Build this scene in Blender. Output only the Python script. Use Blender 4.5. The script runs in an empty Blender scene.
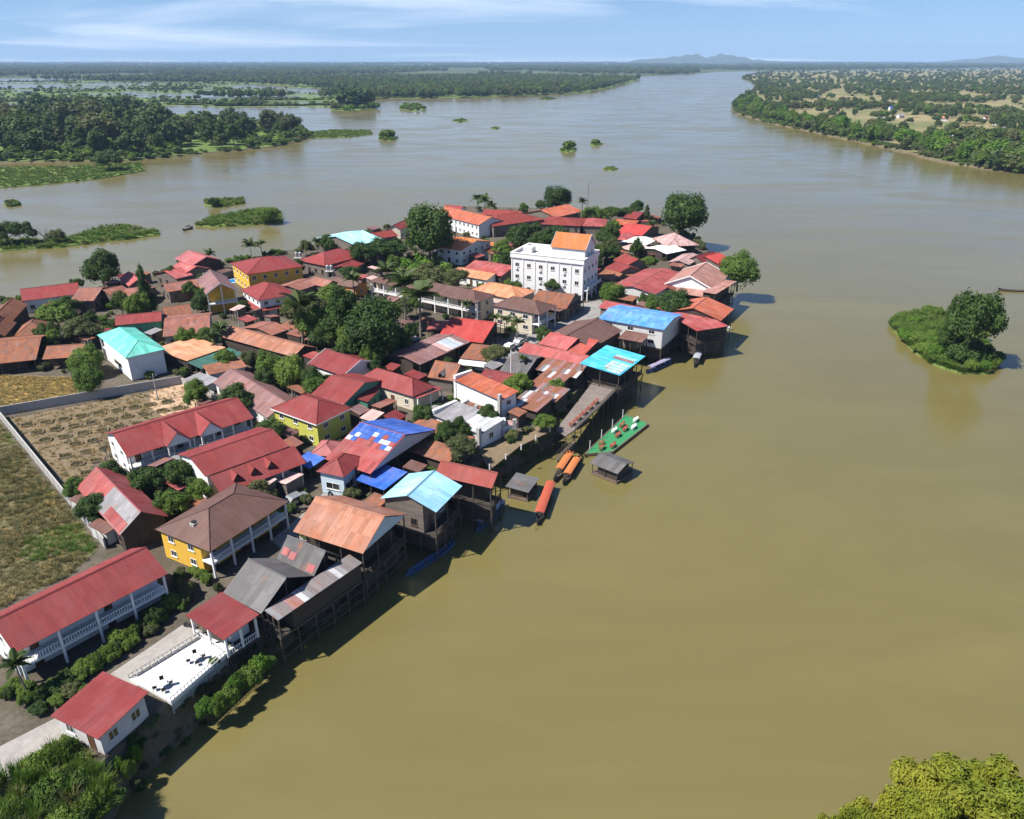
import bpy, bmesh, math, random
from mathutils import Vector, Matrix, noise
from mathutils.geometry import delaunay_2d_cdt
random.seed(7)
R = math.radians
SC = bpy.context.scene
COL = SC.collection
# ---------------------------------------------------------------- camera, sky, sun, exposure
cam_d = bpy.data.cameras.new('camera'); cam = bpy.data.objects.new('camera', cam_d); COL.objects.link(cam)
cam_d.sensor_fit = 'HORIZONTAL'; cam_d.sensor_width = 36.0; cam_d.lens = 36.0*758.0/1024.0
cam_d.clip_start = 0.5; cam_d.clip_end = 120000
cam.location = (0, 0, 70.0); cam.rotation_euler = (R(90-24.816), 0, 0)
SC.camera = cam
SUN_AZ, SUN_EL = 200.0, 54.0            # direction TO the sun: degrees counter-clockwise from +X, and height
sun_d = bpy.data.lights.new('sun', 'SUN'); sun_d.energy = 5.0; sun_d.angle = R(0.53); sun_d.color = (1.0, 0.95, 0.87)
sun = bpy.data.objects.new('sun', sun_d); COL.objects.link(sun); sun.location = (0, 0, 200)
sd = Vector((math.cos(R(SUN_AZ))*math.cos(R(SUN_EL)), math.sin(R(SUN_AZ))*math.cos(R(SUN_EL)), math.sin(R(SUN_EL))))
sun.rotation_euler = sd.to_track_quat('Z', 'Y').to_euler()
W = bpy.data.worlds.new('World'); SC.world = W; W.use_nodes = True
nt = W.node_tree; nt.nodes.clear()
def N(t, kind, **kw):
    n = t.nodes.new(kind)
    for k, v in kw.items(): setattr(n, k, v)
    return n
sky = N(nt, 'ShaderNodeTexSky', sky_type='NISHITA', sun_disc=False, altitude=100.0, air_density=1.0, dust_density=0.15, ozone_density=2.5)
sky.sun_elevation = R(SUN_EL); sky.sun_rotation = math.atan2(sd.x, sd.y) % (2*math.pi)
tc = N(nt, 'ShaderNodeTexCoord'); sep = N(nt, 'ShaderNodeSeparateXYZ'); nt.links.new(tc.outputs['Generated'], sep.inputs[0])
add = N(nt, 'ShaderNodeMath', operation='ADD'); add.inputs[1].default_value = 0.05; nt.links.new(sep.outputs['Z'], add.inputs[0])
mx = N(nt, 'ShaderNodeMath', operation='MAXIMUM'); mx.inputs[1].default_value = 0.02; nt.links.new(add.outputs[0], mx.inputs[0])
cmb = N(nt, 'ShaderNodeCombineXYZ')
for i, a in enumerate('XY'):
    dv = N(nt, 'ShaderNodeMath', operation='DIVIDE'); nt.links.new(sep.outputs[a], dv.inputs[0]); nt.links.new(mx.outputs[0], dv.inputs[1]); nt.links.new(dv.outputs[0], cmb.inputs[i])
mp = N(nt, 'ShaderNodeMapping'); mp.inputs['Scale'].default_value = (0.085, 0.13, 1); mp.inputs['Location'].default_value = (0.1, 0.2, 0); nt.links.new(cmb.outputs[0], mp.inputs[0])
cn = N(nt, 'ShaderNodeTexNoise'); cn.inputs['Scale'].default_value = 1.0; cn.inputs['Detail'].default_value = 7; cn.inputs['Roughness'].default_value = 0.55; cn.inputs['Distortion'].default_value = 0.6
nt.links.new(mp.outputs[0], cn.inputs['Vector'])
cr = N(nt, 'ShaderNodeValToRGB'); cr.color_ramp.elements[0].position = 0.51; cr.color_ramp.elements[1].position = 0.73
cr.color_ramp.elements[1].color = (0.9, 0.9, 0.9, 1)
nt.links.new(cn.outputs['Fac'], cr.inputs[0])
mixc = N(nt, 'ShaderNodeMixRGB'); mixc.inputs[2].default_value = (20.0, 20.0, 20.4, 1)
# the sky is read a little above the true direction, so the band at the horizon stays blue instead of yellow all the way round
sx_ = N(nt, 'ShaderNodeMath', operation='MAXIMUM'); sx_.inputs[1].default_value = 0.0; nt.links.new(sep.outputs['Z'], sx_.inputs[0])
sy_ = N(nt, 'ShaderNodeMath', operation='ADD'); sy_.inputs[1].default_value = 0.075; nt.links.new(sx_.outputs[0], sy_.inputs[0])
sv_ = N(nt, 'ShaderNodeCombineXYZ'); nt.links.new(sep.outputs['X'], sv_.inputs[0]); nt.links.new(sep.outputs['Y'], sv_.inputs[1]); nt.links.new(sy_.outputs[0], sv_.inputs[2])
sn_ = N(nt, 'ShaderNodeVectorMath', operation='NORMALIZE'); nt.links.new(sv_.outputs[0], sn_.inputs[0]); nt.links.new(sn_.outputs[0], sky.inputs[0])
tint = N(nt, 'ShaderNodeMixRGB', blend_type='MULTIPLY'); tint.inputs[0].default_value = 1.0; tint.inputs[2].default_value = (1.12, 1.28, 1.52, 1); nt.links.new(sky.outputs[0], tint.inputs[1])
nt.links.new(cr.outputs[0], mixc.inputs[0]); nt.links.new(tint.outputs[0], mixc.inputs[1])
bg = N(nt, 'ShaderNodeBackground'); bg.inputs['Strength'].default_value = 0.05
ow = N(nt, 'ShaderNodeOutputWorld'); nt.links.new(mixc.outputs[0], bg.inputs[0]); nt.links.new(bg.outputs[0], ow.inputs[0])
SC.view_settings.view_transform = 'Standard'; SC.view_settings.look = 'None'; SC.view_settings.gamma = 1.0
SC.view_settings.exposure = 0.85
SC.cycles.max_bounces = 6; SC.cycles.diffuse_bounces = 1; SC.cycles.glossy_bounces = 2; SC.cycles.transmission_bounces = 2; SC.cycles.volume_bounces = 0; SC.cycles.transparent_max_bounces = 4
# ---------------------------------------------------------------- helpers
G = 4.6
def tag(o, label=None, cat=None, group=None, kind=None):
    if label: o['label'] = label
    if cat: o['category'] = cat
    if group: o['group'] = group
    if kind: o['kind'] = kind
    return o
def empty(name, loc, rz=0.0):
    o = bpy.data.objects.new(name, None); COL.objects.link(o); o.location = loc; o.rotation_euler = (0, 0, rz); o.empty_display_size = 0.3
    return o
def link(name, me, parent=None, loc=(0, 0, 0), rot=(0, 0, 0), sc=(1, 1, 1)):
    o = bpy.data.objects.new(name, me); COL.objects.link(o); o.parent = parent
    o.location = loc; o.rotation_euler = rot; o.scale = sc
    return o
class MB:
    def __init__(s): s.v = []; s.f = []; s.m = []; s.uv = []; s.cm = 0
    def face(s, pts, uv=None):
        b = len(s.v); s.v += [tuple(p) for p in pts]; s.f.append(tuple(range(b, b+len(pts)))); s.m.append(s.cm)
        s.uv.append(uv if uv else [(0, 0)]*len(pts))
    def box(s, x0, x1, y0, y1, z0, z1):
        P = [(x0,y0,z0),(x1,y0,z0),(x1,y1,z0),(x0,y1,z0),(x0,y0,z1),(x1,y0,z1),(x1,y1,z1),(x0,y1,z1)]
        for q in ((3,2,1,0),(4,5,6,7),(0,1,5,4),(1,2,6,5),(2,3,7,6),(3,0,4,7)): s.face([P[i] for i in q])
    def prism(s, prof, axis0, axis1, mk):       # prof: closed 2-D outline, mk(a,b,t) -> point, extruded t = axis0..axis1
        n = len(prof)
        s.face([mk(a, b, axis0) for a, b in prof][::-1]); s.face([mk(a, b, axis1) for a, b in prof])
        for i in range(n):
            a, b = prof[i], prof[(i+1) % n]
            s.face([mk(*a, axis0), mk(*b, axis0), mk(*b, axis1), mk(*a, axis1)])
    def cyl(s, p0, p1, r0, r1, n=8, cap=True):
        p0, p1 = Vector(p0), Vector(p1); d = (p1-p0)
        if d.length < 1e-6: return
        d.normalize(); u = d.orthogonal().normalized(); w = d.cross(u)
        a = [p0+(u*math.cos(2*math.pi*i/n)+w*math.sin(2*math.pi*i/n))*r0 for i in range(n)]
        b = [p1+(u*math.cos(2*math.pi*i/n)+w*math.sin(2*math.pi*i/n))*r1 for i in range(n)]
        for i in range(n): s.face([a[i], a[(i+1) % n], b[(i+1) % n], b[i]])
        if cap: s.face(a[::-1]); s.face(b)
    def sphere(s, c, r, nu=10, nv=6):
        c = Vector(c)
        g = [[c+Vector((r[0]*math.sin(math.pi*j/nv)*math.cos(2*math.pi*i/nu), r[1]*math.sin(math.pi*j/nv)*math.sin(2*math.pi*i/nu), r[2]*math.cos(math.pi*j/nv))) for i in range(nu)] for j in range(nv+1)]
        for j in range(nv):
            for i in range(nu): s.face([g[j][i], g[j+1][i], g[j+1][(i+1) % nu], g[j][(i+1) % nu]])
    def mesh(s, name, mats, merge=True, smooth=False):
        me = bpy.data.meshes.new(name); me.from_pydata(s.v, [], s.f)
        if not isinstance(mats, (list, tuple)): mats = [mats]
        for m in mats: me.materials.append(m)
        me.polygons.foreach_set('material_index', s.m)
        ul = me.uv_layers.new(name='uv'); fl = [c for f in s.uv for p in f for c in p]; ul.data.foreach_set('uv', fl)
        if merge:
            bm = bmesh.new(); bm.from_mesh(me); bmesh.ops.remove_doubles(bm, verts=bm.verts, dist=0.0005); bmesh.ops.recalc_face_normals(bm, faces=bm.faces); bm.to_mesh(me); bm.free()
        if smooth: me.polygons.foreach_set('use_smooth', [True]*len(me.polygons))
        me.update(); return me
    def build(s, name, mats, parent=None, loc=(0, 0, 0), rot=(0, 0, 0), **k): return link(name, s.mesh(name, mats, **k), parent, loc, rot)
# ---------------------------------------------------------------- materials
MATS = {}
def newmat(name):
    m = bpy.data.materials.new(name); m.use_nodes = True; t = m.node_tree; t.nodes.clear()
    p = N(t, 'ShaderNodeBsdfPrincipled'); o = N(t, 'ShaderNodeOutputMaterial'); t.links.new(p.outputs[0], o.inputs[0])
    return m, t, p
def rgb(c): return (c[0], c[1], c[2], 1)
def nz(t, vec, scale, detail=4, rough=.55, dist=0.):
    n = N(t, 'ShaderNodeTexNoise'); n.inputs['Scale'].default_value = scale; n.inputs['Detail'].default_value = detail; n.inputs['Roughness'].default_value = rough; n.inputs['Distortion'].default_value = dist
    if vec is not None: t.links.new(vec, n.inputs['Vector'])
    return n.outputs['Fac']
def ramp(t, fac, stops):
    r = N(t, 'ShaderNodeValToRGB'); e = r.color_ramp.elements
    while len(e) < len(stops): e.new(0.5)
    for i, (p, c) in enumerate(stops): e[i].position = p; e[i].color = rgb(c) if not isinstance(c, (int, float)) else (c, c, c, 1)
    t.links.new(fac, r.inputs[0]); return r.outputs[0]
def mix(t, fac, a, b, mode='MIX'):
    m = N(t, 'ShaderNodeMixRGB', blend_type=mode)
    for i, x in ((0, fac), (1, a), (2, b)):
        if isinstance(x, (int, float)): m.inputs[i].default_value = x
        elif isinstance(x, tuple): m.inputs[i].default_value = rgb(x)
        else: t.links.new(x, m.inputs[i])
    return m.outputs[0]
def mapping(t, vec, scale, loc=(0, 0, 0)):
    m = N(t, 'ShaderNodeMapping'); m.inputs['Scale'].default_value = scale; m.inputs['Location'].default_value = loc; t.links.new(vec, m.inputs[0]); return m.outputs[0]
def bump(t, p, h, strength, dist):
    b = N(t, 'ShaderNodeBump'); b.inputs['Strength'].default_value = strength; b.inputs['Distance'].default_value = dist
    t.links.new(h, b.inputs['Height']); t.links.new(b.outputs[0], p.inputs['Normal'])
def objrand(t, vec=None):
    oi = N(t, 'ShaderNodeObjectInfo'); return oi.outputs['Random']
def uvobj(t):
    """uv (metres on the roof) plus an offset from the object's random number so no two roofs share their stains"""
    u = N(t, 'ShaderNodeUVMap', uv_map='uv'); oi = N(t, 'ShaderNodeObjectInfo'); ml = N(t, 'ShaderNodeMath', operation='MULTIPLY'); ml.inputs[1].default_value = 97.0
    t.links.new(oi.outputs['Random'], ml.inputs[0]); c = N(t, 'ShaderNodeCombineXYZ'); t.links.new(ml.outputs[0], c.inputs[0]); t.links.new(ml.outputs[0], c.inputs[1]); t.links.new(ml.outputs[0], c.inputs[2])
    a = N(t, 'ShaderNodeVectorMath', operation='ADD'); t.links.new(u.outputs[0], a.inputs[0]); t.links.new(c.outputs[0], a.inputs[1])
    return u.outputs[0], a.outputs[0], oi.outputs['Random']
def roofmat(name, c, rust=0.0, rustc=(0.16, 0.06, 0.03), fade=0.25, rows=0.0, rib=0.28, panel=0.22, rough=0.55, ribs=True, dirt=0.35, metal=0.0):
    m, t, p = newmat('roof_'+name); uv, ov, rn = uvobj(t)
    lum = sum(c)/3.0; pale = tuple(min(1, x*0.55+lum*0.75+0.06) for x in c); dark = tuple(x*0.55 for x in c)
    col = mix(t, ramp(t, nz(t, ov, 0.35, 5), [(0.35, 0.0), (0.75, fade)]), c, pale)
    st = nz(t, mapping(t, ov, (2.2, 0.22, 1)), 1.0, 5, .65)
    col = mix(t, ramp(t, st, [(0.48, 0.0), (0.8, dirt)]), col, dark)
    br = N(t, 'ShaderNodeTexBrick'); br.offset = 0.0; br.inputs['Scale'].default_value = 1.0; br.inputs['Brick Width'].default_value = 0.86; br.inputs['Row Height'].default_value = 2.6; br.inputs['Mortar Size'].default_value = 0.012
    br.inputs['Color1'].default_value = (1-panel,)*3+(1,); br.inputs['Color2'].default_value = (1+panel*.6,)*3+(1,); br.inputs['Mortar'].default_value = (0.72,)*3+(1,); t.links.new(uv, br.inputs['Vector'])
    col = mix(t, 1.0, col, br.outputs[0], 'MULTIPLY')
    if rust > 0:
        rf = ramp(t, nz(t, mapping(t, ov, (0.9, 0.4, 1), (5, 3, 1)), 1.0, 7, .7), [(0.62-0.3*rust, 0.0), (0.72-0.2*rust, 1.0)])
        rc = mix(t, nz(t, ov, 3.0, 3), rustc, tuple(min(1, x*2.3) for x in rustc)); col = mix(t, rf, col, rc)
    ob = mix(t, rn, (0.86, 0.86, 0.86), (1.1, 1.1, 1.1)); col = mix(t, 1.0, col, ob, 'MULTIPLY')
    t.links.new(col, p.inputs['Base Color']); p.inputs['Roughness'].default_value = rough; p.inputs['Specular IOR Level'].default_value = 0.2; p.inputs['Metallic'].default_value = metal
    if ribs:
        hgt = nz(t, mapping(t, ov, (6.0, 0.5, 1)), 1.0, 3)
        if rows > 0:
            w2 = N(t, 'ShaderNodeTexWave', wave_type='BANDS', bands_direction='Y', wave_profile='SAW'); w2.inputs['Scale'].default_value = math.pi/(rows*10.0); t.links.new(uv, w2.inputs['Vector'])
            hgt = mix(t, 0.5, hgt, w2.outputs['Fac'], 'ADD')
        hgt = mix(t, 0.25, hgt, nz(t, ov, 2.0, 3), 'ADD')
        bump(t, p, hgt, 0.55, 0.05)
    MATS[name] = m; return m
def plaster(name, c, dirt=0.5, rough=0.8, streak=True, vary=.12):
    m, t, p = newmat(name); tcn = N(t, 'ShaderNodeTexCoord'); o = tcn.outputs['Object']
    a = nz(t, o, 0.7, 6, .6); col = mix(t, ramp(t, a, [(0.3, 0.0), (0.75, 1.0)]), tuple(x*(1-vary) for x in c), c)
    if streak:
        s = nz(t, mapping(t, o, (1.6, 1.6, 0.25)), 1.6, 6, .7); g = tuple(x*0.45+0.02 for x in c)
        col = mix(t, ramp(t, s, [(0.55, 0.0), (0.8, dirt)]), col, g)
    t.links.new(col, p.inputs['Base Color']); p.inputs['Roughness'].default_value = rough; p.inputs['Specular IOR Level'].default_value = 0.25
    bump(t, p, nz(t, o, 9, 4), 0.25, 0.02); MATS[name] = m; return m
def woodmat(name, c, rough=0.75):
    m, t, p = newmat(name); tcn = N(t, 'ShaderNodeTexCoord'); o = tcn.outputs['Object']
    br = N(t, 'ShaderNodeTexBrick'); br.inputs['Scale'].default_value = 1.0; br.inputs['Brick Width'].default_value = 3.0; br.inputs['Row Height'].default_value = 0.2; br.inputs['Mortar Size'].default_value = 0.012
    br.inputs['Color1'].default_value = rgb(tuple(x*.7 for x in c)); br.inputs['Color2'].default_value = rgb(tuple(min(1, x*1.3) for x in c)); br.inputs['Mortar'].default_value = rgb(tuple(x*.3 for x in c))
    sp = N(t, 'ShaderNodeSeparateXYZ'); t.links.new(o, sp.inputs[0]); ad = N(t, 'ShaderNodeMath', operation='ADD'); t.links.new(sp.outputs[0], ad.inputs[0]); t.links.new(sp.outputs[1], ad.inputs[1])
    cb = N(t, 'ShaderNodeCombineXYZ'); t.links.new(ad.outputs[0], cb.inputs[0]); t.links.new(sp.outputs[2], cb.inputs[1]); t.links.new(cb.outputs[0], br.inputs['Vector'])
    col = mix(t, nz(t, mapping(t, o, (1, 1, 4)), 2.0, 6, .7), br.outputs[0], tuple(x*.55 for x in c)); t.links.new(col, p.inputs['Base Color']); p.inputs['Roughness'].default_value = rough
    bump(t, p, br.outputs['Fac'], 0.4, -0.02); MATS[name] = m; return m
def flat(name, c, rough=0.6, metal=0.0, spec=0.4):
    m, t, p = newmat(name); tcn = N(t, 'ShaderNodeTexCoord'); n = nz(t, tcn.outputs['Object'], 3.0, 5)
    t.links.new(mix(t, n, tuple(x*.72 for x in c), tuple(min(1, x*1.12) for x in c)), p.inputs['Base Color']); p.inputs['Roughness'].default_value = rough; p.inputs['Metallic'].default_value = metal; p.inputs['Specular IOR Level'].default_value = spec
    MATS[name] = m; return m
def groundmat(name, c1, c2, c3, s=0.15, b=0.6, rough=0.95, fine=1.6):
    m, t, p = newmat(name); ge = N(t, 'ShaderNodeNewGeometry'); o = ge.outputs['Position']
    col = mix(t, ramp(t, nz(t, o, s, 6, .62, .4), [(0.38, 0.0), (0.62, 1.0)]), c1, c2)
    col = mix(t, ramp(t, nz(t, o, fine, 5, .7), [(0.45, 0.0), (0.7, 0.85)]), col, c3)
    t.links.new(col, p.inputs['Base Color']); p.inputs['Roughness'].default_value = rough; p.inputs['Specular IOR Level'].default_value = 0.15
    bump(t, p, nz(t, o, fine*1.5, 6, .7), b, 0.2); MATS[name] = m; return m
def leafmat(name, c, c2, trans=0.25, scale=1.5):
    m, t, p = newmat(name); ge = N(t, 'ShaderNodeNewGeometry'); oi = N(t, 'ShaderNodeObjectInfo')
    a = mix(t, ramp(t, nz(t, ge.outputs['Position'], scale*.35, 3), [(0.35, 0.0), (0.65, 1.0)]), c, c2)
    a = mix(t, ramp(t, nz(t, ge.outputs['Position'], scale*3.0, 2), [(0.3, 0.55), (0.7, 1.25)]), (0, 0, 0), a, 'MULTIPLY') if False else a
    a = mix(t, 1.0, a, ramp(t, nz(t, ge.outputs['Position'], scale*2.2, 2), [(0.3, 0.7), (0.7, 1.0)]), 'MULTIPLY')
    a = mix(t, 1.0, a, mix(t, oi.outputs['Random'], (0.75, 0.8, 0.75), (1.25, 1.15, 1.0)), 'MULTIPLY')
    t.links.new(a, p.inputs['Base Color']); p.inputs['Roughness'].default_value = 0.6; p.inputs['Specular IOR Level'].default_value = 0.25
    tr = N(t, 'ShaderNodeBsdfTranslucent'); t.links.new(mix(t, 1.0, a, (1.2, 1.25, 0.6), 'MULTIPLY'), tr.inputs[0])
    ms = N(t, 'ShaderNodeMixShader'); ms.inputs[0].default_value = trans; t.links.new(p.outputs[0], ms.inputs[1]); t.links.new(tr.outputs[0], ms.inputs[2])
    out = [n for n in t.nodes if n.type == 'OUTPUT_MATERIAL'][0]; t.links.new(ms.outputs[0], out.inputs[0]); MATS[name] = m; return m
RC = dict(maroon=((.19,.030,.030),0), redtile=((.225,.036,.034),0), redpaint=((.32,.060,.056),0.08), brightred=((.42,.048,.040),0), red=((.215,.035,.027),0.1), coral=((.42,.085,.078),0.05), coralred=((.46,.085,.06),0), pinkred=((.38,.10,.10),0.05),
  orangered=((.42,.10,.045),0.1), fadedred=((.36,.17,.13),0.1), orange=((.52,.20,.09),0.05), orangetile=((.55,.165,.045),0), tan=((.52,.24,.12),0.08), rustorange=((.37,.15,.085),0.2), rust=((.20,.085,.055),0.55), rustpink=((.26,.10,.075),0.35), mauve=((.20,.10,.095),0.15),
  browntile=((.13,.068,.055),0), brown=((.15,.07,.055),0.1), darkgrey=((.11,.105,.105),0.08), greymetal=((.24,.23,.24),0.05), lightblue=((.24,.50,.68),0), blue=((.025,.11,.48),0), skyblue=((.075,.25,.58),0), cyan=((.03,.42,.62),0), palecyan=((.28,.62,.68),0), turquoise=((.10,.50,.40),0),
  whitemetal=((.70,.70,.70),0.05), striped=((.20,.17,.17),0.15), patchpink=((.42,.26,.25),0.3), palepink=((.55,.36,.33),0.1), darkgreen=((.03,.12,.09),0.05), palepanel=((.45,.55,.62),0), whitepanel=((.48,.49,.51),0.08), pinkpanel=((.30,.15,.145),0.3), rustpanel=((.24,.10,.06),0.5), cyanpanel=((.34,.66,.62),0))
for k, (c, r) in RC.items():
    tile = k in ('redtile', 'browntile', 'maroon', 'red', 'orangetile', 'brightred')
    roofmat(k, c, rust=r+(.06 if not tile else .0), rows=0.34 if tile else 0.0, rib=0.24 if tile else 0.3, rough=0.62 if k not in ('rust',) else .85, fade=.2 if tile else .4, panel=.12 if tile else .26, dirt=.55 if tile else .65)
for k, c in dict(white=(.74,.74,.73), greywhite=(.55,.54,.53), cream=(.60,.53,.42), yellow=(.70,.42,.06), yellowgreen=(.50,.50,.10), green=(.10,.30,.20), paleblue=(.50,.60,.68), orangewall=(.55,.25,.08), concrete=(.42,.40,.37), pinkwall=(.62,.45,.42), trim=(.78,.77,.75), wallgrey=(.38,.37,.35)).items(): plaster(k, c, dirt=.35 if k in ('white', 'trim', 'yellow', 'paleblue') else .5)
woodmat('darkwood', (.060, .045, .035)); woodmat('plank', (.20, .165, .14)); woodmat('stiltwood', (.085, .068, .055)); woodmat('deckwood', (.22, .15, .11)); groundmat('deckgrey', (.19, .155, .135), (.145, .12, .11), (.23, .195, .175), .5, .2, .9)
flat('glass', (.018, .022, .028), 0.12, 0, .8); flat('frame', (.68, .67, .65), .5); flat('darkframe', (.10, .06, .045), .5); flat('doorwood', (.12, .06, .035), .5)
flat('steel', (.40, .41, .42), .35, .7); flat('plasticwhite', (.78, .78, .78), .35); flat('tankgrey', (.45, .47, .50), .3, .5); flat('black', (.02, .02, .022), .5); flat('rubber', (.015, .015, .015), .8)
flat('chairbrown', (.24, .10, .05), .6); flat('chairred', (.34, .07, .05), .6); flat('greenturf', (.03, .21, .08), .9); flat('boatwood', (.075, .06, .05), .6); flat('boatblue', (.05, .09, .20), .5); flat('boatred', (.40, .085, .045), .5); flat('boatorange', (.50, .16, .05), .6); flat('boatgrey', (.36, .37, .42), .5); flat('boatpurple', (.32, .29, .40), .5)
flat('pool', (.02, .22, .50), .1); flat('carsilver', (.45, .46, .48), .25, .6); flat('carwhite', (.75, .75, .75), .25); flat('cardark', (.05, .055, .065), .2)
flat('bark', (.13, .10, .075), .9, 0, .1); flat('palmbark', (.20, .17, .14), .9, 0, .1); flat('lampgrey', (.10, .12, .12), .5)
leafmat('leafdark', (.040, .082, .020), (.072, .128, .028)); leafmat('leafmid', (.095, .170, .028), (.145, .225, .040)); leafmat('leafolive', (.095, .115, .045), (.130, .150, .064)); leafmat('leafbright', (.085, .19, .022), (.125, .24, .035), .3)
leafmat('palmleaf', (.045, .085, .022), (.085, .115, .035), .2); leafmat('reed', (.075, .15, .022), (.12, .19, .035), .3, .5); leafmat('drygrass', (.36, .26, .10), (.42, .31, .13), .2, .3); leafmat('fieldgrass', (.10, .115, .04), (.17, .15, .07), .2, .25); leafmat('leaffar', (.056, .100, .028), (.100, .145, .042), .2, .05); leafmat('leafyellow', (.15, .21, .02), (.27, .28, .03), .3, .6); leafmat('reeddry', (.16, .17, .06), (.20, .19, .09), .3)
groundmat('earth', (.085, .07, .052), (.125, .105, .082), (.05, .05, .032)); groundmat('bank', (.11, .085, .055), (.15, .12, .08), (.06, .065, .03)); groundmat('straw', (.46, .32, .10), (.40, .28, .09), (.50, .37, .15), .25); groundmat('fieldearth', (.11, .115, .045), (.19, .14, .085), (.07, .09, .03), .09); groundmat('garden', (.20, .15, .098), (.165, .125, .075), (.12, .10, .06), .3); groundmat('yard', (.46, .32, .21), (.40, .27, .18), (.36, .26, .18), .3)
groundmat('pathconcrete', (.30, .28, .255), (.25, .23, .21), (.35, .33, .30), .3, .15, .85); groundmat('asphalt', (.24, .23, .22), (.19, .185, .18), (.28, .27, .25), .3, .15, .85); groundmat('lawngreen', (.07, .14, .02), (.11, .17, .04), (.05, .10, .02), .5)
groundmat('islandgrass', (.11, .16, .035), (.075, .12, .028), (.15, .18, .055), .03, .8, .95, .3); groundmat('rightland', (.27, .215, .115), (.12, .14, .05), (.19, .17, .085), .008, .8, .95, .12); groundmat('farland', (.055, .08, .030), (.09, .11, .045), (.04, .06, .02), .002, .5, .95, .02); groundmat('sand', (.42, .33, .22), (.35, .27, .18), (.30, .22, .13), .1)
groundmat('hillgreen', (.05, .075, .035), (.07, .085, .04), (.04, .055, .03), .001, .5, .95, .01); groundmat('whitefloor', (.58, .58, .58), (.50, .50, .50), (.62, .61, .60), .4, .1, .6)
def watermat():
    m, t, p = newmat('river_water'); ge = N(t, 'ShaderNodeNewGeometry'); o = ge.outputs['Position']
    c = mix(t, ramp(t, nz(t, mapping(t, o, (.006, .012, 1)), 1.0, 5, .6, .8), [(0.35, 0.0), (0.65, 1.0)]), (.137, .117, .041), (.153, .129, .047))
    c = mix(t, 1.0, c, ramp(t, nz(t, mapping(t, o, (.018, .045, 1)), 1.0, 7, .68, 1.6), [(0.35, 0.90), (0.68, 1.0)]), 'MULTIPLY')
    t.links.new(c, p.inputs['Base Color']); p.inputs['IOR'].default_value = 1.5; p.inputs['Specular IOR Level'].default_value = 0.5
    rp = ramp(t, nz(t, mapping(t, o, (.012, .03, 1)), 1.0, 6, .65, 1.2), [(0.40, 0.13), (0.62, 0.25)]); t.links.new(rp, p.inputs['Roughness'])
    h = mix(t, .5, nz(t, mapping(t, o, (.5, .8, 1)), 1.0, 4, .6), nz(t, mapping(t, o, (.08, .14, 1)), 1.0, 3, .5, 1.0), 'ADD')
    bump(t, p, h, 0.085, 0.35); MATS['water'] = m
watermat()
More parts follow.
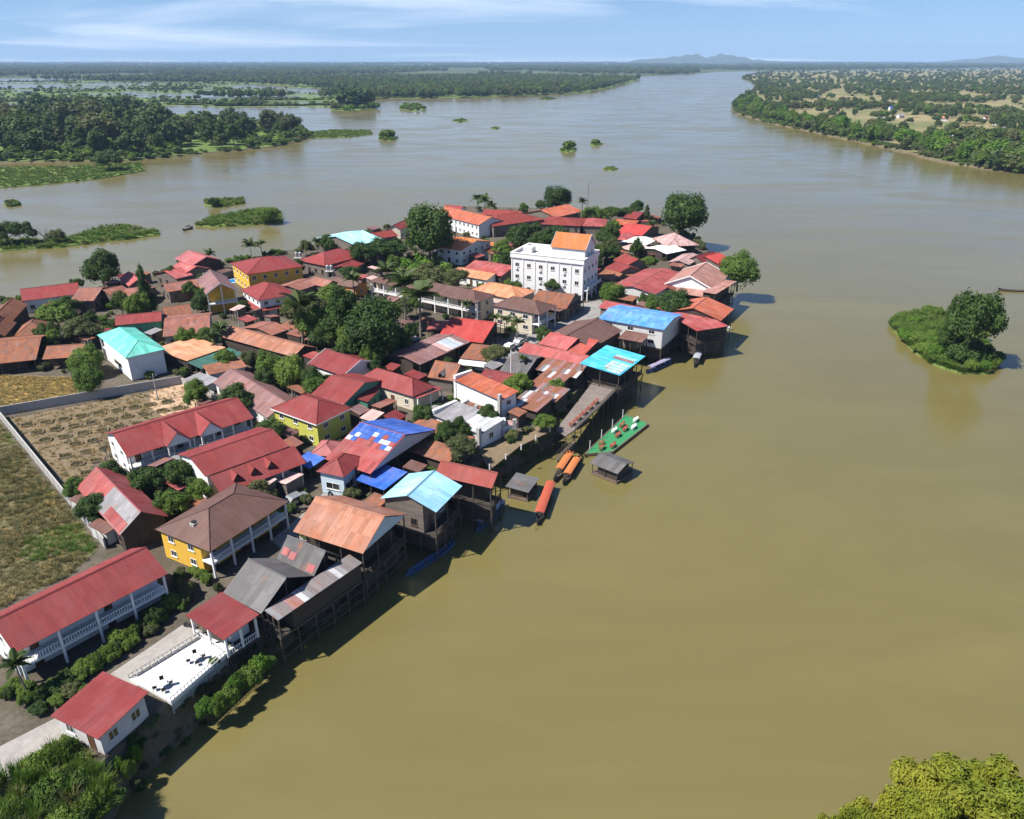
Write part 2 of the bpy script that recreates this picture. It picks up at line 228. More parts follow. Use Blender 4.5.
# ---------------------------------------------------------------- layout of the place, in metres
HOUSES=[
('pavilion', 'red-roofed riverside pavilion with small windows at the near end of the white terrace', -43.73, 60.0, -25.1, 7.17, 6.48, 2.9, 0.5, 's', 'maroon', 'greywhite', {'hi': '+y', 'z0': 0.1, 'stilt': 1, 'win': ('-y+x', 1, 2.4, 1.2), 'cor': 1, 'key': 'pav'}),
('open_shelter', 'flat red canopy roof on posts at the far end of the white terrace', -35.62, 74.04, -35.2, 7.59, 5.19, 3.1, 0.3, 's', 'maroon', 'white', {'hi': '+y', 'open': 1, 'stilt': 1, 'cor': 1, 'key': 'shelter'}),
('guesthouse', 'long two-storey guesthouse with red tiled roof and white balconies at the left edge', -53.6, 75.41, 52.4, 18.31, 9.05, 5.04, 2.2, 'g', 'redtile', 'white', {'bal': '-y', 'fl': 2, 'win': ('-x+x', 2, 3, 1.2), 'cor': 1, 'bays': 4}),
('house', 'dark-walled house with bright red gable roof patched in grey beside the lot wall', -60.26, 100.09, -45.4, 18.81, 6.93, 3.36, 2.4, 'g', 'redpaint', 'darkwood', {'patch': 1, 'cor': 1}),
('lean_to', 'small brown lean-to roof low against the lot wall, upper of two', -67.57, 102.23, -33.6, 4.9, 1.8, 2.08, 0.3, 's', 'brown', 'greywhite', {'hi': '+y'}),
('lean_to', 'small brown lean-to roof low against the lot wall, lower of two', -60.98, 95.07, -32.9, 4.52, 1.83, 2.08, 0.3, 's', 'brown', 'greywhite', {'hi': '+y'}),
('villa', 'yellow two-storey villa with hipped brown tiled roof and curved white balcony', -42.09, 94.13, 60.9, 14.86, 11.13, 4.77, 2.4, 'h', 'browntile', 'yellow', {'bal': '-y', 'fl': 2, 'win': ('-x+x-y', 2, 2.6, 1.2), 'chim': 1}),
('wooden_house', 'dark grey gabled house nearest the red canopy, above the river', -31.63, 80.37, -33.3, 7.34, 9.05, 3.0, 2.6, 'g', 'darkgrey', 'darkwood', {'cor': 1, 'open': 1, 'stilt': 1}),
('wooden_house', 'dark grey gabled house with red patches, second from the red canopy', -27.9, 85.82, -31.6, 7.14, 5.14, 3.2, 2.4, 'g', 'darkgrey', 'darkwood', {'cor': 1, 'open': 1, 'stilt': 1, 'redp': 1}),
('stilt_veranda', 'long stilted river veranda roofed in striped pink and grey sheets', -25.6, 80.11, -35.0, 2.48, 14.35, 2.8, 0.4, 's', 'striped', 'darkwood', {'hi': '-x', 'open': 1, 'stilt': 1, 'sheets': 1}),
('stilt_house', 'stilt house with big rusty orange gable roof and pale blue gable', -23.24, 92.67, -26.1, 12.15, 10.96, 4.4, 2.8, 'g', 'rustorange', 'darkwood', {'cor': 1, 'stilt': 1, 'open': 1, 'gable': 'paleblue'}),
('stilt_house', 'stilt house with light blue metal gable roof and weathered plank walls', -13.9, 100.85, 66.1, 8.32, 9.64, 4.6, 1.7, 'g', 'lightblue', 'plank', {'cor': 1, 'stilt': 1, 'bal': '-y', 'fl': 1}),
('house', 'large red roof house with blue and white patched sheets beside the small blue-white wing', -22.69, 118.71, -30.6, 10.05, 18.79, 3.68, 3.0, 'g', 'redpaint', 'darkwood', {'cor': 1, 'bluep': 1, 'open': 1, 'gable': 'greywhite'}),
('house_wing', 'small pale blue-white house with red hipped roof in front of the blue lean-to', -28.32, 110.62, -21.4, 5.29, 6.98, 4.0, 1.6, 'h', 'redtile', 'paleblue', {'win': ('-y-x+x', 1, 2.6, 2.6)}),
('lean_to', 'bright blue metal lean-to between the red and light blue roofs', -21.69, 109.18, -32.5, 6.52, 5.97, 2.56, 0.5, 's', 'blue', 'darkwood', {'hi': '+y', 'open': 1, 'cor': 1}),
('tarp_shelter', 'small blue tarpaulin shelter beside the dormered red roof', -35.01, 115.17, -35.9, 4.31, 3.53, 2.24, 0.5, 's', 'blue', 'darkwood', {'hi': '+y', 'open': 1}),
('pavilion', 'low pink-red hipped pavilion roof below the yellow-green house', -32.63, 119.23, -8.1, 4.6, 5.63, 2.56, 1.3, 'h', 'pinkred', 'darkwood', {'open': 1}),
('house', 'long white house with red roof carrying three small pointed dormers', -46.47, 112.05, 44.6, 14.59, 10.49, 6.0, 1.4, 'g', 'redtile', 'white', {'cor': 1, 'dorm': 1, 'win': ('-x', 1, 3, 1.2)}),
('guesthouse', 'white two-storey guesthouse with red roof and twin gables over the balcony', -60.22, 123.72, 43.1, 22.47, 12.23, 4.86, 2.2, 'g', 'redtile', 'white', {'bal': '-y', 'fl': 2, 'twin': 1, 'win': ('-x+x', 2, 3, 1.2), 'bays': 6}),
('row_house', 'long low house with faded brown roof left of the yellow-green house', -52.39, 143.37, -46.5, 24.41, 8.51, 2.56, 2.2, 'g', 'mauve', 'white', {'cor': 1, 'win': ('-y+y', 1, 3, 1.0)}),
('shed', 'rusty-red low roof at the far end of the long faded brown roof', -64.45, 158.46, 35.2, 8.44, 4.92, 2.4, 0.6, 's', 'rust', 'greywhite', {'hi': '+y'}),
('house', 'yellow-green two-storey house with red hipped roof and white eaves', -38.25, 131.45, -34.5, 12.7, 9.1, 4.86, 2.2, 'h', 'redtile', 'yellowgreen', {'fl': 2, 'win': ('-y+x-x', 2, 3.2, 1.2), 'trim': 1}),
('house', 'red gabled house with green walls behind the yellow-green house', -33.65, 143.62, -27.2, 8.77, 14.08, 3.84, 2.0, 'g', 'redtile', 'green', {'win': ('+x', 1, 2.5, 1.2)}),
('porch', 'small red roof porch with green wall and dark doorway', -29.19, 142.0, -12.7, 2.64, 7.99, 3.2, 0.6, 's', 'redtile', 'green', {'hi': '-x', 'win': ('-y+x', 1, 2.2, 0.6)}),
('house', 'maroon gabled house with white bargeboard beside the mango trees', -37.57, 158.02, -37.9, 11.8, 10.48, 3.68, 2.0, 'g', 'maroon', 'white', {'trim': 1}),
('row_house', 'long pink-red hipped roof house right of the green-walled porch', -24.64, 147.34, -34.9, 16.17, 6.71, 3.36, 2.2, 'h', 'redtile', 'cream', {'win': ('-y+x', 1, 3, 1)}),
('awning', 'red strip awning below the long pink-red hipped roof', -17.96, 143.88, 53.3, 7.74, 3.14, 2.56, 0.5, 's', 'redpaint', 'cream', {'hi': '-x', 'open': 1}),
('workshop', 'faded pink curved-looking metal roof workshop with pale sheets at its far end', -19.47, 167.63, 55.1, 18.29, 10.34, 3.52, 0.9, 'g', 'mauve', 'darkwood', {'open': 1, 'palep': 1}),
('old_house', 'rusty steep roof with a grey dormer hole beside the white orange-roofed block', -13.97, 154.31, -21.3, 6.19, 7.99, 2.88, 2.4, 'g', 'rust', 'plank', {'hole': 1}),
('house', 'bright red steep gabled roof behind the faded pink workshop', -9.82, 181.67, -20.8, 12.03, 16.17, 3.36, 2.6, 'g', 'brightred', 'darkwood', {'cor': 0, 'open': 1}),
('annex', 'small red roof annex left of the bright red gabled roof', -18.74, 187.1, -10.1, 5.34, 5.92, 2.56, 0.5, 's', 'redpaint', 'darkwood', {'hi': '+y', 'open': 1}),
('shop', 'brown-red lean roof with a white front awning below the bright red roof', -7.44, 166.37, -16.9, 7.05, 8.17, 2.72, 0.8, 's', 'rust', 'white', {'hi': '+y', 'awn': 1}),
('guesthouse', 'long cream two-storey guesthouse with brown hipped roof behind the palms', -23.46, 212.35, -34.2, 39.61, 9.02, 5.58, 1.8, 'h', 'browntile', 'cream', {'bal': '-y', 'fl': 2, 'win': ('+x-x', 2, 3, 1.2), 'bays': 8}),
('house', 'cream two-storey house with brown hipped roof at the street corner', 3.31, 194.36, -33.0, 14.95, 9.17, 5.76, 2.0, 'h', 'browntile', 'cream', {'fl': 2, 'win': ('-y+x', 2, 3, 1.6), 'bal': '+x'}),
('house', 'rusty brown gabled roof at the foot of the white hotel', 12.57, 207.18, -24.1, 11.04, 13.95, 3.52, 2.2, 'g', 'rust', 'plank', {'cor': 0}),
('awning', 'long rusty brown street awning right of the cream corner house', 15.14, 203.8, 55.6, 14.59, 4.05, 2.72, 0.8, 's', 'brown', 'darkwood', {'hi': '-x', 'open': 1}),
('house', 'pale orange hipped roof left of the white hotel', -2.92, 215.67, -33.0, 16.88, 10.87, 3.84, 2.0, 'h', 'orange', 'cream', {}),
('house', 'pink-red gabled roof between the orange villa and the white hotel', -5.99, 244.16, -34.5, 15.55, 13.37, 3.2, 1.6, 'g', 'redpaint', 'darkwood', {}),
('annex', 'pale orange narrow roof annex below the pink-red gabled roof', -11.46, 239.22, -33.3, 14.77, 9.66, 2.72, 1.0, 'g', 'orange', 'white', {'win': ('-y', 1, 2, 1)}),
('villa', 'white two-storey villa with orange tiled gable roofs beside the big round tree', -17.17, 271.1, -34.5, 11.58, 18.27, 5.22, 2.0, 'g', 'orangetile', 'white', {'fl': 2, 'win': ('-y+x', 2, 3, 1.2)}),
('villa_annex', 'small orange roof annex right of the orange villa', -8.92, 276.18, -29.8, 6.91, 11.03, 2.72, 0.8, 's', 'orangetile', 'white', {'hi': '+y'}),
('school', 'long white two-storey building with orange-red roof right of the big round tree', -18.41, 321.12, -50.0, 31.77, 13.37, 5.22, 2.4, 'g', 'orangered', 'white', {'fl': 2, 'win': ('-y', 2, 2.6, 1.2)}),
('hall', 'dark red hipped roof hall joined to the long white building', -2.19, 321.55, 34.7, 26.11, 19.18, 4.48, 2.2, 'h', 'red', 'plank', {}),
('house', 'small red roof peeking behind the orange-red roof by the river', -26.13, 351.23, -25.9, 9.5, 5.99, 3.52, 1.4, 'g', 'redtile', 'white', {}),
('house', 'narrow red roof running behind the palms at the river edge', -3.73, 333.96, -17.4, 17.05, 10.23, 4.48, 1.4, 'g', 'red', 'white', {}),
('house', 'orange-pink gabled roof below the dark tree at the back shore', 18.74, 342.92, 48.3, 19.68, 17.23, 3.52, 2.2, 'g', 'orangered', 'plank', {}),
('house', 'dark pink-red hipped roof behind the hotel roof', 21.86, 323.5, -13.9, 17.34, 17.25, 3.2, 1.6, 'h', 'red', 'plank', {}),
('house', 'pink-red low roof right of the dark pink-red hipped roof, behind the hotel', 34.78, 322.0, -6.9, 10.12, 16.14, 2.88, 1.3, 'h', 'redpaint', 'plank', {}),
('house', 'maroon roof beside the thin tree at the far tip', 54.19, 335.59, -34.8, 6.68, 13.64, 3.04, 1.8, 'g', 'maroon', 'plank', {}),
('house', 'orange-pink strip roof at the far tip below the maroon roof', 47.57, 323.77, -19.6, 10.23, 11.69, 2.72, 0.9, 'h', 'orangered', 'plank', {}),
('house', 'bright red gabled roof left of the patched pink roof', 50.8, 306.36, -29.6, 10.88, 20.83, 3.2, 1.8, 'g', 'brightred', 'plank', {}),
('house', 'small pink-red roof left of the white roof sheets', 43.68, 295.05, -31.3, 8.06, 12.38, 2.72, 1.0, 'h', 'redpaint', 'plank', {}),
('shed', 'white sheet roof in the middle of the far tip', 47.72, 287.04, 58.2, 12.9, 10.49, 2.72, 0.7, 'g', 'whitemetal', 'plank', {'open': 1}),
('market_hall', 'patched pink and white hipped roof by the far river tip', 61.12, 284.05, -78.2, 14.64, 12.53, 3.2, 3.0, 'h', 'patchpink', 'darkwood', {'open': 1, 'z0': 0}),
('shed', 'white sheet roof below the patched pink roof', 55.27, 273.75, 37.1, 10.37, 11.55, 2.72, 0.8, 'g', 'whitemetal', 'darkwood', {'open': 1}),
('shed', 'pale pink sheet roof in the back lane of the far tip', 45.04, 276.75, -51.6, 8.61, 8.03, 2.4, 0.5, 's', 'palepink', 'plank', {'hi': '+y'}),
('house', 'pink and white sheeted roof between the white sheds and the gabled temple-like house', 59.66, 258.03, 58.2, 13.57, 7.42, 2.88, 0.9, 'g', 'patchpink', 'plank', {}),
('house', 'dark maroon gable roof near the riverside round tree', 65.99, 258.14, 42.0, 10.58, 6.43, 3.04, 1.8, 'g', 'maroon', 'plank', {}),
('house', 'red gabled roof tucked against the riverside round tree', 68.56, 258.02, 40.3, 8.46, 12.91, 2.72, 1.8, 'g', 'brightred', 'plank', {}),
('shrine_hall', 'white-gabled hall with steep faded red roof near the river tip', 56.86, 227.72, 62.4, 18.99, 14.76, 4.0, 3.2, 'g', 'fadedred', 'white', {'trim': 1}),
('apron_roof', 'faded red apron roof over the stilts of the white-gabled hall', 61.39, 218.65, 57.8, 19.95, 4.27, 3.8, 0.9, 's', 'fadedred', 'darkwood', {'hi': '-x', 'open': 1, 'stilt': 1}),
('apron_roof', 'faded red strip roof below the white gable', 53.57, 216.91, -31.6, 11.25, 6.03, 2.88, 0.6, 's', 'fadedred', 'darkwood', {'hi': '+y', 'open': 1}),
('stilt_house', 'orange-red gabled stilt house at the river edge', 50.5, 196.68, 59.3, 11.86, 15.4, 3.8, 2.2, 'g', 'orangered', 'darkwood', {'stilt': 1, 'open': 1}),
('stilt_house', 'pink-red single-slope stilt house between blue roof and orange-red gable', 47.02, 190.6, -66.6, 18.44, 9.72, 3.6, 0.9, 's', 'redpaint', 'darkwood', {'hi': '-x', 'stilt': 1, 'open': 1}),
('house', 'long bright blue roof over white two-storey walls by the river', 33.15, 187.45, -30.0, 17.73, 14.39, 5.04, 1.0, 'g', 'skyblue', 'greywhite', {'fl': 2, 'win': ('-y', 2, 5, 1.6), 'stilt': 1}),
('house', 'red roof hiding behind the long bright blue roof', 31.17, 198.95, -35.4, 13.65, 6.75, 3.52, 1.2, 'g', 'redpaint', 'plank', {}),
('house', 'big coral red roof left of the white-gabled hall', 42.19, 227.43, 56.6, 25.58, 14.88, 3.52, 1.3, 'g', 'redpaint', 'greywhite', {}),
('annex', 'small coral red roof between the big coral roof and the white-gabled hall', 49.48, 225.12, 58.1, 12.81, 5.28, 2.88, 0.8, 'g', 'redpaint', 'plank', {}),
('house', 'dull red gabled roof beside the hotel, upper of a cluster', 40.08, 252.48, -67.4, 9.04, 8.78, 3.36, 1.8, 'g', 'red', 'plank', {}),
('house', 'dull red gabled roof beside the hotel, middle of a cluster', 36.2, 243.34, -63.1, 7.92, 9.41, 3.2, 1.6, 'g', 'redtile', 'plank', {}),
('house', 'brown-red gabled roof beside the hotel, lowest of a cluster', 32.07, 234.7, -51.9, 7.56, 8.45, 3.04, 1.6, 'g', 'rust', 'plank', {}),
('shed', 'narrow rusty roof below the dull red cluster', 35.33, 236.32, 55.9, 12.11, 4.92, 2.4, 0.5, 's', 'rust', 'plank', {'hi': '-x'}),
('shop', 'wide mauve-brown gabled roof left of the long blue roof', 17.74, 178.25, 55.6, 15.47, 13.59, 3.52, 2.0, 'g', 'browntile', 'darkwood', {}),
('shop', 'small brown pavilion roof over a balcony between blue and cyan roofs', 30.09, 177.45, -30.0, 6.2, 5.07, 2.88, 0.6, 's', 'brown', 'plank', {'hi': '+y', 'open': 1}),
('market_roof', 'coral red upper tier roof of the market', 12.44, 172.49, -36.0, 7.9, 10.15, 3.68, 1.4, 'g', 'coral', 'darkwood', {}),
('market_roof', 'coral red right-hand end roof of the market', 16.5, 168.53, -29.3, 4.92, 8.8, 3.36, 1.0, 's', 'coralred', 'darkwood', {'hi': '+y'}),
('market_roof', 'long coral red lower front roof of the market', 10.18, 164.38, -31.9, 16.76, 5.99, 3.2, 1.4, 'g', 'coral', 'darkwood', {'open': 1}),
('restaurant', 'cyan metal roof with pale patched panels above the riverside terrace', 22.56, 158.32, -32.1, 9.75, 13.72, 4.0, 0.8, 's', 'cyan', 'darkwood', {'hi': '-x', 'open': 1, 'stilt': 1, 'palep': 2}),
('shed', 'dark grey weathered roof beside the tall pole', 2.66, 160.44, -23.2, 6.35, 13.35, 2.72, 1.6, 'g', 'darkgrey', 'darkwood', {}),
('shed', 'maroon flat roof behind the white orange-roofed block', -1.98, 151.55, -28.5, 8.98, 5.99, 2.88, 1.0, 'g', 'maroon', 'darkwood', {}),
('shed', 'striped rusty orange sheet roof below the coral market roof', 10.94, 157.0, -30.1, 10.34, 5.99, 2.56, 0.9, 's', 'rust', 'darkwood', {'hi': '+y', 'sheets': 2}),
('shed', 'rusty and pale sheet roof below the striped rusty orange one', 8.65, 151.31, -32.6, 6.37, 5.92, 2.4, 0.7, 's', 'rust', 'darkwood', {'hi': '+y', 'sheets': 2}),
('shed', 'patched pink-grey sheet roof, upper of two left of the river terrace', 7.06, 144.29, -34.0, 8.29, 5.77, 2.4, 0.8, 's', 'patchpink', 'darkwood', {'hi': '+y', 'sheets': 2}),
('shed', 'patched pink-grey sheet roof, lower of two left of the river terrace', 4.0, 139.49, -34.1, 6.73, 6.82, 2.4, 0.8, 's', 'patchpink', 'darkwood', {'hi': '+y', 'sheets': 2}),
('house', 'tall white block with orange-red roof and grey chimney post', -5.39, 141.29, -47.0, 14.74, 4.92, 5.12, 0.6, 's', 'orangered', 'white', {'hi': '+y', 'win': ('+x', 2, 2.6, 1.2)}),
('house', 'white low house with grey and white sheet roof below the tall white block', -8.46, 130.53, -41.5, 13.08, 6.69, 3.04, 0.7, 's', 'greymetal', 'white', {'hi': '+y', 'win': ('-y+x', 1, 3, 1.2), 'halfwhite': 1}),
('outhouse', 'tiny white outhouse with pink flat roof at the foot of the tall white block', -0.37, 129.8, 4.9, 2.68, 1.8, 2.4, 0.2, 's', 'patchpink', 'white', {'hi': '+y'}),
('stilt_house', 'dark red gabled stilt house right of the light blue roof', -6.93, 107.15, -23.7, 10.28, 4.6, 4.0, 1.6, 'g', 'red', 'darkwood', {'stilt': 1, 'open': 1}),
('shed', 'rusty brown roofs beside the dark red and blue patched roof', -13.46, 118.66, -32.3, 8.6, 5.02, 2.24, 0.5, 's', 'rust', 'darkwood', {'hi': '+y'}),
('shed', 'rusty low roof behind the red and blue patched roof', -15.98, 127.85, -33.6, 6.42, 5.73, 2.24, 0.6, 's', 'rust', 'plank', {'hi': '+y'}),
('house', 'white two-storey house with turquoise hipped roof and open stair gallery', -88.64, 166.44, -47.8, 20.67, 8.57, 5.58, 2.0, 'h', 'turquoise', 'white', {'bal': '-x', 'fl': 2, 'win': ('-y', 1, 9, 5.2)}),
('row_house', 'long rusty roof house at the left edge beside the straw field', -117.5, 169.63, 19.9, 11.07, 19.76, 2.88, 2.2, 'g', 'rust', 'darkwood', {'open': 1}),
('row_house', 'rusty roof house continuing right of the long rusty one by the straw field', -104.83, 168.09, 12.8, 8.28, 9.14, 2.72, 1.6, 'g', 'rust', 'darkwood', {'open': 1}),
('house', 'rusty hipped roof house behind the long rusty roof', -120.81, 182.6, 19.5, 7.35, 9.2, 3.2, 2.4, 'h', 'rust', 'plank', {}),
('house', 'rusty gabled roof at the left edge, upper', -134.91, 194.37, 107.0, 15.43, 6.64, 3.68, 2.2, 'g', 'rust', 'darkwood', {}),
('house', 'rusty gabled roof at the left edge, lower', -129.12, 181.78, 107.6, 11.34, 4.92, 3.2, 2.0, 'g', 'rust', 'darkwood', {}),
('house', 'long maroon-red roof on the far left shore with a white panel', -133.97, 214.22, 30.4, 14.64, 11.61, 3.68, 2.0, 'g', 'redtile', 'white', {'win': ('-y', 1, 3, 1.2)}),
('house', 'rusty red roof right of the long maroon-red shore roof', -121.88, 213.91, 4.9, 6.55, 14.64, 3.36, 1.8, 'g', 'rustpink', 'plank', {}),
('house', 'small rusty red roof beside the shore tree', -116.6, 215.73, 54.0, 5.99, 13.61, 3.2, 1.6, 'g', 'rustpink', 'plank', {}),
('house', 'pink-orange gable peeking right of the shore tree', -115.92, 227.79, -51.8, 11.74, 5.99, 3.52, 1.8, 'g', 'coral', 'plank', {}),
('house', 'small dull red roof between the shore trees', -109.65, 215.67, 0.0, 5.99, 13.77, 3.04, 1.4, 'g', 'rustpink', 'plank', {}),
('house', 'pink gabled roof tallest on the far left shore', -103.97, 248.93, -44.5, 13.39, 10.46, 4.96, 2.0, 'g', 'pinkred', 'darkwood', {}),
('house', 'pink lower roof in front of the tallest pink gable', -104.12, 240.59, -36.1, 9.49, 10.31, 3.68, 1.8, 'g', 'coral', 'plank', {}),
('house', 'pink-orange roof left of the tallest pink gable', -107.1, 235.62, 55.6, 5.99, 11.84, 3.52, 1.6, 'g', 'coral', 'plank', {}),
('house', 'rusty and maroon roof strip between palms left of the yellow house', -98.75, 222.82, 37.1, 11.8, 9.08, 3.36, 1.4, 'g', 'rustpink', 'plank', {}),
('temple_house', 'tall yellow house with steep mauve gable roof and front balcony', -84.92, 212.75, -61.0, 16.64, 8.44, 6.3, 2.6, 'g', 'mauve', 'yellow', {'fl': 2, 'win': ('-y+y-x', 2, 3, 1.2), 'trim': 1, 'bal': '+x'}),
('house', 'wide rusty red gabled roof left of the yellow house', -83.72, 187.48, 17.6, 10.95, 17.69, 3.04, 2.0, 'g', 'rustpink', 'cream', {}),
('shed', 'rusty roof directly behind the wide rusty red gabled roof', -91.57, 199.48, 25.3, 6.92, 8.7, 2.72, 1.4, 'g', 'rust', 'plank', {}),
('house', 'mauve-red two-tier roof behind the turquoise roof', -97.3, 189.76, 19.4, 10.98, 7.93, 3.68, 1.4, 'g', 'redtile', 'green', {}),
('hotel', 'yellow two-storey hotel with broad red hipped roof on the back shore', -77.72, 237.3, 34.7, 17.77, 17.25, 6.12, 2.6, 'h', 'redtile', 'yellow', {'fl': 2, 'win': ('-y-x', 2, 3, 1.2)}),
('house', 'red tiled hipped two-tier house in front of the yellow hotel', -69.41, 210.2, 38.0, 11.16, 13.68, 5.04, 2.6, 'h', 'redtile', 'white', {'fl': 2, 'skirt': 1, 'win': ('-y-x', 2, 3, 1.2)}),
('shed', 'rusty pink roof right of the two-tier red house', -64.57, 225.06, 60.4, 9.87, 9.53, 3.04, 0.8, 'g', 'rustpink', 'plank', {}),
('row_house', 'long rusty orange roof left of the palm grove', -59.7, 174.71, -33.0, 26.44, 7.5, 2.72, 1.6, 'g', 'rustorange', 'darkwood', {}),
('shed', 'dull red roof behind the long rusty orange one', -63.08, 185.48, 57.1, 5.98, 11.17, 2.56, 0.9, 'g', 'rustpink', 'plank', {}),
('shed', 'bright tan-orange single-slope roof right of the turquoise house', -76.31, 169.11, -32.8, 12.31, 10.74, 2.88, 0.5, 's', 'tan', 'darkwood', {'hi': '-x'}),
('shed', 'dark green sheeted stall roof below the tan-orange roof', -68.48, 164.22, -33.4, 5.21, 11.65, 2.24, 0.5, 's', 'darkgreen', 'darkwood', {'hi': '-x', 'open': 1}),
('car_shelter', 'small grey-white flat shelter at the corner of the garden lot', -67.44, 152.31, -33.7, 7.29, 4.27, 1.92, 0.3, 's', 'greymetal', 'greywhite', {'hi': '+y'}),
('house', 'red hipped roof right of the water towers on the back shore', -61.28, 256.17, 55.2, 18.87, 13.53, 3.84, 2.6, 'h', 'redtile', 'plank', {}),
('house', 'light cyan gabled roof on the back shore', -61.01, 285.54, 52.8, 13.72, 21.93, 4.0, 2.0, 'g', 'palecyan', 'plank', {}),
('house', 'red roof right of the light cyan roof on the shore', -50.98, 294.77, 41.2, 10.62, 8.9, 3.2, 1.6, 'g', 'red', 'plank', {}),
('house', 'small red house touching the big round tree', -45.29, 310.3, 73.7, 12.7, 5.99, 3.84, 1.6, 'g', 'red', 'cream', {}),
('shed', 'maroon roof among the trees below the light cyan roof', -43.21, 267.27, -43.3, 8.46, 6.8, 2.72, 1.4, 'g', 'maroon', 'plank', {}),
('house', 'brown roof with orange end left of the long cream guesthouse', -49.92, 225.9, -30.2, 11.05, 5.99, 3.2, 1.4, 'g', 'browntile', 'orangewall', {}),
('house', 'rusty roof left of the brown roof with orange end, among the grove', -57.42, 226.18, -36.6, 8.29, 5.99, 3.2, 1.4, 'g', 'rustpink', 'plank', {}),
('house', 'small red roof below the water tower and hipped red roof', -54.85, 249.64, 74.3, 9.55, 7.68, 2.72, 1, 'g', 'redtile', 'plank', {}),
('lean_to', 'small pale pink lean-to roof beside the long white house with red roof carrying three', -40.14, 106.33, -33.0, 2.83, 3.13, 2.98, 0.44, 's', 'palepink', 'plank', {'hi': '+y', 'open': 1}),
('lean_to', 'small pale pink lean-to roof beside the small red roof below the water tower', -45.14, 246.74, -33.0, 4.88, 2.3, 2.48, 0.46, 's', 'palepink', 'plank', {'hi': '-x', 'open': 1}),
('lean_to', 'small red lean-to roof beside the dull red roof behind the long rusty orange one', -69.81, 191.82, 57.0, 3.58, 3.66, 2.87, 0.51, 's', 'redpaint', 'plank', {'hi': '+y', 'open': 1}),
('lean_to', 'small dull red lean-to roof beside the pink and white sheeted roof between the white', 54.96, 249.7, -33.0, 4.53, 2.51, 2.76, 0.6, 's', 'rustpink', 'plank', {'hi': '+y', 'open': 1}),
('lean_to', 'small dull red lean-to roof beside the maroon gabled house with white bargeboard', -45.97, 153.82, -33.0, 4.42, 3.58, 2.44, 0.31, 's', 'rustpink', 'plank', {'hi': '-x', 'open': 0}),
('lean_to', 'small rusty lean-to roof beside the stilt house with light blue metal gable roof', -21.31, 101.01, -33.0, 3.22, 3.37, 2.6, 0.53, 's', 'rust', 'plank', {'hi': '+y', 'open': 0}),
('lean_to', 'small red lean-to roof beside the brown roof with orange end left of the long', -47.83, 234.9, -33.0, 4.26, 2.58, 2.73, 0.66, 's', 'redpaint', 'plank', {'hi': '+y', 'open': 1}),
('lean_to', 'small brown lean-to roof beside the rusty steep roof with a grey dormer hole', -9.7, 150.72, -33.0, 2.66, 3.64, 2.77, 0.7, 's', 'brown', 'plank', {'hi': '+x', 'open': 1}),
('lean_to', 'small brown lean-to roof beside the red tiled hipped two-tier house in front', -69.91, 199.27, -33.0, 2.72, 2.79, 2.9, 0.62, 's', 'brown', 'plank', {'hi': '+x', 'open': 1}),
('lean_to', 'small faded mauve lean-to roof beside the small dull red roof between the shore trees', -105.24, 204.52, -33.0, 5.37, 3.44, 2.51, 0.57, 's', 'mauve', 'darkwood', {'hi': '+x', 'open': 0}),
('lean_to', 'small maroon lean-to roof beside the maroon gabled house with white bargeboard beside the mango', -26.93, 158.28, -33.0, 3.01, 2.94, 2.49, 0.47, 's', 'maroon', 'darkwood', {'hi': '+y', 'open': 1}),
('lean_to', 'small red lean-to roof beside the maroon gabled house with white bargeboard beside the mango', -45.14, 163.73, -33.0, 5.37, 3.37, 2.72, 0.56, 's', 'redpaint', 'darkwood', {'hi': '-x', 'open': 0}),
('lean_to', 'small red lean-to roof beside the small orange roof annex right of the orange villa', 1.4, 279.05, -33.0, 4.87, 3.88, 2.97, 0.67, 's', 'redpaint', 'plank', {'hi': '+y', 'open': 0}),
('lean_to', 'small dull red lean-to roof beside the dull red roof behind the long rusty orange', -64.28, 194.75, 57.0, 3.58, 2.69, 2.57, 0.54, 's', 'rustpink', 'plank', {'hi': '-x', 'open': 0}),
('lean_to', 'small maroon lean-to roof beside the long cream two-storey guesthouse with brown hipped roof', -20.85, 221.52, -33.0, 2.86, 2.9, 2.68, 0.38, 's', 'maroon', 'plank', {'hi': '+y', 'open': 1}),
('lean_to', 'small rusty lean-to roof beside the small brown lean-to roof low against the lot wall', -67.27, 109.94, 57.0, 4.16, 2.55, 2.47, 0.42, 's', 'rust', 'darkwood', {'hi': '+x', 'open': 0}),
('lean_to', 'small rusty lean-to roof beside the maroon roof beside the thin tree at the far', 62.4, 335.52, -33.0, 4.99, 3.94, 2.67, 0.66, 's', 'rust', 'darkwood', {'hi': '-x', 'open': 1}),
('lean_to', 'small maroon lean-to roof beside the pink-orange gable peeking right of the shore tree', -123.46, 236.14, -33.0, 3.26, 3.81, 2.75, 0.31, 's', 'maroon', 'darkwood', {'hi': '-x', 'open': 1}),
('lean_to', 'small rusty lean-to roof beside the pale pink sheet roof in the back lane', 39.87, 268.82, 57.0, 2.83, 3.38, 2.67, 0.55, 's', 'rust', 'darkwood', {'hi': '+y', 'open': 1}),
('lean_to', 'small rusty lean-to roof beside the yellow two-storey villa with hipped brown tiled roof', -48.29, 100.34, -33.0, 4.01, 3.33, 2.41, 0.32, 's', 'rust', 'plank', {'hi': '-x', 'open': 1}),
('lean_to', 'small maroon lean-to roof beside the long maroon-red roof on the far left shore', -128.79, 205.15, -33.0, 5.28, 2.81, 2.46, 0.47, 's', 'maroon', 'plank', {'hi': '+y', 'open': 0}),
('lean_to', 'small grey lean-to roof beside the white two-storey guesthouse with red roof and twin gables', -56.5, 115.64, -33.0, 3.39, 3.4, 2.96, 0.3, 's', 'greymetal', 'plank', {'hi': '+y', 'open': 0}),
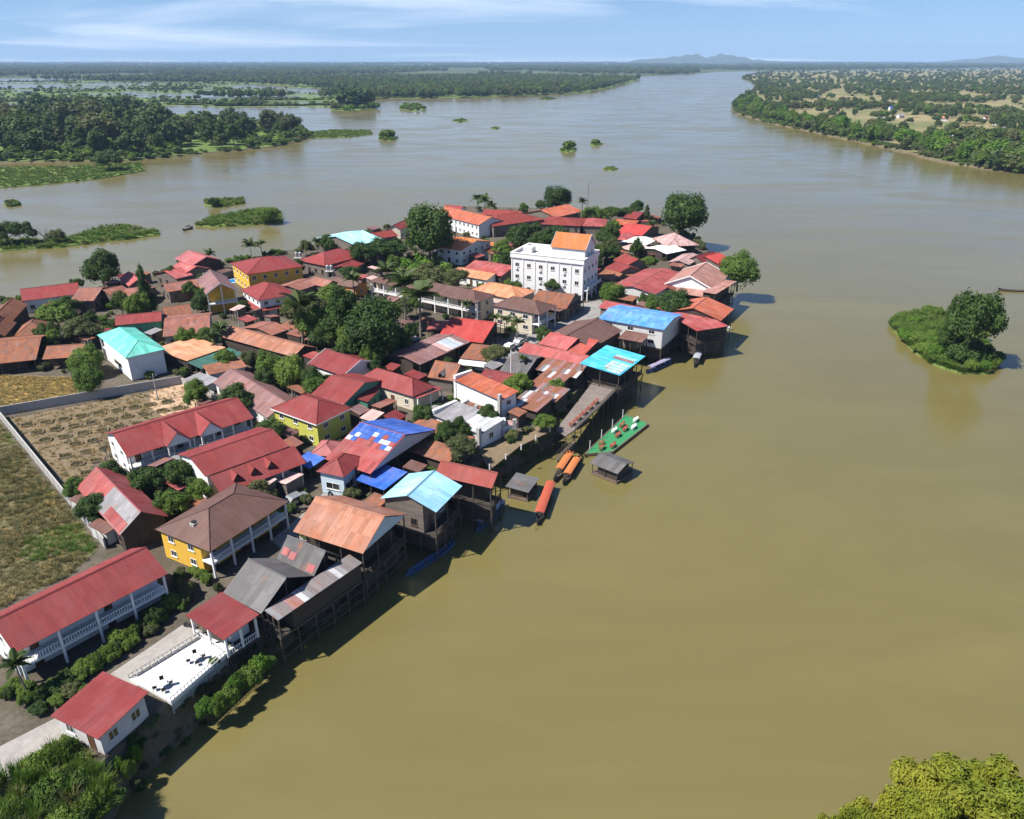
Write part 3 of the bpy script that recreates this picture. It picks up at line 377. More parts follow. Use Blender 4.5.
('lean_to', 'small rusty lean-to roof beside the dull red roof behind the long rusty orange one', -57.44, 188.42, -33.0, 5.46, 3.27, 2.32, 0.5, 's', 'rust', 'plank', {'hi': '+y', 'open': 0}),
('lean_to', 'small dull red lean-to roof beside the rusty pink roof right of the two-tier red', -73.73, 223.72, -33.0, 2.79, 3.16, 2.58, 0.65, 's', 'rustpink', 'plank', {'hi': '+y', 'open': 1}),
('lean_to', 'small red lean-to roof beside the maroon roof beside the thin tree at the far', 57.79, 326.78, -33.0, 5.45, 3.24, 2.56, 0.42, 's', 'redpaint', 'darkwood', {'hi': '+x', 'open': 0}),
('lean_to', 'small faded mauve lean-to roof beside the small red roof annex left of the bright', -27.35, 188.89, -33.0, 2.77, 3.89, 2.79, 0.64, 's', 'mauve', 'plank', {'hi': '-x', 'open': 0}),
('lean_to', 'small rusty lean-to roof beside the white sheet roof below the patched pink roof', 49.11, 266.53, 57.0, 3.48, 2.51, 2.37, 0.58, 's', 'rust', 'darkwood', {'hi': '-x', 'open': 0}),
('lean_to', 'small dull red lean-to roof beside the red roof right of the light cyan roof', -40.05, 294.69, -33.0, 3.62, 3.71, 2.46, 0.64, 's', 'rustpink', 'plank', {'hi': '+x', 'open': 1}),
('lean_to', 'small maroon lean-to roof beside the dull red gabled roof beside the hotel middle', 27.07, 244.76, -33.0, 3.68, 3.02, 2.53, 0.31, 's', 'maroon', 'darkwood', {'hi': '+x', 'open': 1}),
('lean_to', 'small dull red lean-to roof beside the long rusty orange roof left of the palm', -53.64, 180.86, -33.0, 4.95, 3.75, 2.79, 0.56, 's', 'rustpink', 'darkwood', {'hi': '+y', 'open': 0}),
('lean_to', 'small dull red lean-to roof beside the small blue tarpaulin shelter beside the dormered red', -39.22, 120.34, -33.0, 2.81, 2.68, 2.93, 0.7, 's', 'rustpink', 'darkwood', {'hi': '-x', 'open': 1}),
('lean_to', 'small red lean-to roof beside the dark-walled house with bright red gable roof patched', -54.36, 106.36, -33.0, 4.35, 2.38, 2.9, 0.49, 's', 'redpaint', 'plank', {'hi': '-x', 'open': 1}),
('lean_to', 'small maroon lean-to roof beside the mauve-red two-tier roof behind the turquoise roof', -104.32, 183.65, 57.0, 4.9, 2.93, 2.3, 0.43, 's', 'maroon', 'plank', {'hi': '-x', 'open': 1}),
('lean_to', 'small red lean-to roof beside the white two-storey villa with orange tiled gable roofs', -12.22, 263.31, 57.0, 4.88, 3.91, 2.78, 0.52, 's', 'redpaint', 'darkwood', {'hi': '+y', 'open': 0}),
('lean_to', 'small rusty lean-to roof beside the long low house with faded brown roof', -44.8, 145.97, -33.0, 4.49, 2.32, 2.34, 0.54, 's', 'rust', 'plank', {'hi': '-x', 'open': 1}),
('lean_to', 'small grey lean-to roof beside the dark grey weathered roof beside the tall pole', -4.19, 158.89, 57.0, 4.24, 2.79, 2.63, 0.6, 's', 'greymetal', 'plank', {'hi': '+y', 'open': 0}),
('lean_to', 'small dull red lean-to roof beside the rusty roof house continuing right of the long', -97.17, 163.54, -33.0, 3.57, 3.16, 3.0, 0.47, 's', 'rustpink', 'plank', {'hi': '-x', 'open': 0}),
('lean_to', 'small dull red lean-to roof beside the long white house with red roof carrying three', -47.21, 122.97, -33.0, 4.11, 3.01, 2.5, 0.64, 's', 'rustpink', 'plank', {'hi': '+y', 'open': 0}),
('lean_to', 'small brown lean-to roof beside the long low house with faded brown roof', -61.64, 138.05, -33.0, 2.95, 2.41, 2.84, 0.53, 's', 'brown', 'darkwood', {'hi': '+x', 'open': 1}),
('lean_to', 'small maroon lean-to roof beside the white two-storey guesthouse with red roof and twin gables', -64.45, 132.18, 57.0, 5.25, 2.2, 2.43, 0.5, 's', 'maroon', 'plank', {'hi': '+y', 'open': 1}),
('lean_to', 'small rusty lean-to roof beside the small red roof annex left of the bright red', -22.56, 191.61, -33.0, 3.38, 2.68, 2.54, 0.59, 's', 'rust', 'plank', {'hi': '+y', 'open': 0}),
('lean_to', 'small pale pink lean-to roof beside the brown roof with orange end', -43.64, 233.34, -33.0, 3.44, 3.4, 2.63, 0.48, 's', 'palepink', 'plank', {'hi': '-x', 'open': 0}),
('lean_to', 'small maroon lean-to roof beside the white two-storey villa with orange tiled gable roofs', -27.06, 275.56, -33.0, 4.82, 3.93, 2.4, 0.41, 's', 'maroon', 'plank', {'hi': '-x', 'open': 1}),
('lean_to', 'small pale pink lean-to roof beside the white two-storey villa with orange tiled gable roofs', -28.22, 270.08, -33.0, 2.76, 3.53, 2.49, 0.66, 's', 'palepink', 'plank', {'hi': '+y', 'open': 0}),
('lean_to', 'small brown lean-to roof beside the bright blue metal lean-to between the red and light', -16.49, 112.85, -33.0, 3.6, 2.46, 2.42, 0.32, 's', 'brown', 'darkwood', {'hi': '+y', 'open': 1}),
('lean_to', 'small pale pink lean-to roof beside the small red roof porch with green wall', -26.94, 131.97, 57.0, 3.52, 3.25, 2.8, 0.55, 's', 'palepink', 'plank', {'hi': '+x', 'open': 1}),
('lean_to', 'small rusty lean-to roof beside the dull red gabled roof beside the hotel upper', 33.13, 259.49, -33.0, 3.41, 2.82, 2.42, 0.51, 's', 'rust', 'darkwood', {'hi': '+x', 'open': 1}),
('lean_to', 'small dull red lean-to roof beside the small red roof porch with green wall', -25.47, 137.55, 57.0, 5.06, 2.45, 2.93, 0.3, 's', 'rustpink', 'darkwood', {'hi': '-x', 'open': 1}),
('lean_to', 'small brown lean-to roof beside the pink-orange gable peeking right of the shore tree', -124.37, 230.12, 57.0, 4.54, 3.55, 2.35, 0.44, 's', 'brown', 'plank', {'hi': '+y', 'open': 0}),
('lean_to', 'small grey lean-to roof beside the rusty hipped roof house behind the long rusty roof', -111.43, 181.07, -33.0, 4.52, 3.14, 2.78, 0.43, 's', 'greymetal', 'darkwood', {'hi': '+y', 'open': 1}),
('lean_to', 'small grey lean-to roof beside the wide rusty red gabled roof left of the yellow', -91.09, 183.05, -33.0, 3.1, 3.42, 2.44, 0.41, 's', 'greymetal', 'darkwood', {'hi': '+y', 'open': 1}),
('lean_to', 'small pale pink lean-to roof beside the red tiled hipped two-tier house in front', -75.46, 200.81, -33.0, 2.75, 3.53, 2.97, 0.59, 's', 'palepink', 'plank', {'hi': '+y', 'open': 1}),
('lean_to', 'small faded mauve lean-to roof beside the long cream two-storey guesthouse with brown hipped roof', -34.51, 210.65, -33.0, 4.07, 3.13, 2.7, 0.44, 's', 'mauve', 'darkwood', {'hi': '+y', 'open': 1}),
('lean_to', 'small faded mauve lean-to roof beside the red roof hiding behind the long bright blue', 37.15, 205.16, 57.0, 4.17, 3.36, 2.84, 0.36, 's', 'mauve', 'plank', {'hi': '+y', 'open': 1}),
('lean_to', 'small rusty lean-to roof beside the tiny white outhouse with pink flat roof', 1.08, 134.42, -33.0, 2.62, 3.05, 2.47, 0.38, 's', 'rust', 'darkwood', {'hi': '-x', 'open': 0}),
('lean_to', 'small brown lean-to roof beside the long rusty orange roof left of the palm grove', -49.6, 177.22, -33.0, 2.87, 2.38, 2.46, 0.47, 's', 'brown', 'darkwood', {'hi': '+y', 'open': 1}),
('lean_to', 'small rusty lean-to roof beside the pink-orange gable peeking right of the shore tree', -117.59, 238.35, -33.0, 3.03, 2.86, 2.72, 0.42, 's', 'rust', 'plank', {'hi': '+y', 'open': 1}),
('lean_to', 'small pale pink lean-to roof beside the small blue tarpaulin shelter beside the dormered red', -36.84, 108.64, -33.0, 3.22, 3.87, 2.52, 0.43, 's', 'palepink', 'plank', {'hi': '+x', 'open': 0}),
('lean_to', 'small brown lean-to roof beside the maroon roof among the trees below the light cyan', -34.69, 267.17, 57.0, 5.17, 3.17, 2.59, 0.51, 's', 'brown', 'plank', {'hi': '+y', 'open': 1}),
('lean_to', 'small rusty lean-to roof beside the tall white block with orange-red roof and grey chimney', -7.8, 136.96, -33.0, 4.33, 2.45, 2.58, 0.36, 's', 'rust', 'darkwood', {'hi': '-x', 'open': 1}),
('lean_to', 'small rusty lean-to roof beside the small red roof below the water tower and hipped', -51.14, 239.55, -33.0, 3.61, 3.77, 2.77, 0.44, 's', 'rust', 'darkwood', {'hi': '+y', 'open': 1}),
('lean_to', 'small faded mauve lean-to roof beside the white two-storey guesthouse with red roof and twin', -59.54, 112.84, -33.0, 2.82, 3.44, 2.98, 0.69, 's', 'mauve', 'darkwood', {'hi': '+x', 'open': 1}),
('lean_to', 'small dull red lean-to roof beside the small orange roof annex right of the orange', -6.59, 267.06, 57.0, 3.96, 2.32, 2.95, 0.34, 's', 'rustpink', 'plank', {'hi': '+y', 'open': 1}),
('lean_to', 'small rusty lean-to roof beside the red tiled hipped two-tier house in front', -75.08, 219.4, -33.0, 5.43, 2.8, 2.77, 0.54, 's', 'rust', 'plank', {'hi': '+x', 'open': 1}),
('lean_to', 'small grey lean-to roof beside the small red house touching the big round tree', -36.13, 304.74, 57.0, 2.97, 3.1, 2.38, 0.67, 's', 'greymetal', 'plank', {'hi': '+y', 'open': 0}),
('lean_to', 'small dull red lean-to roof beside the red gabled house with green walls', -41.7, 147.88, -33.0, 3.12, 2.46, 2.87, 0.64, 's', 'rustpink', 'darkwood', {'hi': '-x', 'open': 1}),
('lean_to', 'small grey lean-to roof beside the small orange roof annex right of the orange villa', -13.97, 283.07, 57.0, 3.98, 2.66, 2.85, 0.49, 's', 'greymetal', 'darkwood', {'hi': '+y', 'open': 1}),
('lean_to', 'small rusty lean-to roof beside the long maroon-red roof on the far left shore', -140.39, 220.47, -33.0, 3.58, 3.77, 2.37, 0.48, 's', 'rust', 'plank', {'hi': '-x', 'open': 1}),
('lean_to', 'small grey lean-to roof beside the maroon roof among the trees below the light cyan', -48.95, 272.59, 57.0, 5.44, 2.36, 2.71, 0.56, 's', 'greymetal', 'plank', {'hi': '+y', 'open': 1}),
('lean_to', 'small rusty lean-to roof beside the red roof hiding behind the long bright blue roof', 32.97, 210.79, -33.0, 5.19, 3.55, 2.89, 0.63, 's', 'rust', 'darkwood', {'hi': '+y', 'open': 1}),
('lean_to', 'small grey lean-to roof beside the small red roof annex left of the bright red', -25.61, 178.56, -33.0, 5.34, 2.93, 2.34, 0.55, 's', 'greymetal', 'darkwood', {'hi': '-x', 'open': 0}),
('lean_to', 'small faded mauve lean-to roof beside the maroon roof among the trees below the light', -50.65, 264.79, -33.0, 5.47, 3.72, 2.83, 0.54, 's', 'mauve', 'plank', {'hi': '+y', 'open': 0}),
('lean_to', 'small brown lean-to roof beside the pink lower roof in front of the tallest pink', -93.73, 243.58, 57.0, 4.51, 3.04, 2.49, 0.3, 's', 'brown', 'plank', {'hi': '+y', 'open': 0}),
('lean_to', 'small pale pink lean-to roof beside the pale orange hipped roof left of the white', -3.99, 207.4, -33.0, 4.96, 3.36, 2.38, 0.53, 's', 'palepink', 'plank', {'hi': '-x', 'open': 1}),
('lean_to', 'small faded mauve lean-to roof beside the small red roof porch with green wall', -29.89, 134.85, -33.0, 2.81, 3.04, 2.66, 0.66, 's', 'mauve', 'darkwood', {'hi': '-x', 'open': 0}),
('lean_to', 'small brown lean-to roof beside the long cream two-storey guesthouse with brown hipped roof', -14.73, 214.86, -33.0, 3.91, 2.26, 2.75, 0.51, 's', 'brown', 'darkwood', {'hi': '+x', 'open': 0}),
('lean_to', 'small maroon lean-to roof beside the rusty low roof behind the red and blue patched', -22.65, 132.4, -33.0, 2.95, 3.52, 2.35, 0.68, 's', 'maroon', 'darkwood', {'hi': '-x', 'open': 0}),
('lean_to', 'small grey lean-to roof beside the rusty low roof behind the red and blue patched', -15.29, 135.56, -33.0, 2.91, 3.32, 2.56, 0.4, 's', 'greymetal', 'plank', {'hi': '+x', 'open': 0}),
('lean_to', 'small rusty lean-to roof beside the rusty brown roofs beside the dark red and blue', -8.85, 121.7, -33.0, 3.15, 3.94, 2.69, 0.59, 's', 'rust', 'plank', {'hi': '+x', 'open': 0}),
('lean_to', 'small red lean-to roof beside the brown-red gabled roof beside the hotel lowest', 25.76, 230.13, -33.0, 4.56, 3.33, 2.36, 0.57, 's', 'redpaint', 'plank', {'hi': '+y', 'open': 1}),
('lean_to', 'small maroon lean-to roof beside the long pink-red hipped roof house right of the green-walled', -21.06, 153.43, -33.0, 4.2, 3.16, 2.62, 0.38, 's', 'maroon', 'darkwood', {'hi': '-x', 'open': 0}),
('lean_to', 'small rusty lean-to roof beside the rusty roof house continuing right of the long rusty', -105.9, 177.85, -33.0, 5.47, 2.74, 2.78, 0.54, 's', 'rust', 'darkwood', {'hi': '-x', 'open': 0}),
('lean_to', 'small faded mauve lean-to roof beside the small red house touching the big round tree', -56.37, 311.82, 57.0, 4.86, 3.43, 2.5, 0.57, 's', 'mauve', 'darkwood', {'hi': '+y', 'open': 0}),
('lean_to', 'small brown lean-to roof beside the yellow-green two-storey house with red hipped roof and white', -41.41, 124.83, -33.0, 3.66, 2.68, 2.95, 0.51, 's', 'brown', 'plank', {'hi': '-x', 'open': 1})]
TOWN=[(-42.2, 41.3), (-42.4, 54.2), (-40.9, 58.8), (-37.9, 65.1), (-34.0, 73.3), (-28.2, 83.5), (-20.8, 96.4), (-13.4, 110.0), (-4.4, 121.7), (4.5, 132.8), (11.1, 145.2), (17.2, 158.4), (27.2, 176.5), (41.2, 202.1), (53.5, 223.7), (64.4, 247.1), (73.1, 272.1), (73.2, 291.5), (74.1, 309.7), (70.8, 321.6), (62.9, 350.6), (41.7, 365.6), (13.5, 373.6), (-30.4, 379.1), (-47.3, 338.9), (-68.5, 302.2), (-94.9, 272.1), (-114.5, 257.7), (-129.6, 232.5), (-147.1, 219.4), (-175.8, 202.1), (-202.0, 136.4), (-145.1, 55.6), (-85.1, 33.7)]
ISL={'reed_near': [(-227.8, 300.5), (-205.0, 302.2), (-184.8, 309.4), (-169.8, 320.7), (-153.8, 332.8), (-158.3, 341.3), (-180.6, 352.6), (-187.5, 348.0), (-189.9, 326.6), (-200.5, 322.6), (-217.5, 322.6), (-240.3, 318.7)], 'reed_mid': [(-146.5, 353.7), (-136.0, 350.3), (-121.4, 354.9), (-108.6, 362.1), (-115.4, 385.2), (-128.3, 396.5), (-135.9, 385.2), (-145.6, 377.2)], 'reed_small': [(-160.8, 405.3), (-149.3, 402.3), (-142.8, 414.4), (-148.0, 427.3), (-159.5, 424.0), (-166.5, 420.8)], 'grass_bank': [(-348.2, 459.1), (-305.8, 466.8), (-288.7, 478.7), (-264.7, 504.5), (-252.8, 543.2), (-273.5, 581.9), (-300.0, 576.0), (-320.0, 559.1), (-362.5, 559.1), (-411.5, 548.4)], 'wood': [(-533.0, 576.0), (-380.1, 587.8), (-338.8, 593.9), (-289.2, 600.1), (-270.7, 619.5), (-253.8, 647.2), (-228.5, 669.6), (-208.3, 701.9), (-197.7, 746.6), (-201.2, 808.1), (-232.7, 893.3), (-298.4, 997.8), (-426.0, 1108.1), (-605.8, 1195.9), (-767.6, 1219.9), (-1097.4, 1219.9)], 'spit': [(-197.4, 776.2), (-159.8, 791.8), (-142.7, 825.0), (-152.9, 867.2), (-196.0, 867.2), (-219.0, 830.8)], 'islet_right': [(109.4, 209.5), (115.5, 217.0), (123.7, 220.9), (130.2, 218.9), (133.0, 211.3), (127.7, 193.3), (122.2, 177.8), (116.6, 172.4), (109.8, 172.4), (105.8, 179.2), (106.5, 192.5)], 'tuft_a': [(40.4, 671.5), (45.9, 652.7), (54.5, 667.7), (54.9, 695.5), (46.4, 699.7)], 'tuft_b': [(70.0, 716.8), (74.0, 703.9), (81.2, 721.2), (79.9, 744.0), (73.9, 739.3)], 'tuft_c': [(63.4, 550.0), (69.1, 544.7), (74.2, 552.6), (73.1, 566.3), (67.4, 566.3)], 'tuft_d': [(-128.4, 768.3), (-114.8, 753.5), (-110.7, 778.4), (-123.1, 810.4), (-132.3, 804.9)], 'tuft_e': [(-171.8, 1248.6), (-141.7, 1187.6), (-130.4, 1248.6), (-153.4, 1359.9), (-178.4, 1359.9)], 'tuft_f': [(-273.6, 1223.4), (-238.9, 1199.3), (-207.6, 1261.5), (-236.7, 1359.9), (-289.9, 1375.2)], 'tuft_g': [(-74.8, 1009.1), (-63.3, 984.3), (-53.2, 1000.7), (-64.4, 1044.1)], 'tuft_h': [(-24.4, 895.9), (-17.5, 882.6), (-13.4, 902.7), (-18.3, 923.6)], 'tuft_i': [(53.7, 1568.7), (67.3, 1529.7), (85.2, 1584.9), (72.6, 1653.0)], 'tuft_j': [(-267.3, 406.4), (-260.8, 403.4), (-259.7, 409.5), (-268.4, 418.8), (-272.3, 417.2)], 'strip_c': [(-611.7, 1605.2), (-410.4, 1584.4), (-160.8, 1605.2), (16.5, 1693.7), (180.7, 1902.8), (329.8, 2471.9), (489.3, 3160.6), (198.4, 3419.4), (-876.2, 3419.4), (-1426.7, 3259.3), (-1694.1, 3098.0), (-1789.0, 3067.6), (-1431.9, 2870.3), (-866.5, 2628.4), (-479.9, 2169.7), (-296.8, 1845.9), (-376.1, 1693.7)], 'far_left': [(-8417.9, 3008.5), (-32141.1, 11577.5), (-32113.3, 17704.8), (25180.9, 21252.2), (1272.3, 5076.1), (907.3, 4224.8), (569.0, 3680.3), (222.4, 3837.8), (-982.4, 3837.8), (-1750.1, 3515.3), (-2474.5, 2870.3)], 'right_bank': [(375.1, 320.7), (356.1, 434.0), (343.4, 528.0), (330.3, 551.0), (324.0, 600.1), (324.2, 665.8), (322.5, 741.9), (314.6, 880.1), (309.5, 989.6), (317.1, 1139.5), (375.5, 1386.9), (475.3, 1693.7), (648.6, 2169.7), (797.8, 2744.1), (901.8, 3242.4), (1127.8, 3958.7), (1517.4, 4879.7), (16787.3, 14157.5), (18437.8, 9089.8), (3893.9, 1525.3)]}
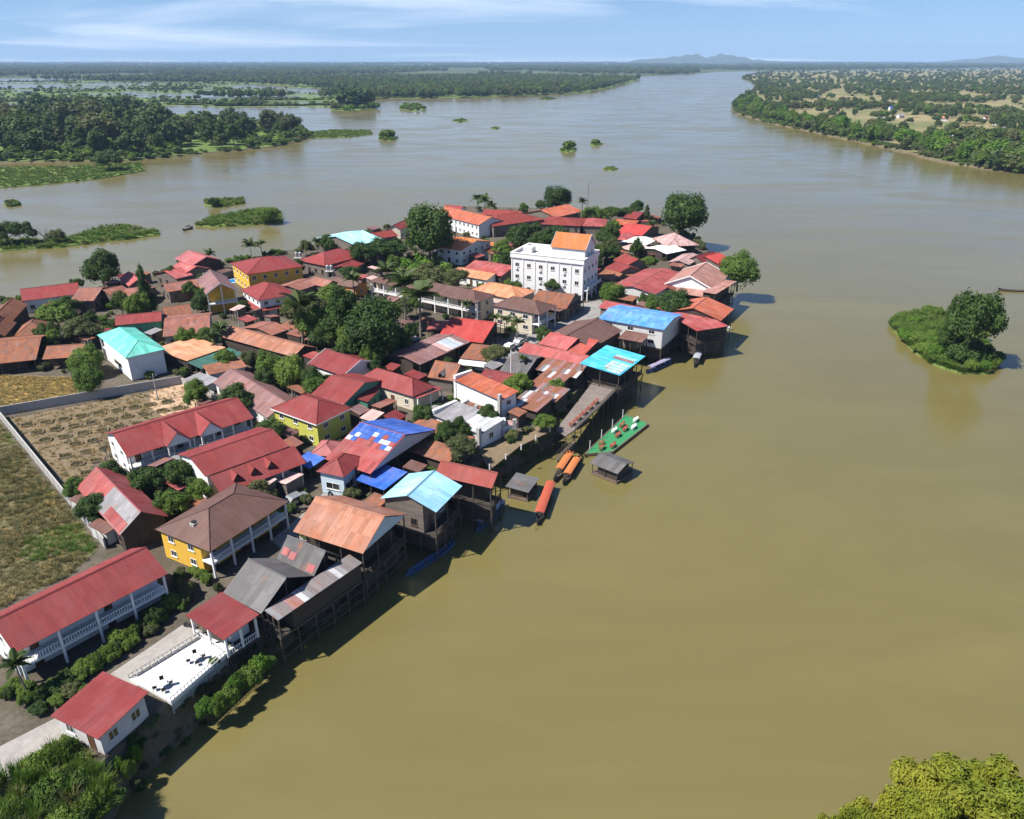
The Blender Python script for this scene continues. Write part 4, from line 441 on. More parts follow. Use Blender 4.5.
YARD=[(-36.44, 206.22, 4.6, 4.96, 2.35, 'small leafy yard tree beside the long cream two-storey guesthouse with brown hipped roof', 'yard trees beside the long cream two-storey guesthouse with brown'), (-4.71, 225.4, 4.6, 3.96, 2.1, 'small leafy yard tree beside the pale orange hipped roof left of the white hotel', 'yard trees beside the pale orange hipped roof left of'), (-97.27, 234.31, 4.6, 4.35, 2.06, 'small leafy yard tree beside the pink lower roof in front of the tallest pink gable', 'yard trees among the town houses'), (41.66, 314.27, 4.6, 5.61, 2.94, 'small leafy yard tree beside the pink-red low roof right of the dark pink-red hipped roof', 'yard trees among the town houses'), (-9.97, 285.8, 4.6, 4.51, 2.03, 'small leafy yard tree beside the small orange roof annex right of the orange villa', 'yard trees beside the small orange roof annex right of'), (-111.58, 191.66, 4.6, 5.3, 2.15, 'small leafy yard tree beside the rusty hipped roof house behind the long rusty roof', 'yard trees among the town houses'), (-85.36, 251.76, 4.6, 3.71, 1.61, 'small leafy yard tree beside the yellow two-storey hotel with broad red hipped roof', 'yard trees beside the yellow two-storey hotel with broad red'), (44.84, 270.38, 4.6, 6.1, 2.83, 'small leafy yard tree beside the pale pink sheet roof in the back lane', 'yard trees beside the pale pink sheet roof in the'), (13.98, 275.16, 4.6, 6.1, 3.34, 'small leafy yard tree beside the small orange roof annex right of the orange villa', 'yard trees beside the small orange roof annex right of'), (-122.87, 202.19, 4.6, 6.56, 2.93, 'small leafy yard tree beside the rusty red roof right of the long maroon-red shore roof', 'yard trees beside the rusty red roof right of the'), (-11.83, 212.79, 4.6, 3.84, 1.55, 'small leafy yard tree beside the pale orange hipped roof left of the white hotel', 'yard trees beside the pale orange hipped roof left of'), (-68.62, 261.22, 4.6, 4.31, 2.26, 'small leafy yard tree beside the red hipped roof right of the water towers', 'yard trees beside the red hipped roof right of the'), (-4.44, 131.88, 4.6, 5.6, 2.51, 'small leafy yard tree beside the white low house with grey and white sheet roof', 'yard trees beside the white low house with grey and'), (-113.23, 176.71, 4.6, 5.29, 2.27, 'small leafy yard tree beside the long rusty roof house at the left edge', 'yard trees beside the long rusty roof house at the'), (-33.11, 337.3, 4.6, 6.03, 2.48, 'small leafy yard tree beside the small red roof peeking behind the orange-red roof', 'yard trees among the town houses'), (-36.33, 149.97, 4.6, 3.98, 1.87, 'small leafy yard tree beside the red gabled house with green walls behind the yellow-green house', 'yard trees beside the red gabled house with green walls'), (-12.13, 123.19, 4.6, 5.95, 2.57, 'small leafy yard tree beside the rusty brown roofs beside the dark red and blue patched', 'yard trees among the town houses'), (-44.34, 123.97, 4.6, 6.73, 3.2, 'small leafy yard tree beside the yellow-green two-storey house with red hipped roof and white eaves', 'yard trees among the town houses'), (-29.83, 201.43, 4.6, 5.72, 2.73, 'small leafy yard tree beside the long cream two-storey guesthouse with brown hipped roof', 'yard trees beside the long cream two-storey guesthouse with brown'), (12.54, 222.41, 4.6, 5.9, 3.23, 'small leafy yard tree beside the rusty brown gabled roof at the foot of the white', 'yard trees among the town houses'), (-27.8, 243.1, 4.6, 3.81, 1.64, 'small leafy yard tree beside the pale orange narrow roof annex below the pink-red gabled roof', 'yard trees beside the pale orange narrow roof annex below'), (-75.09, 274.81, 4.6, 6.09, 2.99, 'small leafy yard tree beside the light cyan gabled roof on the back shore', 'yard trees beside the light cyan gabled roof on the'), (14.14, 229.86, 4.6, 4.39, 1.92, 'small leafy yard tree beside the brown-red gabled roof beside the hotel lowest of a cluster', 'yard trees beside the brown-red gabled roof beside the hotel,'), (-51.94, 100.07, 4.6, 5.43, 2.61, 'small leafy yard tree beside the dark-walled house with bright red gable roof patched in grey', 'yard trees beside the dark-walled house with bright red gable'), (-54.95, 138.11, 4.6, 6.93, 3.7, 'small leafy yard tree beside the long low house with faded brown roof', 'yard trees beside the long low house with faded brown'), (13.47, 363.11, 4.6, 6.1, 2.86, 'small leafy yard tree beside the orange-pink gabled roof below the dark tree at the back', 'yard trees beside the orange-pink gabled roof below the dark'), (-87.07, 204.78, 4.6, 3.89, 1.9, 'small leafy yard tree beside the rusty roof directly behind the wide rusty red gabled roof', 'yard trees beside the rusty roof directly behind the wide'), (-65.73, 108.49, 4.6, 5.7, 2.81, 'small leafy yard tree beside the small brown lean-to roof low against the lot wall upper', 'yard trees beside the small brown lean-to roof low against'), (-54.75, 114.65, 4.6, 5.21, 2.17, 'small leafy yard tree beside the long white house with red roof carrying three small pointed', 'yard trees among the town houses'), (23.96, 240.41, 4.6, 5.43, 2.29, 'small leafy yard tree beside the brown-red gabled roof beside the hotel lowest of a cluster', 'yard trees beside the brown-red gabled roof beside the hotel,'), (0.62, 222.93, 4.6, 5.51, 2.66, 'small leafy yard tree beside the pale orange hipped roof left of the white hotel', 'yard trees beside the pale orange hipped roof left of'), (17.43, 311.11, 4.6, 4.1, 1.82, 'small leafy yard tree beside the dark pink-red hipped roof behind the hotel roof', 'yard trees among the town houses'), (-20.85, 245.0, 4.6, 4.48, 2.08, 'small leafy yard tree beside the pale orange narrow roof annex below the pink-red gabled roof', 'yard trees beside the pale orange narrow roof annex below'), (15.94, 271.13, 4.6, 3.73, 1.62, 'small leafy yard tree beside the small orange roof annex right of the orange villa', 'yard trees beside the small orange roof annex right of'), (41.53, 311.5, 4.6, 6.21, 2.98, 'small leafy yard tree beside the bright red gabled roof left of the patched pink roof', 'yard trees beside the bright red gabled roof left of'), (-79.96, 176.5, 4.6, 6.4, 3.0, 'small leafy yard tree beside the bright tan-orange single-slope roof right of the turquoise house', 'yard trees beside the bright tan-orange single-slope roof right of'), (-67.09, 278.59, 4.6, 5.52, 2.32, 'small leafy yard tree beside the light cyan gabled roof on the back shore', 'yard trees beside the light cyan gabled roof on the'), (7.7, 245.07, 4.6, 3.63, 1.5, 'small leafy yard tree beside the pink-red gabled roof between the orange villa and the white', 'yard trees beside the pink-red gabled roof between the orange'), (-27.09, 173.7, 4.6, 4.49, 2.29, 'small leafy yard tree beside the faded pink curved-looking metal roof workshop with pale sheets', 'yard trees beside the faded pink curved-looking metal roof workshop'), (-36.33, 169.43, 4.6, 6.26, 2.83, 'small leafy yard tree beside the maroon gabled house with white bargeboard beside the mango trees', 'yard trees beside the maroon gabled house with white bargeboard'), (5.62, 355.46, 4.6, 5.62, 2.36, 'small leafy yard tree beside the orange-pink gabled roof below the dark tree at the back', 'yard trees beside the orange-pink gabled roof below the dark'), (-61.88, 106.93, 4.6, 4.13, 1.81, 'small leafy yard tree beside the dark-walled house with bright red gable roof patched in grey', 'yard trees beside the dark-walled house with bright red gable'), (-40.16, 143.55, 4.6, 6.29, 3.12, 'small leafy yard tree beside the red gabled house with green walls behind the yellow-green house', 'yard trees beside the red gabled house with green walls'), (-64.09, 140.55, 4.6, 6.97, 2.92, 'small leafy yard tree beside the long low house with faded brown roof', 'yard trees beside the long low house with faded brown'), (38.12, 209.23, 4.6, 5.66, 2.37, 'small leafy yard tree beside the red roof hiding behind the long bright blue roof', 'yard trees among the town houses'), (-42.65, 182.33, 4.6, 5.49, 2.41, 'small leafy yard tree beside the long rusty orange roof left of the palm grove', 'yard trees among the town houses'), (-70.23, 105.5, 4.6, 4.78, 2.15, 'small leafy yard tree beside the small brown lean-to roof low against the lot wall upper', 'yard trees beside the small brown lean-to roof low against'), (-2.16, 253.7, 4.6, 6.64, 3.1, 'small leafy yard tree beside the pink-red gabled roof between the orange villa and the white', 'yard trees beside the pink-red gabled roof between the orange'), (-39.63, 102.62, 4.6, 5.79, 2.79, 'small leafy yard tree beside the yellow two-storey villa with hipped brown tiled roof and curved', 'yard trees among the town houses'), (68.3, 312.07, 4.6, 4.64, 2.29, 'small leafy yard tree beside the bright red gabled roof left of the patched pink roof', 'yard trees beside the bright red gabled roof left of'), (-16.89, 132.86, 4.6, 5.13, 2.64, 'small leafy yard tree beside the rusty low roof behind the red and blue patched roof', 'yard trees beside the rusty low roof behind the red'), (0.02, 338.52, 4.6, 3.65, 1.56, 'small leafy yard tree beside the narrow red roof running behind the palms at the river', 'yard trees among the town houses'), (-75.69, 177.0, 4.6, 5.74, 2.64, 'small leafy yard tree beside the bright tan-orange single-slope roof right of the turquoise house', 'yard trees beside the bright tan-orange single-slope roof right of'), (-126.25, 168.66, 4.6, 5.13, 2.16, 'small leafy yard tree beside the long rusty roof house at the left edge', 'yard trees beside the long rusty roof house at the'), (-58.04, 107.01, 4.6, 4.57, 2.38, 'small leafy yard tree beside the dark-walled house with bright red gable roof patched in grey', 'yard trees beside the dark-walled house with bright red gable'), (6.17, 301.12, 4.6, 6.22, 2.67, 'small leafy yard tree beside the dark red hipped roof hall joined to the long white', 'yard trees beside the dark red hipped roof hall joined'), (-70.78, 246.79, 4.6, 5.75, 2.56, 'small leafy yard tree beside the yellow two-storey hotel with broad red hipped roof', 'yard trees beside the yellow two-storey hotel with broad red'), (36.74, 273.68, 4.6, 6.94, 3.48, 'small leafy yard tree beside the pale pink sheet roof in the back lane', 'yard trees beside the pale pink sheet roof in the'), (-40.04, 151.08, 4.6, 3.91, 1.91, 'small leafy yard tree beside the maroon gabled house with white bargeboard beside the mango trees', 'yard trees beside the maroon gabled house with white bargeboard'), (1.15, 145.91, 4.6, 6.33, 3.35, 'small leafy yard tree beside the patched pink-grey sheet roof upper of two', 'yard trees among the town houses'), (-86.03, 269.19, 4.6, 3.51, 1.76, 'small leafy yard tree beside the pink gabled roof tallest on the far left shore', 'yard trees beside the pink gabled roof tallest on the'), (-120.44, 232.91, 4.6, 4.3, 2.1, 'small leafy yard tree beside the pink-orange gable peeking right of the shore tree', 'yard trees among the town houses'), (-94.36, 259.7, 4.6, 4.47, 2.26, 'small leafy yard tree beside the pink gabled roof tallest on the far left shore', 'yard trees beside the pink gabled roof tallest on the'), (-88.55, 205.34, 4.6, 3.68, 1.85, 'small leafy yard tree beside the rusty roof directly behind the wide rusty red gabled roof', 'yard trees beside the rusty roof directly behind the wide'), (7.84, 179.34, 4.6, 5.35, 2.3, 'small leafy yard tree beside the coral red upper tier roof of the market', 'yard trees among the town houses'), (-74.55, 278.77, 4.6, 3.56, 1.96, 'small leafy yard tree beside the light cyan gabled roof on the back shore', 'yard trees beside the light cyan gabled roof on the'), (-3.72, 163.25, 4.6, 6.46, 3.29, 'small leafy yard tree beside the brown-red lean roof with a white front awning', 'yard trees among the town houses'), (-80.21, 258.45, 4.6, 5.36, 2.31, 'small leafy yard tree beside the red hipped roof right of the water towers', 'yard trees beside the red hipped roof right of the'), (-59.81, 200.77, 4.6, 3.77, 1.64, 'small leafy yard tree beside the red tiled hipped two-tier house in front of the yellow', 'yard trees among the town houses'), (-29.11, 248.07, 4.6, 4.61, 2.15, 'small leafy yard tree beside the pale orange narrow roof annex below the pink-red gabled roof', 'yard trees beside the pale orange narrow roof annex below'), (-122.43, 205.45, 4.6, 4.55, 2.22, 'small leafy yard tree beside the rusty red roof right of the long maroon-red shore roof', 'yard trees beside the rusty red roof right of the'), (38.14, 302.18, 4.6, 4.13, 1.84, 'small leafy yard tree beside the small pink-red roof left of the white roof sheets', 'yard trees among the town houses'), (-30.21, 156.93, 4.6, 5.15, 2.23, 'small leafy yard tree beside the maroon gabled house with white bargeboard beside the mango trees', 'yard trees beside the maroon gabled house with white bargeboard'), (-14.7, 162.22, 4.6, 3.72, 1.55, 'small leafy yard tree beside the faded pink curved-looking metal roof workshop with pale sheets', 'yard trees beside the faded pink curved-looking metal roof workshop'), (-0.77, 230.2, 4.6, 4.17, 1.91, 'small leafy yard tree beside the pale orange narrow roof annex below the pink-red gabled roof', 'yard trees beside the pale orange narrow roof annex below'), (-48.45, 270.77, 4.6, 5.71, 2.59, 'small leafy yard tree beside the maroon roof among the trees below the light cyan roof', 'yard trees among the town houses'), (-9.53, 126.25, 4.6, 5.3, 2.34, 'small leafy yard tree beside the white low house with grey and white sheet roof', 'yard trees beside the white low house with grey and'), (5.02, 347.18, 4.6, 5.37, 2.68, 'small leafy yard tree beside the orange-pink gabled roof below the dark tree at the back', 'yard trees beside the orange-pink gabled roof below the dark'), (-39.69, 249.34, 4.6, 6.63, 2.97, 'small leafy yard tree beside the small red roof below the water tower and hipped red', 'yard trees among the town houses'), (-36.62, 324.51, 4.6, 5.16, 2.26, 'small leafy yard tree beside the small red house touching the big round tree', 'yard trees among the town houses'), (-26.84, 204.56, 4.6, 5.31, 2.19, 'small leafy yard tree beside the long cream two-storey guesthouse with brown hipped roof', 'yard trees beside the long cream two-storey guesthouse with brown'), (-64.36, 98.79, 4.6, 5.42, 2.81, 'small leafy yard tree beside the dark-walled house with bright red gable roof patched in grey', 'yard trees beside the dark-walled house with bright red gable'), (10.11, 309.82, 4.6, 5.91, 2.73, 'small leafy yard tree beside the dark red hipped roof hall joined to the long white', 'yard trees beside the dark red hipped roof hall joined'), (-65.22, 162.0, 4.6, 5.54, 2.59, 'small leafy yard tree beside the rusty-red low roof at the far end', 'yard trees beside the rusty-red low roof at the far'), (-133.82, 227.59, 4.6, 5.04, 2.47, 'small leafy yard tree beside the long maroon-red roof on the far left shore', 'yard trees among the town houses'), (27.97, 253.14, 4.6, 5.74, 2.86, 'small leafy yard tree beside the dull red gabled roof beside the hotel upper', 'yard trees among the town houses'), (-52.32, 149.8, 4.6, 6.08, 2.83, 'small leafy yard tree beside the long low house with faded brown roof', 'yard trees beside the long low house with faded brown'), (-38.67, 285.04, 4.6, 3.92, 2.11, 'small leafy yard tree beside the red roof right of the light cyan roof', 'yard trees among the town houses'), (-60.51, 163.26, 4.6, 5.4, 2.21, 'small leafy yard tree beside the rusty-red low roof at the far end', 'yard trees beside the rusty-red low roof at the far'), (-23.79, 218.27, 4.6, 3.75, 2.06, 'small leafy yard tree beside the long cream two-storey guesthouse with brown hipped roof', 'yard trees beside the long cream two-storey guesthouse with brown'), (-17.93, 134.71, 4.6, 4.18, 1.7, 'small leafy yard tree beside the rusty low roof behind the red and blue patched roof', 'yard trees beside the rusty low roof behind the red'), (-6.22, 148.33, 4.6, 4.38, 2.4, 'small leafy yard tree beside the maroon flat roof behind the white orange-roofed block', 'yard trees among the town houses')]
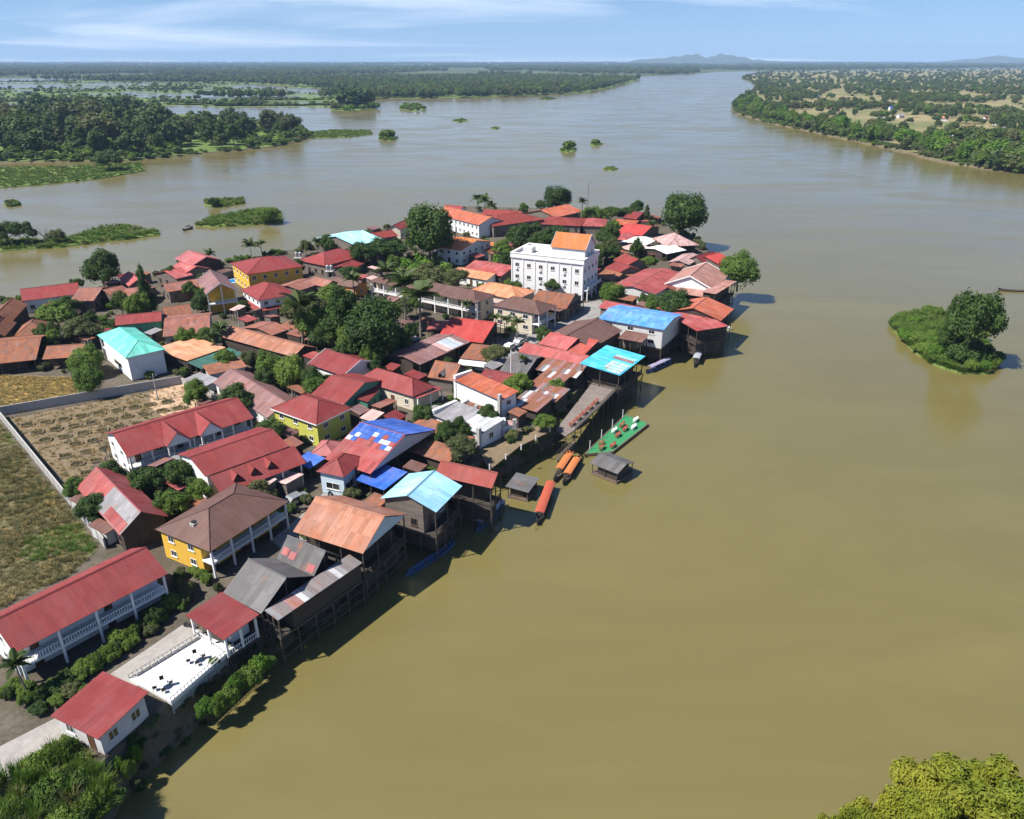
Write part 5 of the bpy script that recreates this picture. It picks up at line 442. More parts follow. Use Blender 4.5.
GAP=[(-12.31, 139.52, 2.22, 1.32), (30.19, 266.98, 1.97, 1.42), (-101.87, 204.75, 1.49, 1.03), (-9.64, 209.48, 1.97, 1.2), (-29.58, 363.05, 2.11, 1.36), (-35.19, 102.79, 1.5, 1.13), (-51.4, 117.1, 1.71, 1.29), (-41.4, 180.67, 2.24, 1.67), (-26.14, 100.48, 1.15, 0.88), (-36.81, 233.64, 1.19, 0.87), (-14.86, 139.57, 2.3, 1.81), (-84.2, 176.81, 1.06, 0.75), (-11.37, 302.3, 2.01, 1.22), (-19.07, 280.78, 1.32, 0.8), (-98.07, 252.7, 2.24, 1.28), (-147.97, 214.69, 1.69, 1.27), (-121.88, 224.64, 2.29, 1.59), (-45.02, 125.84, 1.63, 1.24), (37.96, 200.81, 1.76, 1.38), (8.27, 338.55, 1.52, 1.08), (-109.4, 182.8, 1.37, 0.79), (-51.25, 162.24, 2.09, 1.3), (-11.96, 150.25, 1.83, 1.29), (-117.43, 189.04, 1.08, 0.86), (-121.99, 162.7, 1.7, 0.98), (-30.06, 162.17, 1.73, 1.06), (-81.63, 158.36, 2.03, 1.24), (-39.2, 348.51, 1.64, 1.06), (-77.87, 248.7, 2.16, 1.65), (-51.66, 119.24, 1.48, 1.04), (26.29, 250.46, 1.3, 0.78), (-56.27, 183.09, 1.62, 1.01), (-38.04, 174.28, 1.55, 1.17), (-50.13, 102.92, 1.1, 0.68), (-45.38, 252.37, 2.28, 1.45), (-23.09, 284.08, 1.23, 0.88), (-56.13, 320.99, 1.23, 0.75), (-49.74, 97.36, 2.36, 1.77), (0.65, 350.67, 1.15, 0.87), (-33.55, 105.43, 1.73, 1.25), (-5.91, 291.95, 1.12, 0.79), (-37.84, 213.05, 1.84, 1.42), (-32.12, 170.07, 1.64, 0.9), (-36.53, 189.54, 1.22, 0.88), (-112.95, 205.17, 1.34, 0.84), (53.73, 240.07, 1.29, 0.77), (-54.0, 99.73, 1.0, 0.72), (-11.14, 224.48, 2.35, 1.51), (-89.82, 185.6, 2.02, 1.15), (-31.94, 212.26, 1.51, 1.07), (-22.31, 183.11, 1.13, 0.82), (-24.91, 194.32, 1.86, 1.12), (-46.11, 150.91, 2.35, 1.69), (-43.79, 105.46, 1.37, 0.86), (-28.08, 119.81, 1.02, 0.75), (-146.58, 213.74, 2.05, 1.52), (42.9, 272.03, 1.77, 1.34), (-33.86, 205.12, 1.89, 1.3), (-58.46, 156.24, 2.06, 1.6), (-21.48, 255.93, 1.36, 0.89), (-60.29, 142.29, 1.93, 1.51), (-22.52, 105.63, 1.65, 1.17), (-68.71, 156.21, 1.7, 1.04), (-81.51, 173.12, 1.86, 1.33), (-45.18, 179.04, 1.5, 0.83), (-4.05, 341.63, 1.6, 0.98), (-15.67, 199.44, 1.62, 0.95), (-22.55, 103.5, 1.79, 1.32), (-46.72, 275.78, 1.87, 1.28), (-107.9, 195.47, 1.44, 1.12), (-101.55, 173.47, 1.37, 0.88), (-57.91, 135.9, 1.0, 0.7), (-47.06, 219.63, 1.98, 1.48), (16.41, 277.06, 1.93, 1.33), (-18.52, 307.43, 2.39, 1.74), (-64.32, 164.59, 1.5, 1.17), (-69.25, 228.81, 2.28, 1.44), (-78.63, 194.38, 1.24, 0.84), (42.83, 309.36, 1.92, 1.19), (31.49, 348.7, 1.86, 1.1), (-52.03, 304.72, 2.19, 1.54), (-116.04, 210.36, 2.15, 1.32), (28.0, 284.35, 1.68, 1.27), (-3.7, 226.57, 1.01, 0.8), (-0.6, 361.04, 1.72, 1.09), (-38.45, 261.77, 1.91, 1.05), (-112.84, 199.69, 1.4, 0.89), (-37.93, 169.27, 1.4, 1.05), (-113.84, 182.54, 1.18, 0.72), (12.45, 225.18, 2.33, 1.7), (-21.93, 220.09, 1.6, 0.95), (-5.16, 202.27, 1.76, 1.06), (5.75, 237.09, 1.92, 1.35), (-41.74, 103.09, 1.28, 0.71), (-92.58, 204.0, 2.31, 1.3), (62.63, 345.35, 1.45, 1.13), (-15.05, 110.1, 1.6, 1.17), (-15.82, 367.76, 2.18, 1.53), (-27.08, 154.18, 1.18, 0.7), (-96.58, 261.3, 1.31, 0.98), (-8.3, 369.33, 1.74, 1.23), (-52.56, 240.97, 2.28, 1.4), (3.74, 289.26, 1.25, 0.73), (-67.33, 160.85, 2.18, 1.66), (-88.91, 246.66, 2.09, 1.32), (-107.94, 244.36, 1.74, 1.0), (31.09, 224.79, 2.07, 1.49), (-29.35, 128.48, 2.35, 1.51), (-74.24, 159.22, 1.67, 1.01), (-54.46, 104.52, 1.23, 0.71), (-14.07, 221.76, 2.25, 1.67), (-46.45, 176.11, 1.18, 0.69), (-94.48, 203.3, 1.29, 1.02), (63.77, 249.26, 1.0, 0.74), (-44.42, 121.46, 1.6, 1.09), (-48.56, 152.82, 1.2, 0.78), (-17.86, 235.7, 1.71, 1.29), (62.76, 250.79, 2.01, 1.46), (-19.95, 133.87, 1.3, 1.0), (-11.74, 144.09, 1.49, 1.14), (-113.56, 248.51, 1.57, 1.04), (-58.02, 141.72, 1.66, 1.16), (-10.69, 113.82, 2.26, 1.8), (-44.7, 174.13, 1.03, 0.74), (-40.73, 196.39, 2.37, 1.82), (27.26, 286.43, 1.05, 0.69), (-40.85, 169.27, 1.49, 1.08), (-42.36, 278.35, 1.13, 0.81), (-29.53, 171.24, 1.62, 0.94), (-11.37, 251.39, 1.49, 1.18), (8.13, 314.33, 1.89, 1.5), (-26.26, 106.81, 2.24, 1.58), (-63.53, 165.96, 1.22, 0.85), (-34.52, 108.22, 1.3, 0.72), (36.27, 270.54, 1.39, 0.94), (21.19, 166.22, 1.04, 0.72), (36.46, 292.9, 2.14, 1.69), (4.89, 341.49, 1.48, 1.06), (-44.98, 207.4, 1.31, 0.82), (-10.45, 123.3, 1.19, 0.78), (-56.77, 110.59, 1.25, 0.75), (21.81, 220.78, 2.27, 1.36), (-12.28, 193.74, 2.12, 1.59), (-26.93, 346.07, 2.02, 1.49), (-59.47, 136.52, 2.4, 1.45), (-22.86, 136.15, 1.69, 0.93), (13.63, 301.94, 2.23, 1.73), (6.31, 155.11, 1.45, 1.15), (-124.12, 203.78, 1.26, 0.86), (-31.27, 263.38, 1.98, 1.15), (-28.09, 99.41, 1.12, 0.64), (-30.52, 210.86, 2.26, 1.26), (-54.76, 241.18, 1.36, 1.06), (-72.82, 196.61, 1.88, 1.16), (33.94, 284.69, 1.93, 1.37), (-76.6, 268.08, 1.97, 1.29), (-51.75, 154.03, 2.25, 1.74), (-149.05, 211.37, 1.42, 0.87), (-38.58, 207.48, 2.39, 1.83), (-20.76, 258.05, 1.97, 1.3), (-36.44, 179.57, 1.62, 0.89), (-114.75, 218.43, 1.55, 1.09), (-24.26, 246.42, 1.86, 1.13), (-19.44, 215.99, 1.07, 0.63), (-129.11, 188.67, 1.51, 1.06), (7.35, 175.3, 1.99, 1.45), (0.98, 252.53, 2.23, 1.5), (-22.82, 129.2, 1.02, 0.81), (68.12, 293.47, 2.29, 1.74), (-59.8, 105.66, 2.35, 1.76), (-25.59, 133.4, 1.93, 1.36), (-28.04, 124.49, 1.57, 1.11), (-73.46, 296.02, 1.41, 1.08), (-35.72, 164.85, 1.71, 1.26), (-9.62, 157.86, 1.27, 0.76), (-26.34, 169.35, 1.33, 0.76), (-43.25, 329.98, 1.65, 1.08), (-69.27, 194.29, 1.46, 1.1), (-22.93, 224.7, 1.82, 1.36), (-61.39, 273.64, 1.74, 1.16), (56.04, 260.73, 2.1, 1.29), (-62.4, 109.07, 1.35, 0.9), (-80.22, 201.91, 1.72, 1.17), (-1.16, 145.16, 2.36, 1.76), (-55.13, 220.06, 2.06, 1.45), (-23.44, 154.75, 1.0, 0.66), (-15.79, 107.87, 2.16, 1.65), (28.02, 232.21, 1.43, 0.82), (18.01, 314.7, 1.31, 0.78), (-122.51, 192.45, 1.24, 0.91), (12.52, 287.89, 1.85, 1.47), (-42.24, 202.7, 2.26, 1.31), (-74.7, 160.73, 2.03, 1.23), (-84.27, 256.57, 1.16, 0.87), (-93.99, 236.26, 1.17, 0.72), (-0.62, 142.46, 1.61, 1.12), (-13.08, 211.21, 1.79, 1.16), (-86.73, 247.37, 2.23, 1.58), (-42.41, 152.74, 2.4, 1.79), (-29.3, 271.71, 1.16, 0.77), (48.07, 313.69, 1.17, 0.76), (-29.93, 313.95, 2.13, 1.62), (-8.32, 171.45, 2.3, 1.67), (-22.11, 217.09, 1.29, 0.9), (-23.82, 239.35, 1.25, 0.88), (-77.18, 179.99, 1.47, 0.99), (15.34, 187.71, 1.21, 0.84), (-101.7, 228.42, 1.99, 1.31), (-33.57, 304.67, 1.43, 1.01), (-18.75, 106.81, 1.06, 0.78), (-24.34, 187.29, 1.89, 1.39), (-61.25, 132.14, 2.01, 1.3), (-59.89, 165.07, 2.34, 1.65), (-29.23, 179.56, 2.11, 1.19), (52.24, 248.04, 1.31, 0.98), (-87.39, 245.84, 1.9, 1.23), (13.98, 305.17, 2.12, 1.2), (12.32, 297.09, 1.15, 0.75), (-27.49, 156.18, 2.4, 1.41), (5.52, 211.85, 1.99, 1.4), (-1.68, 184.99, 1.7, 1.26), (-36.46, 282.61, 1.67, 1.13), (-21.55, 198.46, 1.19, 0.72), (-5.7, 156.05, 1.81, 1.13), (-36.6, 250.2, 1.41, 0.89), (41.91, 204.73, 1.77, 1.4), (-13.11, 146.1, 1.39, 0.79), (-54.79, 162.95, 1.28, 0.74), (-67.54, 232.57, 1.4, 0.83), (-128.27, 225.84, 2.23, 1.61), (-45.31, 105.45, 2.21, 1.45), (-53.06, 102.19, 1.16, 0.89), (-30.35, 256.83, 1.42, 1.12), (-33.35, 212.94, 1.0, 0.71), (-58.47, 179.02, 2.13, 1.49), (-37.14, 185.0, 1.58, 0.97), (-24.75, 368.85, 1.8, 1.2), (-33.52, 332.91, 1.01, 0.7), (67.63, 318.89, 1.01, 0.64), (20.45, 272.44, 2.07, 1.36), (-30.72, 95.63, 2.17, 1.54), (-44.7, 160.4, 1.25, 0.89), (-28.88, 175.19, 1.71, 1.03), (-141.3, 205.87, 1.48, 0.91), (21.59, 240.4, 1.96, 1.18), (19.47, 230.95, 1.31, 0.89), (-46.0, 101.29, 1.6, 0.98), (-24.2, 151.86, 1.76, 1.26), (-4.79, 362.36, 1.07, 0.8), (1.18, 167.76, 2.25, 1.65), (29.61, 226.88, 2.35, 1.62), (-43.95, 169.81, 1.42, 0.9), (-105.6, 189.76, 1.95, 1.53), (-142.64, 203.84, 2.39, 1.87), (-69.76, 108.39, 1.41, 0.82), (-47.36, 157.8, 1.0, 0.65), (-70.75, 115.72, 2.08, 1.25), (11.58, 148.16, 1.4, 0.88), (-61.18, 233.63, 1.36, 0.83), (-129.92, 201.68, 1.64, 1.04), (-26.56, 139.61, 1.36, 0.9), (-2.73, 252.11, 1.74, 0.96), (-25.32, 175.96, 1.18, 0.65), (-18.37, 201.04, 1.99, 1.13), (-42.66, 198.99, 1.16, 0.88), (8.3, 221.68, 1.34, 1.07), (-150.63, 212.53, 1.06, 0.82), (-51.59, 132.35, 1.02, 0.68), (-43.6, 176.53, 1.85, 1.04), (-11.57, 137.91, 2.15, 1.3), (-39.05, 179.05, 1.99, 1.18), (-87.99, 180.15, 1.2, 0.78), (-112.93, 203.16, 1.04, 0.67), (52.22, 246.53, 1.23, 0.78), (-25.53, 191.44, 1.52, 1.13), (-41.69, 143.62, 1.62, 1.06), (-39.2, 235.57, 1.89, 1.14), (-21.87, 98.69, 1.8, 1.17), (-58.54, 266.51, 1.8, 1.43), (2.99, 149.32, 1.61, 1.03), (-27.05, 176.89, 1.42, 0.84), (-62.7, 152.38, 1.33, 0.97), (-7.09, 150.73, 2.03, 1.56), (-140.61, 201.62, 1.36, 0.89), (-36.65, 350.35, 1.95, 1.48), (-85.72, 172.87, 1.49, 0.99), (68.81, 288.29, 2.07, 1.33), (-97.25, 208.69, 1.55, 1.01), (31.08, 217.59, 1.77, 1.1), (-58.53, 114.44, 1.47, 1.09), (-100.99, 231.81, 2.34, 1.86), (2.77, 131.1, 1.32, 0.92), (-83.93, 250.22, 1.55, 0.92), (-20.07, 157.11, 1.95, 1.53), (-97.88, 178.17, 1.02, 0.69), (-152.21, 212.4, 1.78, 1.34), (-13.89, 234.5, 1.01, 0.75), (45.98, 212.3, 1.93, 1.29), (-57.45, 192.02, 1.96, 1.29), (18.4, 217.21, 2.05, 1.24), (-134.27, 206.79, 1.48, 1.11), (57.69, 318.34, 1.82, 1.39), (29.72, 346.9, 2.19, 1.73), (-8.67, 154.01, 2.17, 1.68), (44.72, 338.14, 1.29, 0.95), (-0.49, 189.45, 2.19, 1.66), (-134.92, 223.73, 1.53, 1.02), (-43.46, 214.06, 1.69, 1.27), (-49.21, 184.82, 1.8, 1.42), (-31.86, 125.1, 1.55, 0.93), (-76.34, 160.41, 1.59, 1.14), (-116.24, 234.71, 1.55, 1.1), (-40.23, 206.92, 1.6, 1.15), (-108.37, 163.17, 2.16, 1.55), (-42.28, 285.9, 1.26, 0.81), (-72.73, 181.41, 2.04, 1.46), (9.05, 233.82, 1.78, 1.39), (-50.04, 131.02, 1.66, 1.13), (-92.55, 225.85, 1.93, 1.22), (-26.86, 193.37, 1.8, 1.26), (0.05, 128.05, 2.25, 1.59), (-150.98, 216.86, 2.28, 1.51), (21.64, 282.8, 1.8, 1.11), (-45.27, 228.72, 2.0, 1.2), (-14.09, 113.29, 2.31, 1.58), (-31.86, 348.09, 1.04, 0.72), (-93.66, 230.35, 2.07, 1.61), (0.77, 270.81, 2.06, 1.46), (-1.96, 130.94, 1.09, 0.71), (-55.36, 201.04, 2.08, 1.6), (-100.37, 161.51, 2.14, 1.47), (23.35, 356.87, 1.35, 1.03), (-38.92, 125.78, 2.16, 1.2), (-1.45, 281.75, 2.3, 1.74), (-20.97, 149.64, 1.41, 0.89), (-88.66, 176.05, 2.04, 1.63), (-106.52, 194.44, 2.39, 1.68), (-9.96, 161.37, 2.11, 1.32), (-9.81, 231.32, 2.16, 1.66), (64.47, 305.46, 1.91, 1.11), (-86.28, 277.78, 2.33, 1.78), (-65.63, 135.78, 1.07, 0.69), (-12.53, 328.58, 1.19, 0.87), (72.35, 297.77, 1.55, 0.87), (-120.98, 189.2, 2.22, 1.56), (-48.95, 288.18, 1.09, 0.71), (48.53, 215.33, 2.22, 1.42), (-50.28, 262.04, 1.45, 0.83), (-37.19, 100.74, 1.97, 1.57), (-64.98, 197.86, 1.14, 0.83), (-119.99, 241.81, 1.92, 1.24), (-26.37, 288.64, 1.35, 1.04), (-55.33, 193.62, 1.86, 1.46), (49.18, 261.94, 1.47, 0.92), (-102.85, 161.44, 1.11, 0.61), (9.55, 230.89, 1.89, 1.51), (23.49, 197.19, 1.97, 1.25), (-22.79, 234.37, 1.68, 1.26), (-31.52, 244.38, 1.22, 0.96), (-96.01, 177.78, 1.26, 0.76), (-58.44, 167.79, 2.17, 1.68), (6.05, 173.15, 1.45, 1.05), (-35.42, 119.02, 2.14, 1.24), (-77.56, 258.56, 2.25, 1.48), (-109.92, 195.02, 1.68, 1.13), (-24.54, 140.47, 1.11, 0.66), (-53.21, 116.93, 1.76, 1.35), (-108.33, 188.31, 1.61, 1.2), (-3.1, 294.89, 1.17, 0.65), (-48.45, 196.8, 1.4, 1.09), (-110.51, 173.06, 1.42, 1.01), (-40.62, 198.44, 1.77, 1.23), (-63.82, 155.26, 1.02, 0.61), (-33.65, 176.7, 2.08, 1.28), (-61.72, 215.25, 2.25, 1.46), (-42.09, 127.87, 1.47, 1.04), (-94.99, 205.2, 1.31, 0.94), (-19.09, 114.49, 1.31, 0.77), (-29.08, 101.03, 1.1, 0.77), (-108.83, 184.24, 1.17, 0.69), (-66.95, 195.62, 1.48, 1.15), (14.34, 242.38, 2.31, 1.4), (24.35, 238.01, 1.53, 1.19), (-30.2, 291.53, 1.27, 0.94), (-107.62, 176.07, 1.62, 1.23), (-50.06, 216.57, 1.39, 0.98), (38.65, 198.32, 2.23, 1.67), (-41.04, 139.6, 1.21, 0.74)]
PATCH={'straw_field': [(-112.6, 134.2), (-103.3, 138.3), (-91.6, 145.2), (-94.6, 152.7), (-98.9, 158.4), (-116.4, 159.6), (-134.3, 156.1)], 'grass_field': [(-83.3, 73.3), (-122.7, 131.9), (-101.1, 134.6), (-61.0, 92.8), (-61.7, 86.4), (-65.8, 81.4), (-70.9, 73.3)], 'garden_lot': [(-101.4, 136.4), (-73.2, 153.8), (-63.3, 147.3), (-71.3, 127.7), (-74.7, 119.8), (-72.6, 108.7)], 'dirt_yard': [(-78.3, 150.5), (-73.2, 154.9), (-63.3, 147.3), (-68.3, 136.4), (-74.7, 142.2)], 'concrete_path': [(-55.6, 51.0), (-54.3, 56.6), (-49.6, 61.3), (-46.9, 67.8), (-41.7, 76.6), (-38.3, 74.4), (-43.2, 65.1), (-46.0, 58.8), (-50.5, 52.1)], 'street': [(-36.0, 94.9), (-33.4, 101.4), (-31.7, 106.2), (-29.9, 119.1), (-26.3, 116.2), (-29.1, 104.7), (-30.5, 93.6), (-32.5, 90.8)], 'plaza': [(-9.3, 180.2), (7.7, 198.6), (18.5, 214.4), (26.3, 219.4), (28.5, 207.6), (12.8, 191.8), (2.0, 175.1), (-2.8, 166.4)], 'lawn': [(-59.1, 106.2), (-56.2, 113.4), (-49.1, 107.8), (-50.9, 101.7), (-54.2, 100.3)]}
TREES=[
('dome', -28.82, 263.28, 4.6, 21.97, 10.02, 'big dark dome-shaped tree beside the orange-red roofed school', None, 0),
('dome', 21.19, 363.04, 4.6, 12.77, 7.95, 'round dark tree at the back shore above the orange-pink roof', None, 0),
('dome', 68.43, 305.92, 4.6, 18.77, 10.33, 'large spreading round tree at the far river tip', None, 0),
('dome', 71.36, 234.12, 3.5, 12.43, 6.59, 'round olive tree overhanging the river at the right tip', None, 1),
('broad', -124.18, 225.81, 4.6, 13.85, 6.06, 'dark spreading tree on the far left shore', None, 0),
('tall', -100.71, 202.09, 4.6, 14.66, 3.29, 'tall narrow dark tree left of the yellow temple-like house', None, 0),
('broad', -107.94, 202.09, 4.6, 8.56, 2.76, 'bushy tree between rusty roofs on the left shore', None, 0),
('broad', -101.92, 198.55, 4.6, 9.0, 3.53, 'bright bushy tree in front of the tall narrow tree', None, 1),
('broad', -41.07, 175.13, 4.6, 16.63, 5.31, 'large dark tree at the heart of the grove', None, 0),
('dome', -31.45, 165.76, 4.6, 17.16, 7.59, 'broad dark tree at the right of the grove', None, 0),
('broad', -47.71, 175.13, 4.6, 13.21, 4.85, 'mid-green tree at the left of the grove', None, 1),
('broad', -48.86, 200.31, 4.6, 10.72, 5.46, 'olive tree at the back of the grove', None, 1),
('broad', -55.83, 191.8, 4.6, 10.92, 5.26, 'greyish loose tree behind the palm in the grove', None, 2),
('broad', -40.95, 191.8, 4.6, 8.24, 4.48, 'bright green tree amid the grove', None, 1),
('dome', -53.21, 154.91, 4.6, 8.01, 3.51, 'left mango tree of three beside the maroon gabled house', None, 1),
('dome', -47.39, 150.46, 4.6, 8.76, 3.85, 'middle mango tree of three beside the maroon gabled house', None, 1),
('dome', -42.33, 148.31, 4.6, 6.88, 2.97, 'right mango tree of three beside the maroon gabled house', None, 0),
('dome', -95.92, 159.58, 4.6, 7.47, 4.05, 'upper round bushy tree beside the turquoise house', None, 1),
('dome', -89.53, 147.78, 4.6, 7.54, 3.59, 'lower round bushy tree beside the straw field', None, 1),
('broad', -120.18, 191.8, 4.6, 8.24, 5.54, 'bushy tree below the long maroon-red shore roof', None, 1),
('broad', -107.58, 180.15, 4.6, 7.1, 5.0, 'olive shrubby tree left of the turquoise roof', None, 2),
('broad', -116.39, 180.15, 4.6, 6.58, 3.0, 'dark tree behind the rusty row houses', None, 0),
('dome', 29.17, 213.37, 4.6, 7.45, 4.34, 'round bright tree at the right foot of the white hotel', None, 1),
('dome', 43.83, 198.55, 4.6, 9.55, 5.7, 'dark round tree between the coral roof and the blue roof', None, 0),
('dome', 39.5, 202.09, 4.6, 6.87, 3.32, 'yellow-green tree left of the dark round one by the blue roof', None, 1),
('broad', 34.93, 334.44, 4.6, 8.13, 5.65, 'mid-green tree left of three on the back shore', None, 1),
('broad', 42.8, 334.44, 4.6, 7.7, 6.08, 'mid-green tree middle of three on the back shore', None, 0),
('broad', 50.39, 338.92, 4.6, 6.5, 4.84, 'mid-green tree right of three on the back shore', None, 0),
('broad', 56.91, 353.02, 4.6, 7.17, 3.66, 'small dark tree at the back shore near the maroon roof', None, 0),
('tall', 58.52, 334.44, 4.6, 8.13, 3.04, 'thin brownish tree at the far tip', None, 2),
('broad', 35.47, 281.53, 4.6, 11.07, 4.81, 'dark tree behind the hotel roof', None, 0),
('broad', 29.3, 257.67, 4.6, 9.64, 4.11, 'dark tree touching the hotel right corner', None, 0),
('broad', 34.81, 260.45, 4.6, 7.66, 3.11, 'tree between the hotel and the dull red cluster', None, 0),
('broad', 44.37, 266.18, 4.6, 8.5, 2.47, 'tree in the lane behind the white sheets', None, 0),
('broad', 46.01, 252.26, 4.6, 5.45, 3.37, 'low tree near the white wall yard', None, 1),
('broad', 2.93, 275.2, 4.6, 11.58, 6.16, 'dark tree below the dark red hall', None, 0),
('broad', -3.19, 266.18, 4.6, 7.8, 4.59, 'bright tree right of the orange villa annex', None, 1),
('broad', 9.94, 266.18, 4.6, 10.59, 5.28, 'dark tree behind the hotel left corner', None, 0),
('broad', 16.75, 295.02, 4.6, 7.71, 5.81, 'dark tree behind the hotel gable', None, 0),
('broad', -44.01, 266.18, 4.6, 9.19, 7.75, 'tree belt between the cyan roof and the banana patch', None, 0),
('broad', -50.68, 257.67, 4.6, 8.96, 5.82, 'dark tree below the light cyan roof', None, 0),
('broad', -51.24, 237.19, 4.6, 5.84, 4.14, 'tree in front of the hipped red roof', None, 0),
('broad', -25.58, 230.25, 4.6, 8.83, 6.19, 'grey-green shrubby tree behind the long cream guesthouse', None, 2),
('broad', -17.63, 228.01, 4.6, 7.53, 4.61, 'grey-green shrub tree beside the pale orange annex', None, 2),
('broad', -68.66, 284.8, 4.6, 6.01, 4.88, 'tree at the shore left of the light cyan roof', None, 0),
('broad', -87.43, 207.6, 4.6, 7.01, 3.68, 'dark-leaved shrub tree left of the yellow temple-like house', None, 0),
('broad', -95.67, 219.44, 4.6, 5.5, 2.97, 'small tree below the rusty strip roof', None, 0),
('broad', -107.44, 236.01, 4.6, 6.14, 2.85, 'small tree by the pink shore roofs', None, 0),
('broad', -59.15, 106.2, 4.6, 6.52, 3.39, 'dark garden tree beside the red patched house', None, 0),
('broad', -53.75, 107.45, 4.6, 6.75, 2.93, 'garden tree in front of the dormered house', None, 0),
('broad', -53.14, 100.29, 4.6, 5.79, 2.94, 'garden shrub tree beside the yellow villa', None, 0),
('broad', -49.27, 103.77, 4.6, 5.17, 2.23, 'small bright garden tree by the dormered house', None, 1),
('broad', -8.67, 117.6, 4.6, 5.95, 2.98, 'olive-brown bushy tree beside the dark red stilt house', None, 2),
('broad', 6.37, 131.08, 4.6, 3.84, 2.5, 'bright green bush below the patched sheet roofs', None, 1),
('broad', 9.35, 147.26, 4.6, 4.6, 2.32, 'small tree left of the wooden river terrace', None, 1),
('broad', -65.54, 145.19, 4.6, 4.1, 1.88, 'bright shrub at the corner of the garden lot', None, 1),
('broad', -207.48, 311.65, 0.5, 10.56, 6.95, 'dark tree at the left end of the near reed islet', None, 0),
('broad', -199.5, 313.51, 0.5, 9.0, 4.11, 'second dark tree on the near reed islet', None, 0),
('bare', -193.92, 315.39, 0.5, 7.01, 4.14, 'leafless brownish tree on the near reed islet', None, 0),
('broad', -188.93, 315.39, 0.5, 6.19, 3.73, 'small olive tree on the near reed islet', None, 2),
('dome', -113.92, 357.77, 0.5, 7.78, 6.04, 'rounded bright bush on the right end of the mid-channel reed islet', None, 1),
('dome', -155.22, 402.86, 0.5, 4.57, 3.64, 'dark bush on the small reed islet', None, 0),
('broad', -276.91, 543.16, 0.6, 13.1, 10.28, 'lone tree at the edge of the green reed bank', None, 0),
('bare', -71.17, 117.6, 4.6, 7.5, 1.75, 'thin bare tree standing in the garden lot', None, 0),
('broad', 56.5, 234.84, 4.6, 5.16, 3.48, 'low trees by the white-gabled hall', None, 1),
('broad', -75.15, 204.81, 4.6, 4.36, 2.24, 'shrub below the tiered red house', None, 0),
('broad', -37.26, 127.69, 4.6, 3.16, 1.52, 'shrub by the yellow-green house', None, 0),
('broad', -45.37, 172.36, 4.6, 9.62, 4.32, 'leafy tree filling the middle of the palm grove', 'trees filling the palm grove', 0),
('broad', -38.05, 168.35, 4.6, 9.95, 4.0, 'leafy tree filling the middle of the palm grove', 'trees filling the palm grove', 1),
('broad', -36.15, 176.54, 4.6, 10.79, 4.4, 'leafy tree filling the middle of the palm grove', 'trees filling the palm grove', 0),
('broad', -27.29, 169.67, 4.6, 8.53, 3.56, 'leafy tree filling the middle of the palm grove', 'trees filling the palm grove', 0),
('broad', -44.62, 183.9, 4.6, 10.59, 4.31, 'leafy tree filling the middle of the palm grove', 'trees filling the palm grove', 0),
('broad', -50.46, 186.99, 4.6, 10.72, 4.37, 'leafy tree filling the middle of the palm grove', 'trees filling the palm grove', 2),
('broad', -32.44, 191.8, 4.6, 8.24, 3.95, 'leafy tree filling the middle of the palm grove', 'trees filling the palm grove', 1),
('broad', -38.44, 162.0, 4.6, 7.79, 2.96, 'leafy tree filling the middle of the palm grove', 'trees filling the palm grove', 0),
('broad', -32.02, 160.78, 4.6, 7.27, 2.72, 'leafy tree filling the middle of the palm grove', 'trees filling the palm grove', 1),
('broad', -25.26, 176.54, 4.6, 7.25, 2.21, 'leafy tree filling the middle of the palm grove', 'trees filling the palm grove', 0)]
PALMS=[
(-28.24, 190.17, 4.6, 14.54, 5.2, 'tall coconut palm in front of the long cream guesthouse, left'),
(-23.01, 180.89, 4.6, 14.02, 5.73, 'tall coconut palm in front of the long cream guesthouse, right'),
(-51.4, 175.13, 4.6, 13.21, 5.33, 'wide coconut palm at the left of the grove'),
(-37.07, 219.44, 4.6, 9.7, 3.85, 'coconut palm behind the long guesthouse end'),
(-88.38, 266.18, 4.6, 7.1, 2.47, 'slim palm on the shore behind the yellow hotel, right'),
(-94.14, 272.13, 4.6, 5.43, 3.25, 'bushy palm on the shore behind the yellow hotel, left'),
(-70.96, 275.2, 4.6, 5.84, 2.18, 'slim palm on the shore left of the hipped red roof'),
(-16.01, 363.04, 4.6, 7.34, 3.75, 'left palm of a group behind the orange-red roof'),
(-12.55, 357.97, 4.6, 7.26, 4.17, 'middle palm of a group behind the orange-red roof'),
(-9.18, 353.02, 4.6, 5.84, 3.2, 'right palm of a group behind the orange-red roof'),
(2.71, 158.39, 4.6, 5.3, 1.35, 'small palm growing beside the grey weathered roof'),
(-72.3, 179.42, 4.6, 5.26, 2.75, 'palm beside the long rusty orange roof'),
(-71.81, 172.36, 4.6, 5.62, 2.41, 'palm between tan-orange roof and rusty orange roof'),
(-102.45, 254.94, 4.6, 6.18, 2.38, 'palm beside the pink shore gable'),
(-1.55, 185.43, 4.6, 5.39, 2.05, 'left street palm at the cream corner house'),
(1.02, 183.14, 4.6, 5.61, 2.29, 'middle street palm at the cream corner house'),
(-3.9, 186.99, 4.6, 5.42, 1.81, 'right-leaning street palm before the bright red roof'),
(-54.52, 64.22, 4.6, 5.3, 1.67, 'small garden palm in front of the long guesthouse'),
(-92.73, 223.65, 4.6, 6.19, 2.42, 'palm left of the yellow temple-like house'),
(-46.94, 219.44, 4.6, 7.61, 3.27, 'palm rising behind the grove'),
(-12.6, 198.55, 4.6, 5.67, 1.91, 'palm against the long cream guesthouse right end'),
(55.55, 305.92, 4.6, 6.37, 2.4, 'palm by the thin tree at the far tip'),
(29.34, 330.07, 4.6, 10.96, 2.57, 'palm beside the street lamp on the back shore')]
